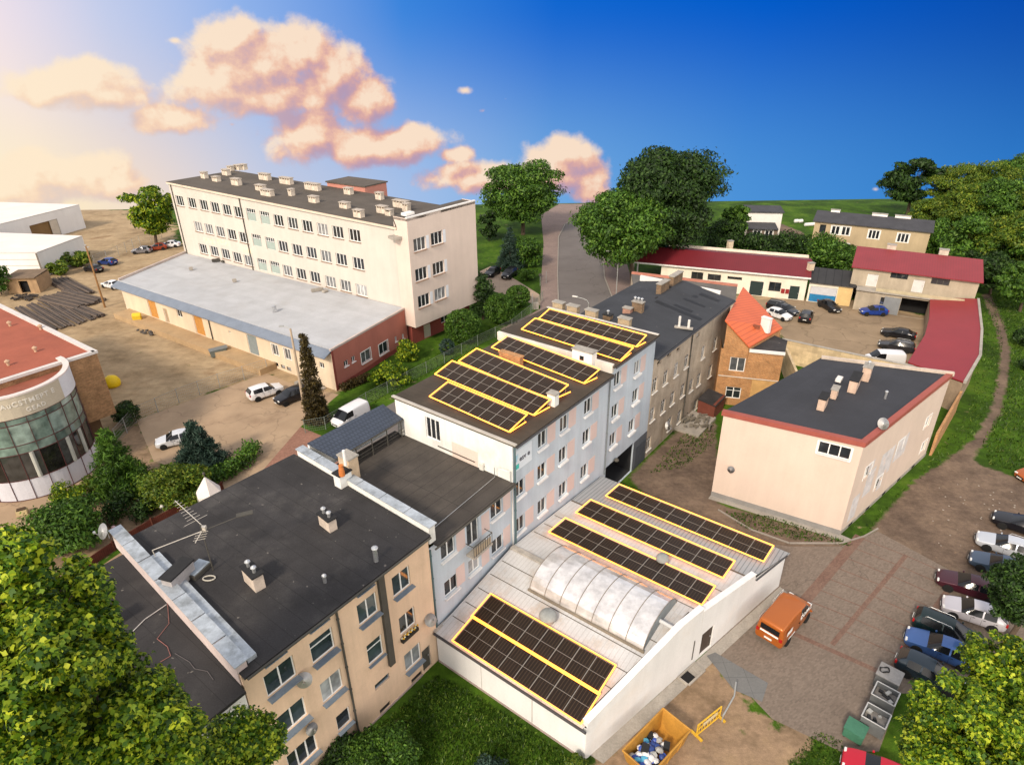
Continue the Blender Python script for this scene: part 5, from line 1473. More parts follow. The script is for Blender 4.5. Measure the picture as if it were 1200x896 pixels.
def arc_band(mb, aa, ab, z0, z1, r0, r1, n=4):
    for i in range(n):
        p, q = aa + (ab - aa) * i / n, aa + (ab - aa) * (i + 1) / n
        mb.poly([AP(p, z0, r1), AP(q, z0, r1), AP(q, z1, r1), AP(p, z1, r1)])
        mb.poly([AP(p, z1, r1), AP(q, z1, r1), AP(q, z1, r0), AP(p, z1, r0)])
        mb.poly([AP(q, z0, r1), AP(p, z0, r1), AP(p, z0, r0), AP(q, z0, r0)])
        mb.poly([AP(q, z0, r0), AP(p, z0, r0), AP(p, z1, r0), AP(q, z1, r0)])
    mb.poly([AP(aa, z0, r0), AP(aa, z0, r1), AP(aa, z1, r1), AP(aa, z1, r0)]); mb.poly([AP(ab, z0, r1), AP(ab, z0, r0), AP(ab, z1, r0), AP(ab, z1, r1)])


zs_ = [0.05, 2.25, 5.0, 5.9, 8.0, 8.6]
for k in range(npan):
    aa, ab = a0 + (a1 - a0) * k / npan, a0 + (a1 - a0) * (k + 1) / npan
    for j, (nm, mm) in enumerate((('panel', PANL), ('lower_glass', GLD), ('spandrel_glass', GLG), ('upper_glass', GLG), ('top_glass', GLG))):
        mb = MB(); arc_band(mb, aa + .004, ab - .004, zs_[j] + .03, zs_[j + 1] - .03, -.08, 0., 3); mb.build(nm, mm, b)
mb = MB()
for k in range(npan + 1):
    a = a0 + (a1 - a0) * k / npan
    mb.obox(AP(a - .0045, .02, -.06), AP(a + .0045, 0, -.06) - AP(a - .0045, 0, -.06), AP(a, 0, .06) - AP(a, 0, -.06), zr * 8.6)
mb.build('mullions', MULL, b)['kind'] = 'stuff'
for z in zs_: mb = MB(); arc_band(mb, a0, a1, z - .03, z + .03, -.06, .05, 30); mb.build('transom_ring', MULL, b)
for k in (2, 5, 7, 8):
    mb = MB(); a = a0 + (a1 - a0) * (k + .6) / npan; mb.tube(AP(a, 2.25, -.03), AP(a, 5., -.03), .2, .2, 8); mb.build('inner_column', mat('column_pale', (.42, .42, .38), .7), b)
ak = a0 + (a1 - a0) * .70
mb = MB(); arc_band(mb, a0, ak, 8.63, 10.7, -.3, .06, 20); mb.build('fascia', FRZ, b)
mb = MB(); arc_band(mb, ak, a1, 8.63, 10.7, -.3, .06, 10); mb.build('fascia_plain', FRB, b)
mb = MB(); arc_band(mb, a0, a1, 10.7, 10.85, -.42, .1, 30); mb.build('fascia_coping', mat('coping_pinkwhite', (.62, .55, .52), .6), b)
mb = MB(); mb.poly([AP(a0 + (a1 - a0) * k / 20, 9.9, -.32) for k in range(21)]); mb.build('front_roof', mat('front_roof_brown', (.25, .08, .05), .85, .25, .5, .1), b)
LETM = mat('letter_white', (.66, .62, .56), .5, 0)
pm = min(((AP(a, 9.7) - EYE, a) for a in np.linspace(a0, a1, 200)), key=lambda t_: abs(600 + FPX * t_[0].dot(AX_R) / t_[0].dot(AX_F) - 36))
am = pm[1]
bend = lambda zc, a_c: (lambda x, y, z: AP(a_c + x / RCc, zc + y, .07 + z))
lettering('AuCSTMEPT E', .66, (0, 0, 0), (1, 0, 0), (0, 0, 1), LETM, b, .02, 'lettering', 1.15, bend(9.95, am))
lettering('GEAD', .56, (0, 0, 0), (1, 0, 0), (0, 0, 1), LETM, b, .02, 'lettering', 1.2, bend(9.15, am + .06))

# far white warehouses
WHS = mat('warehouse_white', (.72, .70, .68), .8, .06, .2, .03, 8, streak=.05); WHR = mat('warehouse_roof', (.68, .64, .60), .7, .08, .2, .04)
b = thing('white_warehouse', 'white flat roofed warehouse at far left with open doorway', 'warehouse', (-105, 140, 0))
v0 = at(101, 267); hW = pole_top(v0, 240); e_ = at(0, 263, hW) - at(93, 240, hW); e_.z = 0; v1 = v0 + e_ * 1.3
vd = at(26, 238, hW) - at(93, 240, hW); vd.z = 0; vd = vd.normalized() * 40
w = Wall(b, v1[:2], v0[:2], 0, hW)
s, z = w.hit(54, 270); w.opening(s - 3.6, s + 3.6, .05, 3.8); mb = MB(); w.bar(mb, s - 3.7, s + 3.7, .05, 3.9, -.5, -.4); mb.build('doorway', mat('doorway_brown', (.2, .12, .05), .9), b)
mb = MB(); w.bar(mb, s + 1.5, s + 3.5, .06, 3.7, -.12, -.06); mb.build('sliding_door', mat('sliding_door', (.5, .44, .36), .8), b)
walls_part(b, [w, Wall(b, v0[:2], (v0 + vd)[:2], 0, hW), Wall(b, (v0 + vd)[:2], (v1 + vd)[:2], 0, hW), Wall(b, (v1 + vd)[:2], v1[:2], 0, hW)], WHS)
roof_slab(b, [v0 + zr * (hW + .1), v1 + zr * (hW + .1), v1 + vd + zr * (hW + .1), v0 + vd + zr * (hW + .1)], .2, WHR)
b = thing('white_hall', 'lower white hall with pale roof in front of the far warehouse', 'warehouse', (-95, 118, 0))
h0, h1 = at(104.5, 303), at(53, 324.5); hH = 4.75
l0, l1 = at(0, 273, hH), at(0, 296.5, hH); l0.z = l1.z = 0
l0 = h0 + (l0 - h0) * 1.6; l1 = h1 + (l1 - h1) * 2.
w = Wall(b, h1[:2], h0[:2], 0, hH); w5 = Wall(b, l1[:2], h1[:2], 0, hH)
for z_ in (2.2, 3.4): w5.panel('wall_band', mat('band_grey', (.45, .43, .4), .8), .1, w5.L - .1, z_, z_ + .12, .02)
w5.panel('corner_strip', mat('band_dark', (.16, .14, .12), .8), w5.L - .35, w5.L - .02, .1, hH - .1, .03)
walls_part(b, [w, Wall(b, h0[:2], l0[:2], 0, hH), w5], WHS)
roof_slab(b, [h0 + zr * (hH + .1), l0 + zr * (hH + .1), l1 + zr * (hH + .1), h1 + zr * (hH + .1)], .2, WHR)
t = thing('yard_hut', 'small brown hut with flat roof and dark doorway by the white hall', 'shed', at(30, 345))
p = at(30, 345); w = Wall(t, (p + Vector((-3.2, .5, 0)))[:2], (p + Vector((2.2, .8, 0)))[:2], 0, 2.8); w.opening(2.2, 3.8, .05, 2.3)
HUT = mat('hut_brown', (.38, .25, .14), .9, .2, 1, streak=.2)
w.depth = .25
c_, d_ = p + Vector((1.6, 5.4, 0)), p + Vector((-3.6, 5, 0))
walls_part(t, [w, Wall(t, w.B[:2], c_[:2], 0, 2.8), Wall(t, c_[:2], d_[:2], 0, 2.8), Wall(t, d_[:2], w.A[:2], 0, 2.8)], HUT)
roof_slab(t, [w.A + zr * 2.95 + w.n * .4, w.B + zr * 2.95 + w.n * .4, c_ + zr * 3.1, d_ + zr * 3.1], .15, mat('hut_roof', (.17, .12, .08), .9, .2, 1))
mb = MB(); w.bar(mb, 2.15, 3.85, .02, 2.35, -.8, -.7); mb.build('doorway', DARK, t)
# ================================================================== GROUND
def poly_mask(X, Y, pts, soft):
    """signed soft mask of a 2D polygon"""
    inside = np.zeros(X.shape, bool)
    dist = np.full(X.shape, 1e9)
    n = len(pts)
    for i in range(n):
        (x0, y0), (x1, y1) = pts[i], pts[(i + 1) % n]
        c = ((y0 > Y) != (y1 > Y))
        with np.errstate(divide='ignore', invalid='ignore'):
            xi = (x1 - x0) * (Y - y0) / (y1 - y0 if abs(y1 - y0) > 1e-9 else 1e-9) + x0
        inside ^= c & (X < xi)
        dx, dy = x1 - x0, y1 - y0
        l2 = dx * dx + dy * dy + 1e-9
        t = np.clip(((X - x0) * dx + (Y - y0) * dy) / l2, 0, 1)
        dist = np.minimum(dist, np.hypot(X - x0 - t * dx, Y - y0 - t * dy))
    sd = np.where(inside, dist, -dist)
    return np.clip(.5 + sd / soft, 0, 1)


def P2(*px): return [at2(*p) for p in px]


def axis(lo, hi, step, far0, far1):
    a = list(np.arange(lo, hi + .01, step))
    s = step; x = a[0]; left = []
    while x > far0: s *= 1.35; x -= s; left.append(x)
    s = step; x = a[-1]; right = []
    while x < far1: s *= 1.35; x += s; right.append(x)
    return np.array(left[::-1] + a + right)


gx, gy = axis(-75, 85, .6, -2200, 2200), axis(12, 196, .7, -300, 2600)
GX, GY = np.meshgrid(gx, gy)
# the hill crest lies about 180 m ahead; beyond it the land falls away
over = np.clip(GY - 172, 0, None)
GZ = -(over ** 2) * .005
GZ = np.where(over > 30, -4.5 - (over - 30) * .3, GZ)
rad = np.clip(np.hypot(GX, GY) - 260, 0, None)
GZ = GZ - np.clip(rad, 0, None) * .27 * (GY < 178)
z_sand = np.zeros_like(GX); z_dirt = np.zeros_like(GX); z_tan = np.zeros_like(GX)
for pts in (P2((-120, 330), (-60, 300), (60, 318), (108, 300), (150, 285), (215, 285), (240, 330), (400, 455), (345, 500), (312, 437), (160, 492), (100, 520), (0, 480), (-150, 420)),
            P2((-200, 236), (150, 236), (150, 250), (205, 262), (205, 285), (110, 305), (60, 310), (-200, 300)),
            P2((755, 352), (850, 345), (955, 350), (1000, 350), (1090, 372), (1075, 430), (1000, 425), (925, 404), (905, 378))):
    z_sand = np.maximum(z_sand, poly_mask(GX, GY, pts, 2.2))
for pts in (P2((735, 560), (800, 500), (838, 490), (842, 590), (985, 632), (985, 650), (880, 640), (770, 590)),
            P2((1020, 622), (1075, 560), (1128, 530), (1150, 545), (1195, 560), (1260, 620), (1260, 700), (1110, 668)),
            P2((1151, 345), (1160, 343), (1177, 380), (1184, 410), (1180, 450), (1172, 486), (1152, 521), (1130, 548), (1108, 540), (1139, 516), (1162, 481), (1170, 440), (1173, 410), (1167, 385)),
            P2((845, 312), (905, 300), (955, 285), (940, 272), (915, 262), (905, 268), (930, 280), (890, 295))):
    z_dirt = np.maximum(z_dirt, poly_mask(GX, GY, pts, 1.3))
for pts in (P2((0, 560), (110, 545), (160, 490), (185, 545), (270, 560), (215, 600), (140, 640), (60, 700), (0, 720)), P2((690, 900), (800, 790), (835, 770), (880, 830), (905, 842), (960, 858), (930, 900), (880, 980), (690, 980)),):
    z_tan = np.maximum(z_tan, poly_mask(GX, GY, pts, 1.2))
nz = RNG.standard_normal(GX.shape)
for _ in range(2): nz = (nz + np.roll(nz, 1, 0) + np.roll(nz, 1, 1) + np.roll(nz, -1, 0) + np.roll(nz, -1, 1)) / 2.6
nv = GX.size
me = bpy.data.meshes.new('ground')
r_, c_n = GX.shape
co = np.stack([GX.ravel(), GY.ravel(), GZ.ravel()], 1).astype('f')
me.vertices.add(nv); me.vertices.foreach_set('co', co.ravel())
ii = (np.arange(r_ - 1)[:, None] * c_n + np.arange(c_n - 1)[None]).ravel()
q = np.stack([ii, ii + 1, ii + c_n + 1, ii + c_n], 1)
me.loops.add(q.size); me.loops.foreach_set('vertex_index', q.ravel().astype('i'))
me.polygons.add(len(q)); me.polygons.foreach_set('loop_start', (np.arange(len(q)) * 4).astype('i'))
me.polygons.foreach_set('use_smooth', np.ones(len(q), bool))
me.update(calc_edges=True)
for nm, arr in (('sand', z_sand), ('dirt', z_dirt), ('tan', z_tan)):
    a = me.attributes.new(nm, 'FLOAT', 'POINT'); a.data.foreach_set('value', np.clip(arr, 0, 1).ravel().astype('f'))
gm, nt, bs = nodes('ground_mixed')
L = nt.links
tc = N(nt, 'ShaderNodeTexCoord')


def nse(s, d=8., r=.62):
    n_ = N(nt, 'ShaderNodeTexNoise', i_Scale=s, i_Detail=d, i_Roughness=r)
    L.new(tc.outputs['Object'], n_.inputs['Vector'])
    return n_.outputs[0]


def ramp(sock, stops):
    cr_ = N(nt, 'ShaderNodeValToRGB')
    el = cr_.color_ramp.elements
    el[0].position, el[0].color = stops[0][0], (*hx(stops[0][1]), 1)
    el[1].position, el[1].color = stops[-1][0], (*hx(stops[-1][1]), 1)
    for p_, c_ in stops[1:-1]:
        k_ = el.new(p_); k_.color = (*hx(c_), 1)
    L.new(sock, cr_.inputs[0])
    return cr_.outputs[0]


grass = ramp(nse(.16), [(.3, '24360d'), (.45, '314a0f'), (.55, '3d5a12'), (.7, '526a1f')])
grass = mul(nt, grass, nse(1.6), .68, 1.3)
grass = mul(nt, grass, nse(11., 4.), .7, 1.28)
sand = ramp(nse(.13), [(.3, '857055'), (.45, 'a08a6c'), (.6, 'ac9677'), (.72, '907659')])
mp_ = N(nt, 'ShaderNodeMapping'); mp_.inputs['Scale'].default_value = (.5, 1.6, 1); mp_.inputs['Rotation'].default_value = (0, 0, .6); L.new(tc.outputs['Object'], mp_.inputs[0])
nr_ = N(nt, 'ShaderNodeTexNoise', i_Scale=.5, i_Detail=9., i_Roughness=.7); L.new(mp_.outputs[0], nr_.inputs['Vector'])
sand = mul(nt, sand, nr_.outputs[0], .76, 1.16)
sand = mul(nt, sand, nse(.9), .8, 1.15); sand = mul(nt, sand, nse(7.), .86, 1.12)
dirt = ramp(nse(.3), [(.3, '574a41'), (.5, '6e5e51'), (.7, '7f6d5d')])
dirt = mul(nt, dirt, nr_.outputs[0], .72, 1.2); dirt = mul(nt, dirt, nse(2.2), .75, 1.2); dirt = mul(nt, dirt, nse(16., 3.), .75, 1.25)
tan = ramp(nse(.4), [(.3, '6e5c47'), (.5, '907962'), (.7, '9c8467')])
tan = mul(nt, tan, nr_.outputs[0], .74, 1.15); tan = mul(nt, tan, nse(3.), .8, 1.15); tan = mul(nt, tan, nse(18., 3.), .85, 1.15)


def blend(base, top, attr, wob=.9, sc=.8):
    at_ = N(nt, 'ShaderNodeAttribute'); at_.attribute_name = attr
    a_ = N(nt, 'ShaderNodeMath', operation='MULTIPLY_ADD'); L.new(nse(sc), a_.inputs[0]); a_.inputs[1].default_value = wob * 2; a_.inputs[2].default_value = -wob
    s_ = N(nt, 'ShaderNodeMath', operation='ADD'); L.new(at_.outputs['Fac'], s_.inputs[0]); L.new(a_.outputs[0], s_.inputs[1])
    mr_ = N(nt, 'ShaderNodeMapRange'); mr_.inputs['From Min'].default_value = .35; mr_.inputs['From Max'].default_value = .62; L.new(s_.outputs[0], mr_.inputs[0])
    mx_ = N(nt, 'ShaderNodeMix', data_type='RGBA'); L.new(mr_.outputs[0], mx_.inputs[0]); L.new(base, mx_.inputs[6]); L.new(top, mx_.inputs[7])
    return mx_.outputs[2]


o = blend(grass, sand, 'sand', 1.2, .5); o = blend(o, dirt, 'dirt', .55, .9); o = blend(o, tan, 'tan', 1.2, .9)
L.new(o, bs.inputs['Base Color']); bs.inputs['Roughness'].default_value = .95; bs.inputs['Specular IOR Level'].default_value = .15
bp = N(nt, 'ShaderNodeBump'); bp.inputs['Strength'].default_value = .5; bp.inputs['Distance'].default_value = .08
L.new(nse(5., 8.), bp.inputs['Height']); L.new(bp.outputs[0], bs.inputs['Normal'])
me.materials.append(gm)
go = bpy.data.objects.new('ground', me); C.objects.link(go); tag(go, kind='structure')


def sheet(name, pts, z, m, uvrot=0., jag=0.):
    mb = MB()
    if jag:
        out = []
        for p, q in zip(pts, pts[1:] + pts[:1]):
            p, q = Vector(p), Vector(q); k = max(1, int((q - p).length / 1.2))
            for i in range(k):
                c = p.lerp(q, i / k); out.append((c.x + random.uniform(-jag, jag), c.y + random.uniform(-jag, jag)))
        pts = out
    ar = sum(pts[i][0] * pts[(i + 1) % len(pts)][1] - pts[(i + 1) % len(pts)][0] * pts[i][1] for i in range(len(pts)))
    if ar < 0: pts = pts[::-1]
    mb.poly([(x, y, z) for x, y in pts])
    return structure(name, mb, m, uvrot)


PAV = mat('parking_pavers', '7d7065', .9, .07, .25, .05, 14, col2='71655b', sc2=.2, pattern=('brick', hx('72665b'), .2, .1, .005), crack=(14., .006))
ASPH = mat('asphalt', '6b6562', .9, .12, .2, .12, 14, col2='5f5956', sc2=.15, crack=(9., .012))
COURT = mat('courtyard_concrete', 'a28b72', .9, .15, .3, .08, 10, col2='8d7660', sc2=.22, crack=(5., .022))
REDP = mat('red_paving', '96705f', .9, .12, .4, .08, 10, pattern=('brick', hx('82584a'), .2, .1, .008))
TANP = mat('tan_paving', '9c8268', .9, .12, .4, .1, 10, pattern=('seam', hx('82694f'), .5, .5, .01))
KERB = mat('kerb_stone', '8f8880', .9, .12, 1, .1)
sheet('courtyard', P2((160, 492), (312, 437), (338, 448), (397, 462), (352, 500), (362, 520), (300, 560), (262, 575), (240, 560), (180, 540)), .006, COURT, .6)
sheet('driveway', P2((352, 500), (400, 520), (425, 540), (330, 620), (255, 592), (262, 575), (300, 560)), .010, REDP, .6)
sheet('pavement', P2((262, 575), (300, 600), (250, 650), (90, 740), (0, 800), (-60, 780), (60, 705), (130, 655), (205, 605)), .014, TANP, AZ)
sheet('forecourt', P2((0, 575), (60, 583), (112, 545), (128, 560), (95, 600), (40, 640), (-60, 680), (-120, 640)), .006, COURT, .3)
RD = [at2(698, 239), at2(680, 254), at2(662, 263), at2(655, 278), at2(654, 320), at2(655, 362), at2(662, 400)]
RDr = [at2(716, 238.8), at2(710, 262), at2(705, 285), at2(708, 325), at2(722, 362), at2(745, 395)]
RD = RD[:-1] + [T2(50, -31), T2(-40, -28)]; RDr = RDr[:-1] + [T2(54, -18), T2(-40, -18)]
sheet('road', RD + RDr[::-1], .008, ASPH)
SWL = [at2(697, 239), at2(655, 239), at2(634, 252), at2(637, 285), at2(634, 330), at2(633, 362), T2(50, -34.5), T2(-20, -31.2), T2(-20, -28.6), T2(50, -31.4)]
ROADP = mat('road_pavement', '8c7a72', .9, .12, .4, .08, 10, pattern=('brick', hx('7a6962'), .2, .1, .008))
sheet('pavement_by_road', SWL[:6] + [T2(50, -34), T2(50, -31.15)] + [at2(654, 362), at2(653, 320), at2(654, 278), at2(661, 263), at2(679, 254)], .02, ROADP, .2)
sheet('pavement_by_trees', [at2(711, 262), at2(706, 285), at2(709, 325), at2(723, 362), T2(56, -16.5), T2(56, -12.2), at2(748, 355), at2(735, 310), at2(722, 280), at2(719, 262)], .02, ROADP, .2)
for nm, line in (('kerb_road_side', [at2(680, 254), at2(662, 263), at2(654.5, 278), at2(653.5, 320), at2(654.5, 362)]), ('kerb_tree_side', [at2(710.5, 262), at2(705.5, 285), at2(708.5, 325), at2(722.5, 362)])):
    mb = MB()
    for p, q in zip(line, line[1:]):
        p, q = Vector((*p, 0)), Vector((*q, 0)); e = q - p; nn = Vector((e.y, -e.x, 0)).normalized(); mb.obox(p - nn * .1, e, nn * .2, (0, 0, .13))
    structure('kerb', mb, KERB)
sheet('school_drive', P2((562, 318), (575, 312), (605, 328), (632, 345), (634, 358), (610, 352), (575, 340)), .012, mat('school_paving', 'a5917e', .9, .12, .3, .08, pattern=('seam', hx('8f7c6b'), 1., 1., .02)))
sheet('back_yard', P2((880, 352), (950, 350), (1000, 352), (1088, 375), (1068, 425), (1000, 420), (925, 403)), .006, mat('yard_concrete', '8c7962', .9, .18, .25, .1, 9, col2='7c6955', sc2=.18, crack=(5.5, .03)), .5, .2)
# car park
LOT = P2((770, 640), (870, 632), (925, 640), (985, 640), (1028, 622), (1112, 667), (1130, 680), (1230, 722), (1230, 800), (1085, 812), (1055, 812), (1030, 880), (985, 880), (905, 842), (835, 768), (790, 730))
sheet('car_park', LOT, .008, PAV, .55)
mb = MB()
kp = P2((842, 597), (880, 620), (925, 636), (985, 636), (1012, 628), (1028, 619))
for p, q in zip(kp, kp[1:]):
    p, q = Vector((*p, 0)), Vector((*q, 0)); e = q - p; nn = Vector((e.y, -e.x, 0)).normalized(); mb.obox(p, e, nn * .12, (0, 0, .1))
structure('kerb', mb, KERB)
RLN = mat('red_bay_line', '7d6256', .9, .15, .6, .12, 12, col2='776256', c2=(.4, .7), sc2=.6, pattern=('brick', hx('6a5347'), .2, .1, .008))


def strip(mb, p, q, wd, z):
    p, q = Vector((*p, z)), Vector((*q, z)); e = (q - p).normalized(); n_ = Vector((e.y, -e.x, 0)) * wd / 2
    mb.poly([p + n_, q + n_, q - n_, p - n_])


mb = MB()
strip(mb, at2(1008, 628), at2(936, 712), .8, .0125); strip(mb, at2(936, 714), at2(920, 745), .3, .0125)
strip(mb, at2(1062, 650), at2(975, 755), .34, .0125)
strip(mb, at2(1112, 690), at2(1040, 790), .4, .0125)
strip(mb, at2(930, 742), at2(1038, 790), .4, .0128)
for k in range(8):
    a = k / 8
    p = Vector(at2(1008, 630)).lerp(Vector(at2(930, 735)), a); m_ = Vector(at2(1062, 651)).lerp(Vector(at2(985, 757)), a); q = Vector(at2(1110, 672)).lerp(Vector(at2(1040, 782)), a)
    strip(mb, p, m_, .11, .0132); strip(mb, m_, q, .11, .0136)
structure('bay_lines', mb, RLN, .55)
sheet('ramp_slab', P2((828, 768), (838, 764), (900, 800), (893, 822), (860, 808)), .02, mat('slab_grey', '6f6f6e', .9, .12, .6, .1, pattern=('seam', hx('5c5c5c'), 1.2, 1.2, .02)))
sheet('footing_strip', [T2(21.2, 16.9), T2(20.9, 17.6), T2(.4, 13.), T2(.4, 12.1)], .012, CONC)
sheet('footing_strip', [(18.4, 49.6), (28.3, 43.4), (29.2, 43.6), (28.4, 44.4), (18.9, 50.3)], .012, CONC)
# green strips and lawns carry blades of grass


def scatter_grass(name, pts, n, h, cols, seed):
    rng = np.random.default_rng(seed)
    P_ = np.array(pts); lo, hi = P_.min(0), P_.max(0)
    xy = rng.uniform(lo, hi, (n * 3, 2)); msk = poly_mask(xy[:, 0], xy[:, 1], pts, .01) > .5
    xy = xy[msk][:n]; n = len(xy)
    a = rng.uniform(0, 6.28, n); hh = h * rng.uniform(.4, 1.3, n); w_ = .05 + .04 * rng.random(n)
    dx, dy = np.cos(a) * w_, np.sin(a) * w_
    lean = rng.normal(0, .5, (n, 2)) * hh[:, None]
    v = np.zeros((n, 3, 3)); v[:, 0, :2] = xy - np.stack([dx, dy], 1); v[:, 1, :2] = xy + np.stack([dx, dy], 1); v[:, 2, :2] = xy + lean; v[:, 2, 2] = hh
    v[:, :2, 2] = -.01
    me = bpy.data.meshes.new(name); me.vertices.add(n * 3); me.vertices.foreach_set('co', v.astype('f').ravel())
    me.loops.add(n * 3); me.loops.foreach_set('vertex_index', np.arange(n * 3, dtype='i')); me.polygons.add(n); me.polygons.foreach_set('loop_start', (np.arange(n) * 3).astype('i'))
    me.update(calc_edges=True); me.materials.append(cols)
    o = bpy.data.objects.new(name, me); C.objects.link(o); return tag(o, kind='stuff')


def leaf_mat(name, stops, trans=.25, rough=.55):
    m, nt, b = nodes(name); L = nt.links
    g = N(nt, 'ShaderNodeNewGeometry'); cr_ = N(nt, 'ShaderNodeValToRGB'); el = cr_.color_ramp.elements
    el[0].position, el[0].color = 0, (*hx(stops[0]), 1); el[1].position, el[1].color = 1, (*hx(stops[-1]), 1)
    for i, s in enumerate(stops[1:-1]): k_ = el.new((i + 1) / (len(stops) - 1)); k_.color = (*hx(s), 1)
    L.new(g.outputs['Random Per Island'], cr_.inputs[0])
    tc = N(nt, 'ShaderNodeTexCoord'); nz_ = N(nt, 'ShaderNodeTexNoise', i_Scale=.35, i_Detail=3.); L.new(tc.outputs['Object'], nz_.inputs['Vector'])
    o_ = mul(nt, cr_.outputs[0], nz_.outputs[0], .72, 1.3)
    L.new(o_, b.inputs['Base Color']); b.inputs['Roughness'].default_value = rough; b.inputs['Specular IOR Level'].default_value = .3
    tr = N(nt, 'ShaderNodeBsdfTranslucent'); L.new(o_, tr.inputs[0]); mx = N(nt, 'ShaderNodeMixShader'); mx.inputs[0].default_value = trans
    L.new(b.outputs[0], mx.inputs[1]); L.new(tr.outputs[0], mx.inputs[2]); L.new(mx.outputs[0], nt.nodes['Material Output'].inputs[0])
    return m


LM = {'dark': leaf_mat('foliage_dark', ['17280e', '223815', '2f4a1a', '425d23']),
      'mid': leaf_mat('foliage_mid', ['263f11', '38591a', '4b7020', '678630']),
      'light': leaf_mat('foliage_light', ['1c3608', '3d600d', '748e16', 'b5be30'], .3),
      'olive': leaf_mat('foliage_olive', ['334d14', '4a651a', '647a22', '848c2c'], .3),
      'blue': leaf_mat('foliage_bluegreen', ['1d2f26', '2c4237', '3a5246', '4c6353']),
      'rust': leaf_mat('foliage_ivy', ['251f0e', '3a3015', '463c18', '54471f']),
      'grass': leaf_mat('grass_blades', ['20350a', '30490f', '415f15', '63762a'])}
scatter_grass('lawn_grass', P2((432, 862), (512, 790), (560, 815), (690, 900), (640, 960), (420, 980), (400, 900)), 14000, .16, LM['grass'], 3)
scatter_grass('verge_grass', P2((990, 640), (1085, 545), (1135, 480), (1150, 400), (1150, 350), (1165, 350), (1175, 400), (1170, 460), (1140, 515), (1060, 575), (1020, 620)), 9000, .25, LM['grass'], 4)
scatter_grass('slope_grass', P2((1160, 345), (1215, 345), (1230, 560), (1160, 545), (1150, 520), (1178, 470), (1186, 410)), 12000, .3, LM['grass'], 5)
scatter_grass('weeds', P2((850, 600), (905, 605), (985, 632), (1000, 640), (930, 632), (870, 618)), 900, .2, LM['grass'], 6)
scatter_grass('bed_grass', P2((925, 890), (958, 855), (988, 868), (990, 940), (920, 930)), 1600, .1, LM['grass'], 7)
scatter_grass('bank_grass', P2((380, 488), (480, 430), (600, 372), (636, 352), (600, 384), (500, 440), (400, 498)), 4000, .25, LM['grass'], 8)
scatter_grass('yard_weeds', P2((760, 555), (800, 510), (835, 480), (838, 520), (800, 548)), 1200, .2, LM['grass'], 9)
# ================================================================== VEGETATION
def leaf_cloud(name, cents, rads, per, size, rng, shape='rhomb', up=.35, squash=(1.2, 1.2, .55)):
    """leaf faces on the shells of many clumps; cents (k,3), rads (k,)"""
    k = len(cents)
    cnt = np.maximum(8, (per * rads ** 2 / (rads ** 2).mean()).astype(int))
    idx = np.repeat(np.arange(k), cnt); n = len(idx)
    d = rng.normal(size=(n, 3)); d[:, 2] += .25; d /= np.linalg.norm(d, axis=1)[:, None]
    r = rads[idx] * (.45 + .6 * rng.random(n) ** .6); stray = rng.random(n) < .06; r = np.where(stray, r * rng.uniform(1.1, 1.4, n), r)
    P_ = cents[idx] + d * r[:, None] * np.array(squash)
    nrm = d * .8 + rng.normal(0, .5, (n, 3)); nrm[:, 2] += up; nrm /= np.linalg.norm(nrm, axis=1)[:, None]
    t = rng.normal(size=(n, 3)); t -= nrm * (t * nrm).sum(1)[:, None]; t /= np.linalg.norm(t, axis=1)[:, None]
    t[:, 2] -= .2
    bt = np.cross(nrm, t)
    s = size * rng.uniform(.45, 1.5, n)[:, None]
    if shape == 'rhomb': outl = [(-.55, 0, 0), (-.05, .27, .1), (.65, 0, -.1), (.0, -.27, .1)]
    elif shape == 'needle': outl = [(-.6, -.1, 0), (-.6, .1, 0), (.6, .05, -.15), (.6, -.05, -.15)]
    else: outl = [(-.5, 0, 0), (-.3, .24, .05), (0, .42, -.06), (.1, .17, .07), (.75, .04, -.2), (.12, -.16, .07), (.02, -.42, -.06), (-.3, -.24, .05)]
    m_ = len(outl)
    v = np.stack([P_ + s * (t * a + bt * b_ + nrm * c_) for a, b_, c_ in outl], 1)
    me = bpy.data.meshes.new(name)
    me.vertices.add(n * m_); me.vertices.foreach_set('co', v.astype('f').ravel())
    me.loops.add(n * m_); me.loops.foreach_set('vertex_index', np.arange(n * m_, dtype='i'))
    me.polygons.add(n); me.polygons.foreach_set('loop_start', (np.arange(n) * m_).astype('i'))
    me.update(calc_edges=True)
    return me


BARK = mat('bark', (.09, .065, .045), .95, .3, 2, .2)


def crown_points(rng, R3, k, rc, lobes=5):
    """clump centres filling an uneven ellipsoid"""
    ld = rng.normal(size=(lobes, 3)); ld[:, 2] = np.abs(ld[:, 2]) * .8; ld /= np.linalg.norm(ld, axis=1)[:, None]
    d = rng.normal(size=(k, 3)); d /= np.linalg.norm(d, axis=1)[:, None]
    bump = np.max(np.clip(d @ ld.T, 0, 1) ** 3, axis=1)
    r = (.6 + .34 * bump) * (.4 + .6 * rng.random(k) ** .5)
    c = d * r[:, None] * np.array(R3) * 1.12
    c[:, 2] = np.where(c[:, 2] < -R3[2] * .62, -R3[2] * .62 + rng.random(k) * .3, c[:, 2])
    return c, rc * rng.uniform(.65, 1.3, k)


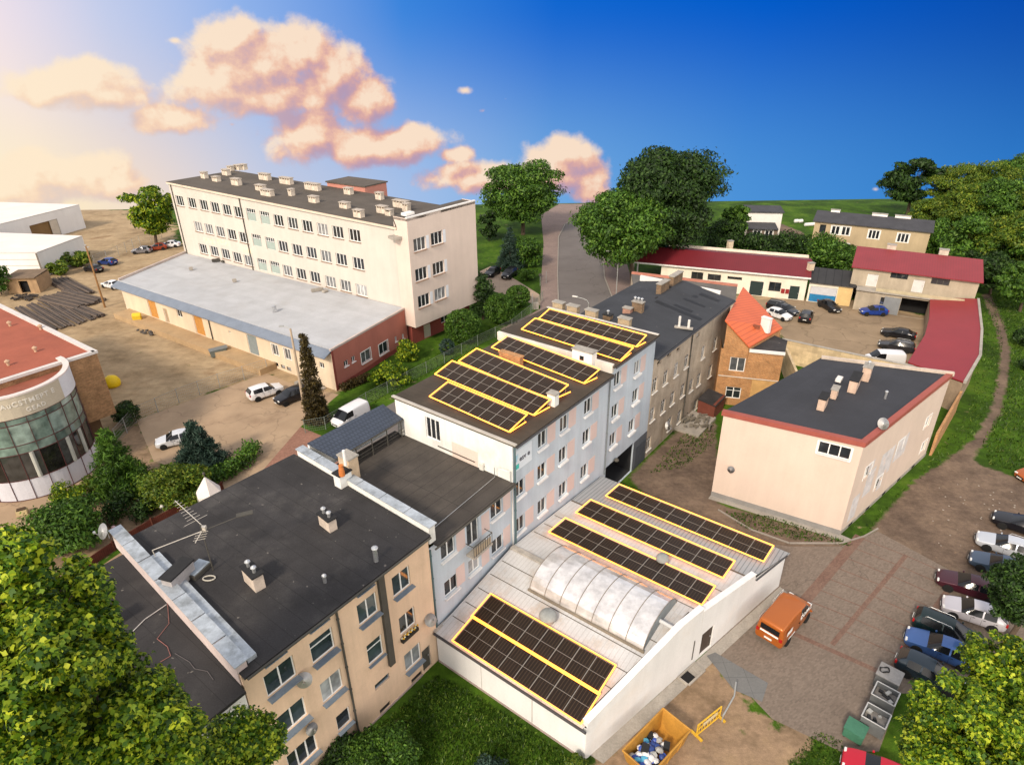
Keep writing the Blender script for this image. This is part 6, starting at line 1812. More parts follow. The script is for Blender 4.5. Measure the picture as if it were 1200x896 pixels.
def tree(name, label, base, zc, R3, k, per, size, lm, seed, cat='tree', group=None, rc=None, shape='rhomb', trunk=True, up=.35, lean=(0, 0)):
    rng = np.random.default_rng(seed)
    base = Vector(base)
    t = thing(name, label, cat, base, group)
    rc = rc or min(R3) * .27
    c, r = crown_points(rng, R3, k, rc)
    c += np.array([lean[0], lean[1], zc - base.z])
    me = leaf_cloud('crown', c, r, per, size, rng, shape, up)
    me.materials.append(LM[lm])
    o = bpy.data.objects.new('crown', me); C.objects.link(o); o.parent = t
    if trunk:
        mb = MB(); top = base + Vector((lean[0] * .6, lean[1] * .6, (zc - base.z) - R3[2] * .1)); r0 = max(.08, .035 * (zc - base.z) + .02 * max(R3))
        mid = base.lerp(top, .5) + Vector((.15, -.1, 0)); mb.tube(base - Vector((0, 0, .1)), mid, r0, r0 * .75, 10); mb.tube(mid, top, r0 * .75, r0 * .4, 10)
        for i in range(0, min(k, 9)):
            q = base + Vector(c[i]); s_ = base.lerp(top, .55 + .4 * rng.random()); e_ = s_.lerp(q, .85); mb.tube(s_, (s_ + e_) / 2 + Vector((0, 0, .2)), r0 * .35, r0 * .22, 6); mb.tube((s_ + e_) / 2 + Vector((0, 0, .2)), e_, r0 * .22, r0 * .07, 6)
        mb.build('trunk', BARK, t)
    return t


def depth_of(p): return (Vector(p) - EYE).dot(AX_F)


def tree_px(name, label, bpx, cpx, rpx, lm, seed, k=60, per=160, size=.6, dy=1.0, **kw):
    b = at(*bpx); zc = pole_top(b, cpx[1])
    # slide sideways so that the crown centre shows at cpx[0]
    dd = depth_of((b.x, b.y, zc))
    rx = rpx[0] * dd / FPX; rz = rpx[1] * dd / FPX / .92
    v = Vector((b.x, b.y, zc)) - EYE; x = 600 + FPX * v.dot(AX_R) / v.dot(AX_F)
    off = AX_R * ((cpx[0] - x) * dd / FPX)
    return tree(name, label, b, zc, (rx, rx * dy, rz), k, per, size, lm, seed, lean=(off.x, off.y), **kw)


def conifer(name, label, base, h, r, lm, seed, n=9000, size=.35, cat='conifer', group=None):
    rng = np.random.default_rng(seed); base = Vector(base); t = thing(name, label, cat, base, group)
    tiers = max(6, int(h * 1.5)); cs, rs = [], []
    for i in range(tiers):
        f = i / tiers; z = .12 * h + .86 * h * f; rr = r * (1 - f) ** .85
        m_ = max(4, int(11 * (1 - f)) + 3)
        for j in range(m_):
            a = 6.283 * j / m_ + rng.random() * .8; q = rr * rng.uniform(.75, 1.12)
            for g_ in (.45, .8, 1.): cs.append((math.cos(a) * q * g_, math.sin(a) * q * g_, z - .16 * q * g_ * 1.2)); rs.append(max(.14, r * .17 * (1.2 - .5 * f)))
    me = leaf_cloud('foliage', np.array(cs), np.array(rs), max(10, n // len(cs)), size, rng, 'needle', .1, (1, 1, .6)); me.materials.append(LM[lm])
    o = bpy.data.objects.new('foliage', me); C.objects.link(o); o.parent = t
    mb = MB(); mb.tube(base - Vector((0, 0, .1)), base + Vector((0, 0, h * .96)), .03 * h * .5 + .05, .02, 8); mb.build('trunk', BARK, t)
    return t


def bush(name, label, bpx, rpx, lm, seed, k=26, per=120, size=.3, cat='shrub', group=None, round_=False, hgt=None, dy=1.0, shape='rhomb'):
    b = at(*bpx); dd = depth_of(b); rx = rpx[0] * dd / FPX; rz = rpx[1] * dd / FPX
    rng = np.random.default_rng(seed); t = thing(name, label, cat, b, group)
    if round_:
        d = rng.normal(size=(int(per * k), 3)); d /= np.linalg.norm(d, axis=1)[:, None]
        c = d[:k * 6] * np.array([rx, rx, rz]) * .86; r = np.full(len(c), rx * .17)
        c[:, 2] += rz * 1.0
        me = leaf_cloud('foliage', c, r, max(10, per // 5), size, rng, shape, .2)
    else:
        c, r = crown_points(rng, (rx, rx * dy, rz), k, min(rx, rz) * .42); c[:, 2] += rz * .85
        me = leaf_cloud('foliage', c, r, per, size, rng, shape)
    me.materials.append(LM[lm]); o = bpy.data.objects.new('foliage', me); C.objects.link(o); o.parent = t
    mb = MB(); mb.tube(b - Vector((0, 0, .05)), b + Vector((0, 0, rz)), .06 + .02 * rx, .04, 7)
    for i in range(4): mb.tube(b + Vector((0, 0, rz * .4)), b + Vector(c[i]), .04, .015, 5)
    mb.build('stem', BARK, t)
    return t


def hedge(name, label, pts, wd, h, lm, seed, per=26, size=.25, cat='hedge', shape='rhomb'):
    rng = np.random.default_rng(seed); cs = []
    for p, q in zip(pts, pts[1:]):
        p, q = Vector((*p, 0)), Vector((*q, 0)); n_ = max(2, int((q - p).length / (wd * .3)))
        e = (q - p).normalized(); nn = Vector((e.y, -e.x, 0))
        for i in range(n_):
            for sx in (-.3, 0, .3):
                for z in (.25, .6, .88): c = p.lerp(q, (i + rng.random() * .6) / n_) + nn * wd * sx; cs.append((c.x, c.y, h * z * rng.uniform(.9, 1.08)))
    cs = np.array(cs); b = Vector((cs[:, 0].mean(), cs[:, 1].mean(), 0)); t = thing(name, label, cat, b)
    me = leaf_cloud('foliage', cs - np.array(b), np.full(len(cs), wd * .3), per, size, rng, shape); me.materials.append(LM[lm])
    o = bpy.data.objects.new('foliage', me); C.objects.link(o); o.parent = t
    mb = MB()
    for p in pts: mb.tube((p[0], p[1], -.05), (p[0], p[1], h * .6), .05, .03, 6)
    mb.build('stem', BARK, t)
    return t


tree_px('broadleaf_tree', 'largest dark green tree with tall dome crown behind the road and red roof', (790, 318), (778, 240), (60, 66), 'dark', 21, k=190, per=330, size=.5)
tree_px('broadleaf_tree', 'rounded mid green tree leaning over the road in front of the largest tree', (742, 335), (728, 270), (54, 46), 'mid', 22, k=120, per=290, size=.46)
tree_px('broadleaf_tree', 'wide domed tree on the lawn left of the road', (613, 275), (610, 228), (47, 38), 'mid', 23, k=100, per=270, size=.5)
tree_px('broadleaf_tree', 'yellow green tree at the far left end of the school', (183, 285), (180, 249), (27, 31), 'light', 24, k=70, per=170, size=.55)
tree_px('broadleaf_tree', 'dark round tree standing alone above the slate roof against the sky', (1062, 258), (1066, 214), (30, 26), 'dark', 25, k=60, per=170, size=.65)
tree_px('broadleaf_tree', 'small olive tree between the largest tree and the far white house', (861, 300), (860, 262), (18, 24), 'mid', 26, k=40, per=150, size=.5)
HB = [((845, 302), (22, 26), 'dark', 'dark bush at the foot of the largest tree behind the red roof'), ((890, 308), (22, 20), 'dark', 'dark bush right behind the pale brick chimney of the red roof'), ((925, 310), (24, 21), 'dark', 'dark bush in the middle of the row behind the red roof'), ((962, 316), (25, 22), 'mid', 'bright green bush behind the black roofed garage'), ((985, 318), (20, 18), 'mid', 'bright green bush leaning on the tan house wall'), ((945, 300), (18, 13), 'mid', 'small bush between the field track and tan house')]
for i, (b_, r_p, lm, lab) in enumerate(HB): bush('leafy_bush', lab, b_, r_p, lm, 40 + i, k=60, per=130, size=.4, group='bushes behind the red roof')
# the wood on the right
WL = 'leafy tree in the dense wood on the right slope'
spec = [(1120, 262, 1118, 222, 32, 30, 'olive'), (1165, 262, 1160, 218, 36, 34, 'olive'), (1200, 260, 1196, 210, 34, 34, 'mid'), (1092, 280, 1092, 252, 24, 24, 'olive'), (1130, 290, 1130, 250, 34, 34, 'olive'), (1172, 295, 1170, 250, 36, 38, 'mid'), (1205, 300, 1205, 255, 34, 40, 'olive'),
        (1100, 315, 1098, 283, 26, 26, 'mid'), (1140, 330, 1135, 290, 32, 34, 'mid'), (1180, 335, 1176, 292, 34, 38, 'olive'), (1212, 340, 1210, 300, 30, 40, 'mid'), (1160, 345, 1158, 316, 26, 26, 'dark'), (1195, 365, 1195, 332, 24, 28, 'mid'), (1235, 290, 1232, 240, 36, 44, 'mid')]
for i, (bx, by, cx_, cy_, rx_, ry_, lm) in enumerate(spec):
    tree_px('woodland_tree', WL, (bx, by), (cx_, cy_), (rx_, ry_), lm, 60 + i, k=60, per=330, size=.38, group='trees of the wood on the right', dy=1.)
bush('leafy_bush', 'dark bush between the tan house and the workshop roof', (1082, 318), (18, 14), 'mid', 81, k=20, per=110, size=.4)
bush('leafy_bush', 'dark bush on the grassy slope at the right edge', (1200, 405), (12, 12), 'dark', 82, k=16, per=90, size=.35)
bush('leafy_bush', 'second dark bush on the slope lower at the right edge', (1204, 435), (10, 9), 'dark', 83, k=16, per=90, size=.35)
# school garden
SGN = 'clipped ball shrubs by the school'
for bpx, rp_, lab, s_ in (((543, 400), (21, 20), 'largest clipped ball shrub nearest the red base of the school', 101), ((587, 378), (19, 18), 'clipped ball shrub in the middle by the fence bend', 102), ((607, 359), (14, 13), 'clipped ball shrub closest to the two parked black cars', 103)):
    bush('ball_shrub', lab, bpx, rp_, 'mid', s_, k=60, per=170, size=.22, round_=True, group=SGN)
bush('ball_shrub', 'smallest bluish ball shrub in front of the school entrance', (524, 415), (9, 10), 'blue', 104, k=20, per=100, size=.2, round_=True)
bush('leafy_shrub', 'yellow green shrub at the right end of the red annex wall', (478, 422), (13, 12), 'light', 105, k=26, per=130, size=.26)
bush('leafy_shrub', 'wide yellow green shrub by the fence in front of red wall', (457, 448), (23, 13), 'light', 106, k=34, per=140, size=.26)
hedge('low_hedge', 'low dark reddish hedge under the red annex wall', P2((402, 458), (434, 444)), 1.0, .9, 'rust', 107, 20, .18)
b_ = at(566, 374); t = tree('columnar_hedge', 'dark narrow hedge at the right corner of the school', b_, 4.0, (1.6, 1.6, 4.2), 40, 120, .3, 'dark', 108, cat='hedge', trunk=True, rc=.8)
conifer('blue_spruce', 'blue grey spruce on the lawn below the domed tree', at(598, 314), 8.5, 2.6, 'blue', 110)
bush('leafy_bush', 'dense dark bush right of the blue spruce on the lawn', (619, 312), (17, 20), 'mid', 111, k=36, per=130, size=.4)
bush('leafy_bush', 'tall dark bush left of the blue spruce by the school', (573, 282), (10, 20), 'dark', 112, k=26, per=120, size=.45)
bush('leafy_bush', 'low rounded bush beside the school drive sign', (617, 328), (12, 8), 'mid', 113, k=20, per=110, size=.25)
# garden of the glass fronted shop
conifer('blue_spruce', 'blue green spruce behind the silver car in the shop garden', at(238, 548), 6.0, 2.5, 'blue', 120, 12000, .32)
conifer('feathery_conifer', 'tall yellowish green conifer next to the curved shop front', at(145, 575), 7.5, 2.6, 'mid', 121, 12000, .34)
bush('leafy_shrub', 'big round olive shrub in front of the blue green spruce', (213, 590), (34, 28), 'olive', 122, k=60, per=190, size=.24)
bush('leafy_shrub', 'large mid green shrub at the pavement end of the shop garden', (88, 642), (34, 34), 'mid', 123, k=60, per=190, size=.25)
bush('leafy_shrub', 'bright yellow green shrub close to the white shop panels', (88, 592), (20, 17), 'light', 124, k=30, per=130, size=.2)
bush('leafy_shrub', 'narrow yellow shrub between the conifer and white shop panels', (118, 580), (11, 18), 'olive', 125, k=24, per=120, size=.2)
bush('leafy_shrub', 'dark shrub behind the brick corner of the shop', (152, 495), (15, 15), 'dark', 126, k=24, per=120, size=.24)
hedge('garden_hedge', 'curved clipped hedge bordering the red driveway', P2((222, 578), (262, 562), (288, 545), (300, 528)), 1.6, 1.5, 'mid', 127)
hedge('garden_hedge', 'dark hedge row running from the conifer towards the pavement', P2((168, 560), (148, 588), (128, 618)), 1.7, 1.7, 'dark', 128)
hedge('garden_hedge', 'dark hedge row beside the olive shrub in the shop garden', P2((192, 575), (178, 595), (160, 615)), 1.4, 1.6, 'dark', 129)
bush('reed_clump', 'olive reeds along the wall of the white hall', (92, 312), (22, 10), 'olive', 130, k=26, per=110, size=.45, dy=.5)
bush('reed_clump', 'second olive reed clump at the corner of the white hall', (70, 322), (14, 9), 'olive', 131, k=20, per=90, size=.45, dy=.5)
bush('leafy_bush', 'green bush at the left edge by the brown hut', (2, 345), (17, 22), 'mid', 132, k=30, per=120, size=.45)
bush('leafy_shrub', 'dark shrub under the cream wall windows', (392, 890), (30, 20), 'dark', 133, k=40, per=150, size=.16)
bush('leafy_shrub', 'feathery mid green shrub on the lawn by the cream wall', (452, 905), (42, 30), 'mid', 134, k=60, per=190, size=.15)
bush('leafy_shrub', 'dark shrub between the feathery shrub and the cream wall', (420, 885), (22, 16), 'dark', 135, k=40, per=150, size=.16)
bush('leafy_shrub', 'pale grey green shrub at the lower edge of the lawn', (575, 915), (24, 16), 'blue', 136, k=30, per=130, size=.15)
bush('leafy_shrub', 'small yellowish shrub at the near corner of the white shed', (676, 900), (11, 12), 'olive', 137, k=20, per=110, size=.12)
# foreground trees


def on_plane_n(px, py, n):
    d = ray(px, py); P_ = Vector((OX, OY, 0)); nn = Vector((NX, NY, 0)); t_ = (P_ + nn * n - EYE).dot(nn) / d.dot(nn)
    return EYE + d * t_


def near_tree(label, lobes, per, size, lm, seed, rc):
    """lobes [(centre, radius, clumps)]: one trunk forking into several leafy lobes"""
    rng = np.random.default_rng(seed); c0 = Vector(lobes[0][0]); base = Vector((c0.x, c0.y, 0)); t = thing('maple_tree', label, 'tree', base)
    cs, rs = [], []
    for c, R_, k in lobes:
        p, r = crown_points(rng, (R_, R_, R_ * .95), k, rc); cs.append(p + np.array(Vector(c) - base)); rs.append(r)
    cs, rs = np.concatenate(cs), np.concatenate(rs)
    me = leaf_cloud('crown', cs, rs, per, size, rng, 'maple', .65); me.materials.append(LM[lm])
    o = bpy.data.objects.new('crown', me); C.objects.link(o); o.parent = t
    mb = MB(); fork = base + zr_ * (c0.z * .6); mb.tube(base - zr_ * .1, fork, .32, .24, 10)
    for c, R_, k in lobes: mb.tube(fork, Vector(c), .17, .07, 8)
    for i in range(0, len(cs), 6):
        q = base + Vector(cs[i]); l_ = min((Vector(c) for c, _, _ in lobes), key=lambda c: (c - q).length); mb.tube(l_.lerp(fork, .25), q, .06, .015, 5)
    mb.build('trunk', BARK, t); return t


zr_ = Vector((0, 0, 1))


near_tree('big sunlit maple filling the lower left corner in front of the low black roof', [(on_plane_n(40, 760, 2), 2.9, 210), (on_plane_n(130, 855, 3), 2.5, 170), (on_plane_n(0, 860, 2.5), 3.0, 150), (on_plane_n(195, 880, 3.5), 1.3, 60), (on_plane_n(8, 665, 1.5), 1.3, 60), (on_plane_n(105, 765, 2.5), 1.3, 50)], 165, .185, 'light', 141, .44)
near_tree('smaller maple crown in front of the cream wall beside the big maple', [(on_plane_n(285, 872, 3), 1.6, 90), (on_plane_n(245, 890, 3), 1.2, 50)], 130, .165, 'light', 142, .35)
near_tree('sunlit maple in the lower right corner over the parked cars', [(at(1140, 866, 7.8), 3.0, 210), (at(1192, 805, 8.4), 2.6, 150), (at(1205, 890, 8.), 2.8, 110), (at(1090, 890, 7.), 1.5, 60)], 150, .18, 'light', 143, .42)
t = tree('dark_tree', 'dark green tree at the right edge hiding the middle of the parked cars', at(1180, 752), 4.4, (2.6, 2.6, 2.5), 170, 150, .2, 'dark', 145, rc=.45)

# ================================================================== VEHICLES
TYRE = mat('tyre_rubber', (.012, .012, .012), .9, .1, 3, 0)
RIM = mat('wheel_rim', (.5, .5, .52), .35, .05, 3, 0, metal=.15)
CGL = mat('car_glass', (.008, .009, .011), .1, 0, 1, 0, spec=.45)
LAMPF = mat('headlamp', (.7, .7, .68), .15, 0, 1, 0, spec=.8)
LAMPR = mat('tail_lamp', (.35, .01, .01), .2, 0, 1, 0, spec=.6)
PLATE = mat('number_plate', (.7, .7, .66), .5, 0, 1, 0)
TRIMB = mat('black_trim', (.015, .015, .016), .6, 0, 1, 0)


def paint(name, col, metal=.35):
    return mat('paint_' + name, col, .3, .03, .8, 0, metal=metal, spec=.5, coat=.3)


# stations: x, sill z, belt z, top z, body half width, roof half width, zone  (zone of the strip from this station to the next)
PROF = {
    'hatch': (4.1, [(2.02, .42, .6, .64, .55, .40, 'b'), (1.92, .24, .72, .76, .78, .62, 'b'), (1.35, .2, .84, .9, .87, .68, 'b'), (.85, .2, .93, .98, .88, .70, 'w'), (.15, .2, .95, 1.42, .88, .60, 's'), (-.42, .2, .96, 1.49, .88, .60, 'p'), (-.52, .2, .96, 1.49, .88, .60, 's'), (-1.3, .2, .98, 1.44, .88, .58, 'p'), (-1.45, .2, .98, 1.40, .87, .56, 'r'), (-1.95, .28, .98, 1.02, .82, .66, 'b'), (-2.04, .42, .68, .7, .6, .5, 'e')]),
    'sedan': (4.6, [(2.28, .42, .6, .64, .55, .40, 'b'), (2.16, .24, .70, .75, .80, .62, 'b'), (1.5, .2, .82, .88, .89, .70, 'b'), (.9, .2, .92, .97, .90, .72, 'w'), (.15, .2, .94, 1.38, .90, .60, 's'), (-.4, .2, .95, 1.44, .90, .60, 'p'), (-.5, .2, .95, 1.44, .90, .60, 's'), (-1.15, .2, .96, 1.38, .90, .58, 'r'), (-1.7, .2, .97, 1.02, .89, .70, 'b'), (-2.18, .26, .92, .98, .82, .66, 'b'), (-2.28, .42, .66, .7, .6, .5, 'e')]),
    'estate': (4.6, [(2.28, .42, .6, .64, .55, .40, 'b'), (2.16, .24, .70, .75, .80, .62, 'b'), (1.5, .2, .82, .88, .89, .70, 'b'), (.95, .2, .92, .97, .90, .72, 'w'), (.2, .2, .94, 1.40, .90, .61, 's'), (-.4, .2, .95, 1.47, .90, .61, 'p'), (-.5, .2, .95, 1.47, .90, .61, 's'), (-1.75, .2, .97, 1.44, .90, .60, 'p'), (-1.9, .2, .97, 1.41, .89, .58, 'r'), (-2.2, .26, .95, 1.0, .84, .66, 'b'), (-2.29, .42, .66, .7, .6, .5, 'e')]),
    'suv': (4.4, [(2.18, .5, .74, .78, .58, .44, 'b'), (2.08, .34, .86, .92, .82, .64, 'b'), (1.45, .28, .98, 1.05, .91, .72, 'b'), (1.0, .28, 1.06, 1.12, .92, .74, 'w'), (.35, .28, 1.08, 1.58, .92, .66, 's'), (-.35, .28, 1.09, 1.66, .92, .66, 'p'), (-.45, .28, 1.09, 1.66, .92, .66, 's'), (-1.6, .28, 1.1, 1.63, .92, .65, 'p'), (-1.78, .28, 1.1, 1.6, .91, .63, 'r'), (-2.08, .36, 1.08, 1.13, .86, .70, 'b'), (-2.17, .5, .75, .8, .62, .5, 'e')]),
    'van': (4.7, [(2.32, .48, .74, .80, .60, .46, 'b'), (2.2, .3, .90, .96, .86, .66, 'b'), (1.75, .25, 1.02, 1.1, .94, .74, 'w'), (.95, .25, 1.12, 1.84, .95, .80, 's'), (.2, .25, 1.12, 1.92, .95, .82, 'b'), (-.6, .25, 1.12, 1.93, .95, .82, 'b'), (-2.0, .25, 1.12, 1.92, .95, .82, 'b'), (-2.2, .27, 1.12, 1.88, .94, .80, 'R'), (-2.3, .32, 1.08, 1.78, .9, .74, 'b'), (-2.34, .42, .85, .95, .82, .62, 'e')]),
}


def car(name, kind, m, label, group=None, rails=False, rear_win=True):
    L_, st = PROF[kind]
    t = thing(name, label, kind if kind != 'hatch' else 'car', (0, 0, 0), group)
    t['category'] = {'van': 'van'}.get(kind, 'car')
    rows = []
    for x, sl, be, tp, bw, rw, zn in st:
        cab = tp - be > .25
        half = [(bw * .86, sl), (bw * .985, sl + .12 * (be - sl)), (bw, sl + .5 * (be - sl)), (bw * .975, be)]
        if cab: half += [(rw * 1.0, tp - .07), (rw * .86, tp - .012), (rw * .45, tp + .015), (0, tp + .025)]
        else: half += [(bw * .9, be + (tp - be) * .45), (rw * 1.0, tp - .01), (rw * .5, tp + .015), (0, tp + .02)]
        rows.append([(x, -y, z) for y, z in half] + [(x, y, z) for y, z in half[-2::-1]])
    nr = len(rows[0]); verts = [p for r in rows for p in r]
    faces, mi = [], []
    for i in range(len(rows) - 1):
        zn = st[i][6]
        for j in range(nr - 1):
            a, b_ = i * nr + j, i * nr + j + 1
            faces.append((a, b_, b_ + nr, a + nr)); jj = min(j, nr - 2 - j)
            g = 0
            if zn == 's' and jj == 3: g = 1
            if zn in 'wr' and jj in (4, 5, 6): g = 1
            if zn in 'w' and jj == 3: g = 1
            if zn == 'R' and rear_win and jj in (3,): g = 0
            mi.append(g)
    faces.append(tuple(range(nr))); mi.append(0); k = (len(rows) - 1) * nr; faces.append(tuple(range(k + nr - 1, k - 1, -1))); mi.append(0)
    me = bpy.data.meshes.new('tmp'); me.from_pydata(verts, [], [f[::-1] for f in faces]); me.materials.append(m); me.materials.append(CGL)
    me.polygons.foreach_set('material_index', mi)
    bm = bmesh.new(); bm.from_mesh(me); cl = bm.edges.layers.float.new('crease_edge')
    cvt = bm.verts.layers.float.new('crease_vert')
    for e in bm.edges:
        if len(e.link_faces) == 2 and e.link_faces[0].material_index != e.link_faces[1].material_index:
            e[cl] = 1.
            for v in e.verts: v[cvt] = .85
    bmesh.ops.recalc_face_normals(bm, faces=bm.faces); bm.to_mesh(me); bm.free()
    tmp = bpy.data.objects.new('tmp', me); C.objects.link(tmp); sd = tmp.modifiers.new('s', 'SUBSURF'); sd.levels = sd.render_levels = 2
    dg = bpy.context.evaluated_depsgraph_get(); dg.update(); em = bpy.data.meshes.new_from_object(tmp.evaluated_get(dg))
    bpy.data.objects.remove(tmp); bpy.data.meshes.remove(me)
    for idx, nm in ((0, 'body'), (1, 'windows')):
        bm = bmesh.new(); bm.from_mesh(em)
        bmesh.ops.delete(bm, geom=[f for f in bm.faces if f.material_index != idx], context='FACES')
        for f in bm.faces: f.material_index = 0; f.smooth = True
        pm = bpy.data.meshes.new(nm); bm.to_mesh(pm); bm.free(); pm.materials.clear(); pm.materials.append(m if idx == 0 else CGL)
        o = bpy.data.objects.new(nm, pm); C.objects.link(o); o.parent = t; ORG[o.name] = Vector()
    bpy.data.meshes.remove(em)
    W_ = max(s[4] for s in st); wr_ = .33 if kind in ('suv', 'van') else .31
    for x in (L_ * .30, -L_ * .29):
        for s in (-1, 1):
            y = s * (W_ - .09)
            mb = MB(); mb.lathe([(wr_ * .62, -.11), (wr_ * .93, -.11), (wr_, -.07), (wr_, .07), (wr_ * .93, .12), (wr_ * .62, .12)], (x, y, wr_), (0, s, 0), 18); o = mb.build('wheel', TYRE, t, smooth=False)
            mb = MB(); mb.lathe([(wr_ * .62, .0), (wr_ * .62, .118), (wr_ * .5, .1), (wr_ * .2, .085), (.03, .11)], (x, y, wr_), (0, s, 0), 14); mb.build('rim', RIM, o)
            mb = MB(); mb.lathe([(wr_ * 1.17, .0), (wr_ * 1.17, .104), (.02, .104)], (x, s * (W_ - .1), wr_ + .02), (0, s, 0), 18); mb.build('wheel_arch', TRIMB, t)
    fr, f2, rr, r2 = st[0], st[1], st[-1], st[-2]
    for s in (-1, 1):
        mb = MB(); mb.obox((f2[0] - .12, s * f2[4] * .92, f2[2] - .1), (.16, s * -.2 * 0, 0), (0, -s * .34, 0), (0, 0, .15)); mb.build('headlight', LAMPF, t, bevel=.03)
        mb = MB(); mb.obox((r2[0] - .06, s * r2[4] * .97, r2[2] - .22), (.14, 0, 0), (0, -s * .2, 0), (0, 0, .26)); mb.build('tail_light', LAMPR, t, bevel=.02)
        cx_ = [q for q in st if q[6] == 'w'][0]; mb = MB(); mb.obox((cx_[0] - .42, s * (W_ + .02), cx_[2] + .02), (.12, 0, 0), (0, s * .16, 0), (0, 0, .13)); mb.build('wing_mirror', m, t, bevel=.03)
    mb = MB(); mb.box((rr[0] - .03, 0, rr[1] + .2), .03, .5, .12); mb.build('number_plate', PLATE, t)
    mb = MB(); mb.box((fr[0] + .03, 0, fr[1] - .02), .03, .5, .11); mb.build('number_plate', PLATE, t)
    mb = MB(); mb.box((fr[0] + .0, 0, fr[1] + .08), .06, .8, .12); mb.build('grille', TRIMB, t)
    if rails:
        for s in (-1, 1):
            mb = MB(); z = max(q[3] for q in st); mb.path([(.1, s * .6, z - .06), (0, s * .6, z + .05), (-1.5, s * .59, z + .04), (-1.6, s * .59, z - .08)], .022, 6); mb.build('roof_rail', METAL, t)
    for x in ((.2, -.46, -1.2) if kind in ('sedan', 'hatch') else (.3, -.42, -1.35) if kind != 'van' else (.95, .1)):
        for s in (-1, 1):
            mb = MB(); mb.obox((x, s * (W_ - .004), st[3][1] + .12), (.014, 0, 0), (0, s * .006, 0), (0, 0, st[3][2] - st[3][1] - .2)); mb.build('door_gap', TRIMB, t)
            mb = MB(); mb.obox((x - .22, s * (W_ - .012), st[3][2] - .12), (.15, 0, 0), (0, s * .03, 0), (0, 0, .03)); mb.build('door_handle', TRIMB, t)
    if kind == 'van':
        mb = MB(); mb.obox((-2.345, -.62, 1.22), (.03, 0, 0), (0, 1.24, 0), (.0, 0, .4)); mb.build('rear_window', CGL, t)
        mb = MB()
        for y in (-1, 1): mb.obox((-.95, y * .956 - .006, .5), (1.1, 0, 0), (0, .012, 0), (0, 0, .012))
        mb.build('side_trim', TRIMB, t)
    return t


def park(t, rear, front, label=None, h=0.):
    a, b_ = at(*rear, h), at(*front, h)
    d = b_ - a
    t.location = ((a.x + b_.x) / 2, (a.y + b_.y) / 2, 0.012)
    t.rotation_euler = (0, 0, math.atan2(d.y, d.x))
    return t


BY, CP, SY = 'cars in the back yard', 'cars parked along the car park', 'cars on the school side'
van = park(car('delivery_van', 'van', paint('orange', (.42, .115, .018)), 'orange delivery van with white lettering beside the white shed'), (897, 757), (937, 710)); van.scale = (1.1, 1.1, 1.1)
WL_ = mat('van_lettering', (.8, .78, .75), .5, 0)
for s in (-1, 1):
    for q in (((.05, s * .962 - .004, 1.18), .05, .62), ((-1.9, s * .962 - .004, 1.2), .7, .34), ((-1.5, s * .962 - .004, .62), .9, .12)):
        mb = MB(); mb.obox(q[0], (q[1], 0, 0), (0, .008, 0), (0, 0, q[2])); mb.build('white_lettering_patch', WL_, van)
    lettering('COPRZ', .5, (.72 if s < 0 else .72, s * .972, 1.42), (1 if s < 0 else -1, 0, 0), (0, 0, 1), WL_, van, .006)
mb = MB(); mb.obox((-2.352, -.6, 1.02), (.006, 0, 0), (0, 1.2, 0), (0, 0, .14)); mb.build('white_lettering_patch', WL_, van)

park(car('parked_car', 'sedan', paint('black', (.012, .012, .016)), 'black sedan farthest up the gravel at the right edge', CP), (1222, 630), (1172, 613))
park(car('parked_car', 'estate', paint('silver', (.55, .58, .63)), 'long silver estate car with roof rails on the gravel', CP, True), (1208, 656), (1150, 637))
park(car('parked_car', 'estate', paint('blue_grey', (.06, .09, .14)), 'dark blue grey estate car below the long silver one', CP), (1200, 680), (1145, 661))
park(car('parked_car', 'sedan', paint('maroon', (.06, .012, .022)), 'dark maroon sedan parked partly under the dark tree', CP), (1162, 702), (1107, 684))
park(car('parked_car', 'hatch', paint('pearl', (.58, .56, .6)), 'pale pearl hatchback almost hidden by the dark tree', CP), (1162, 732), (1114, 716))
park(car('parked_car', 'estate', paint('dark_green', (.008, .022, .024)), 'dark green estate car with its red tail light facing the car park', CP, True), (1084, 735), (1136, 758))
park(car('parked_car', 'sedan', paint('blue', (.05, .12, .33)), 'bright blue sedan nearest the bins but one', CP), (1134, 780), (1069, 753))
park(car('parked_car', 'hatch', paint('navy', (.02, .035, .05)), 'dark navy hatchback half under the sunlit maple', CP), (1062, 783), (1112, 808))
park(car('parked_car', 'hatch', paint('red', (.55, .008, .03)), 'bright red hatchback at the lower edge beside the green bin', CP), (1054, 926), (1003, 903))
park(car('parked_car', 'hatch', paint('orange_red', (.4, .1, .02)), 'orange hatchback just at the right edge on the grass'), (1225, 560), (1202, 563))
park(car('parked_car', 'suv', paint('black', (.012, .012, .016)), 'black car with silver roof rails by the white range door', BY, True), (899, 361), (929, 367))
park(car('parked_car', 'hatch', paint('white', (.72, .72, .74), .1), 'white hatchback beside the orange roof in the back yard', BY), (899, 368), (926, 377))
park(car('parked_car', 'hatch', paint('grey_dark', (.04, .045, .055)), 'dark grey hatchback squeezed behind the white one', BY), (908, 363), (933, 371))
park(car('parked_car', 'suv', paint('black', (.012, .012, .016)), 'black estate seen from behind with white plate in the back yard', BY), (941, 382), (946, 368))
park(car('parked_car', 'sedan', paint('black', (.012, .012, .016)), 'black sedan in front of the blue garage door', BY), (960, 356), (983, 369))
park(car('parked_car', 'hatch', paint('bright_blue', (.012, .05, .3)), 'vivid blue car in front of the workshop', BY), (1041, 369), (1004, 368))
park(car('parked_car', 'sedan', paint('black', (.012, .012, .016)), 'black sedan farther from the salmon roof of the pair by the wing', BY), (1073, 399), (1031, 391))
park(car('parked_car', 'estate', paint('black_silver', (.03, .03, .035)), 'dark estate with silver rails nearer the salmon roof of the pair', BY, True), (1070, 413), (1029, 406))
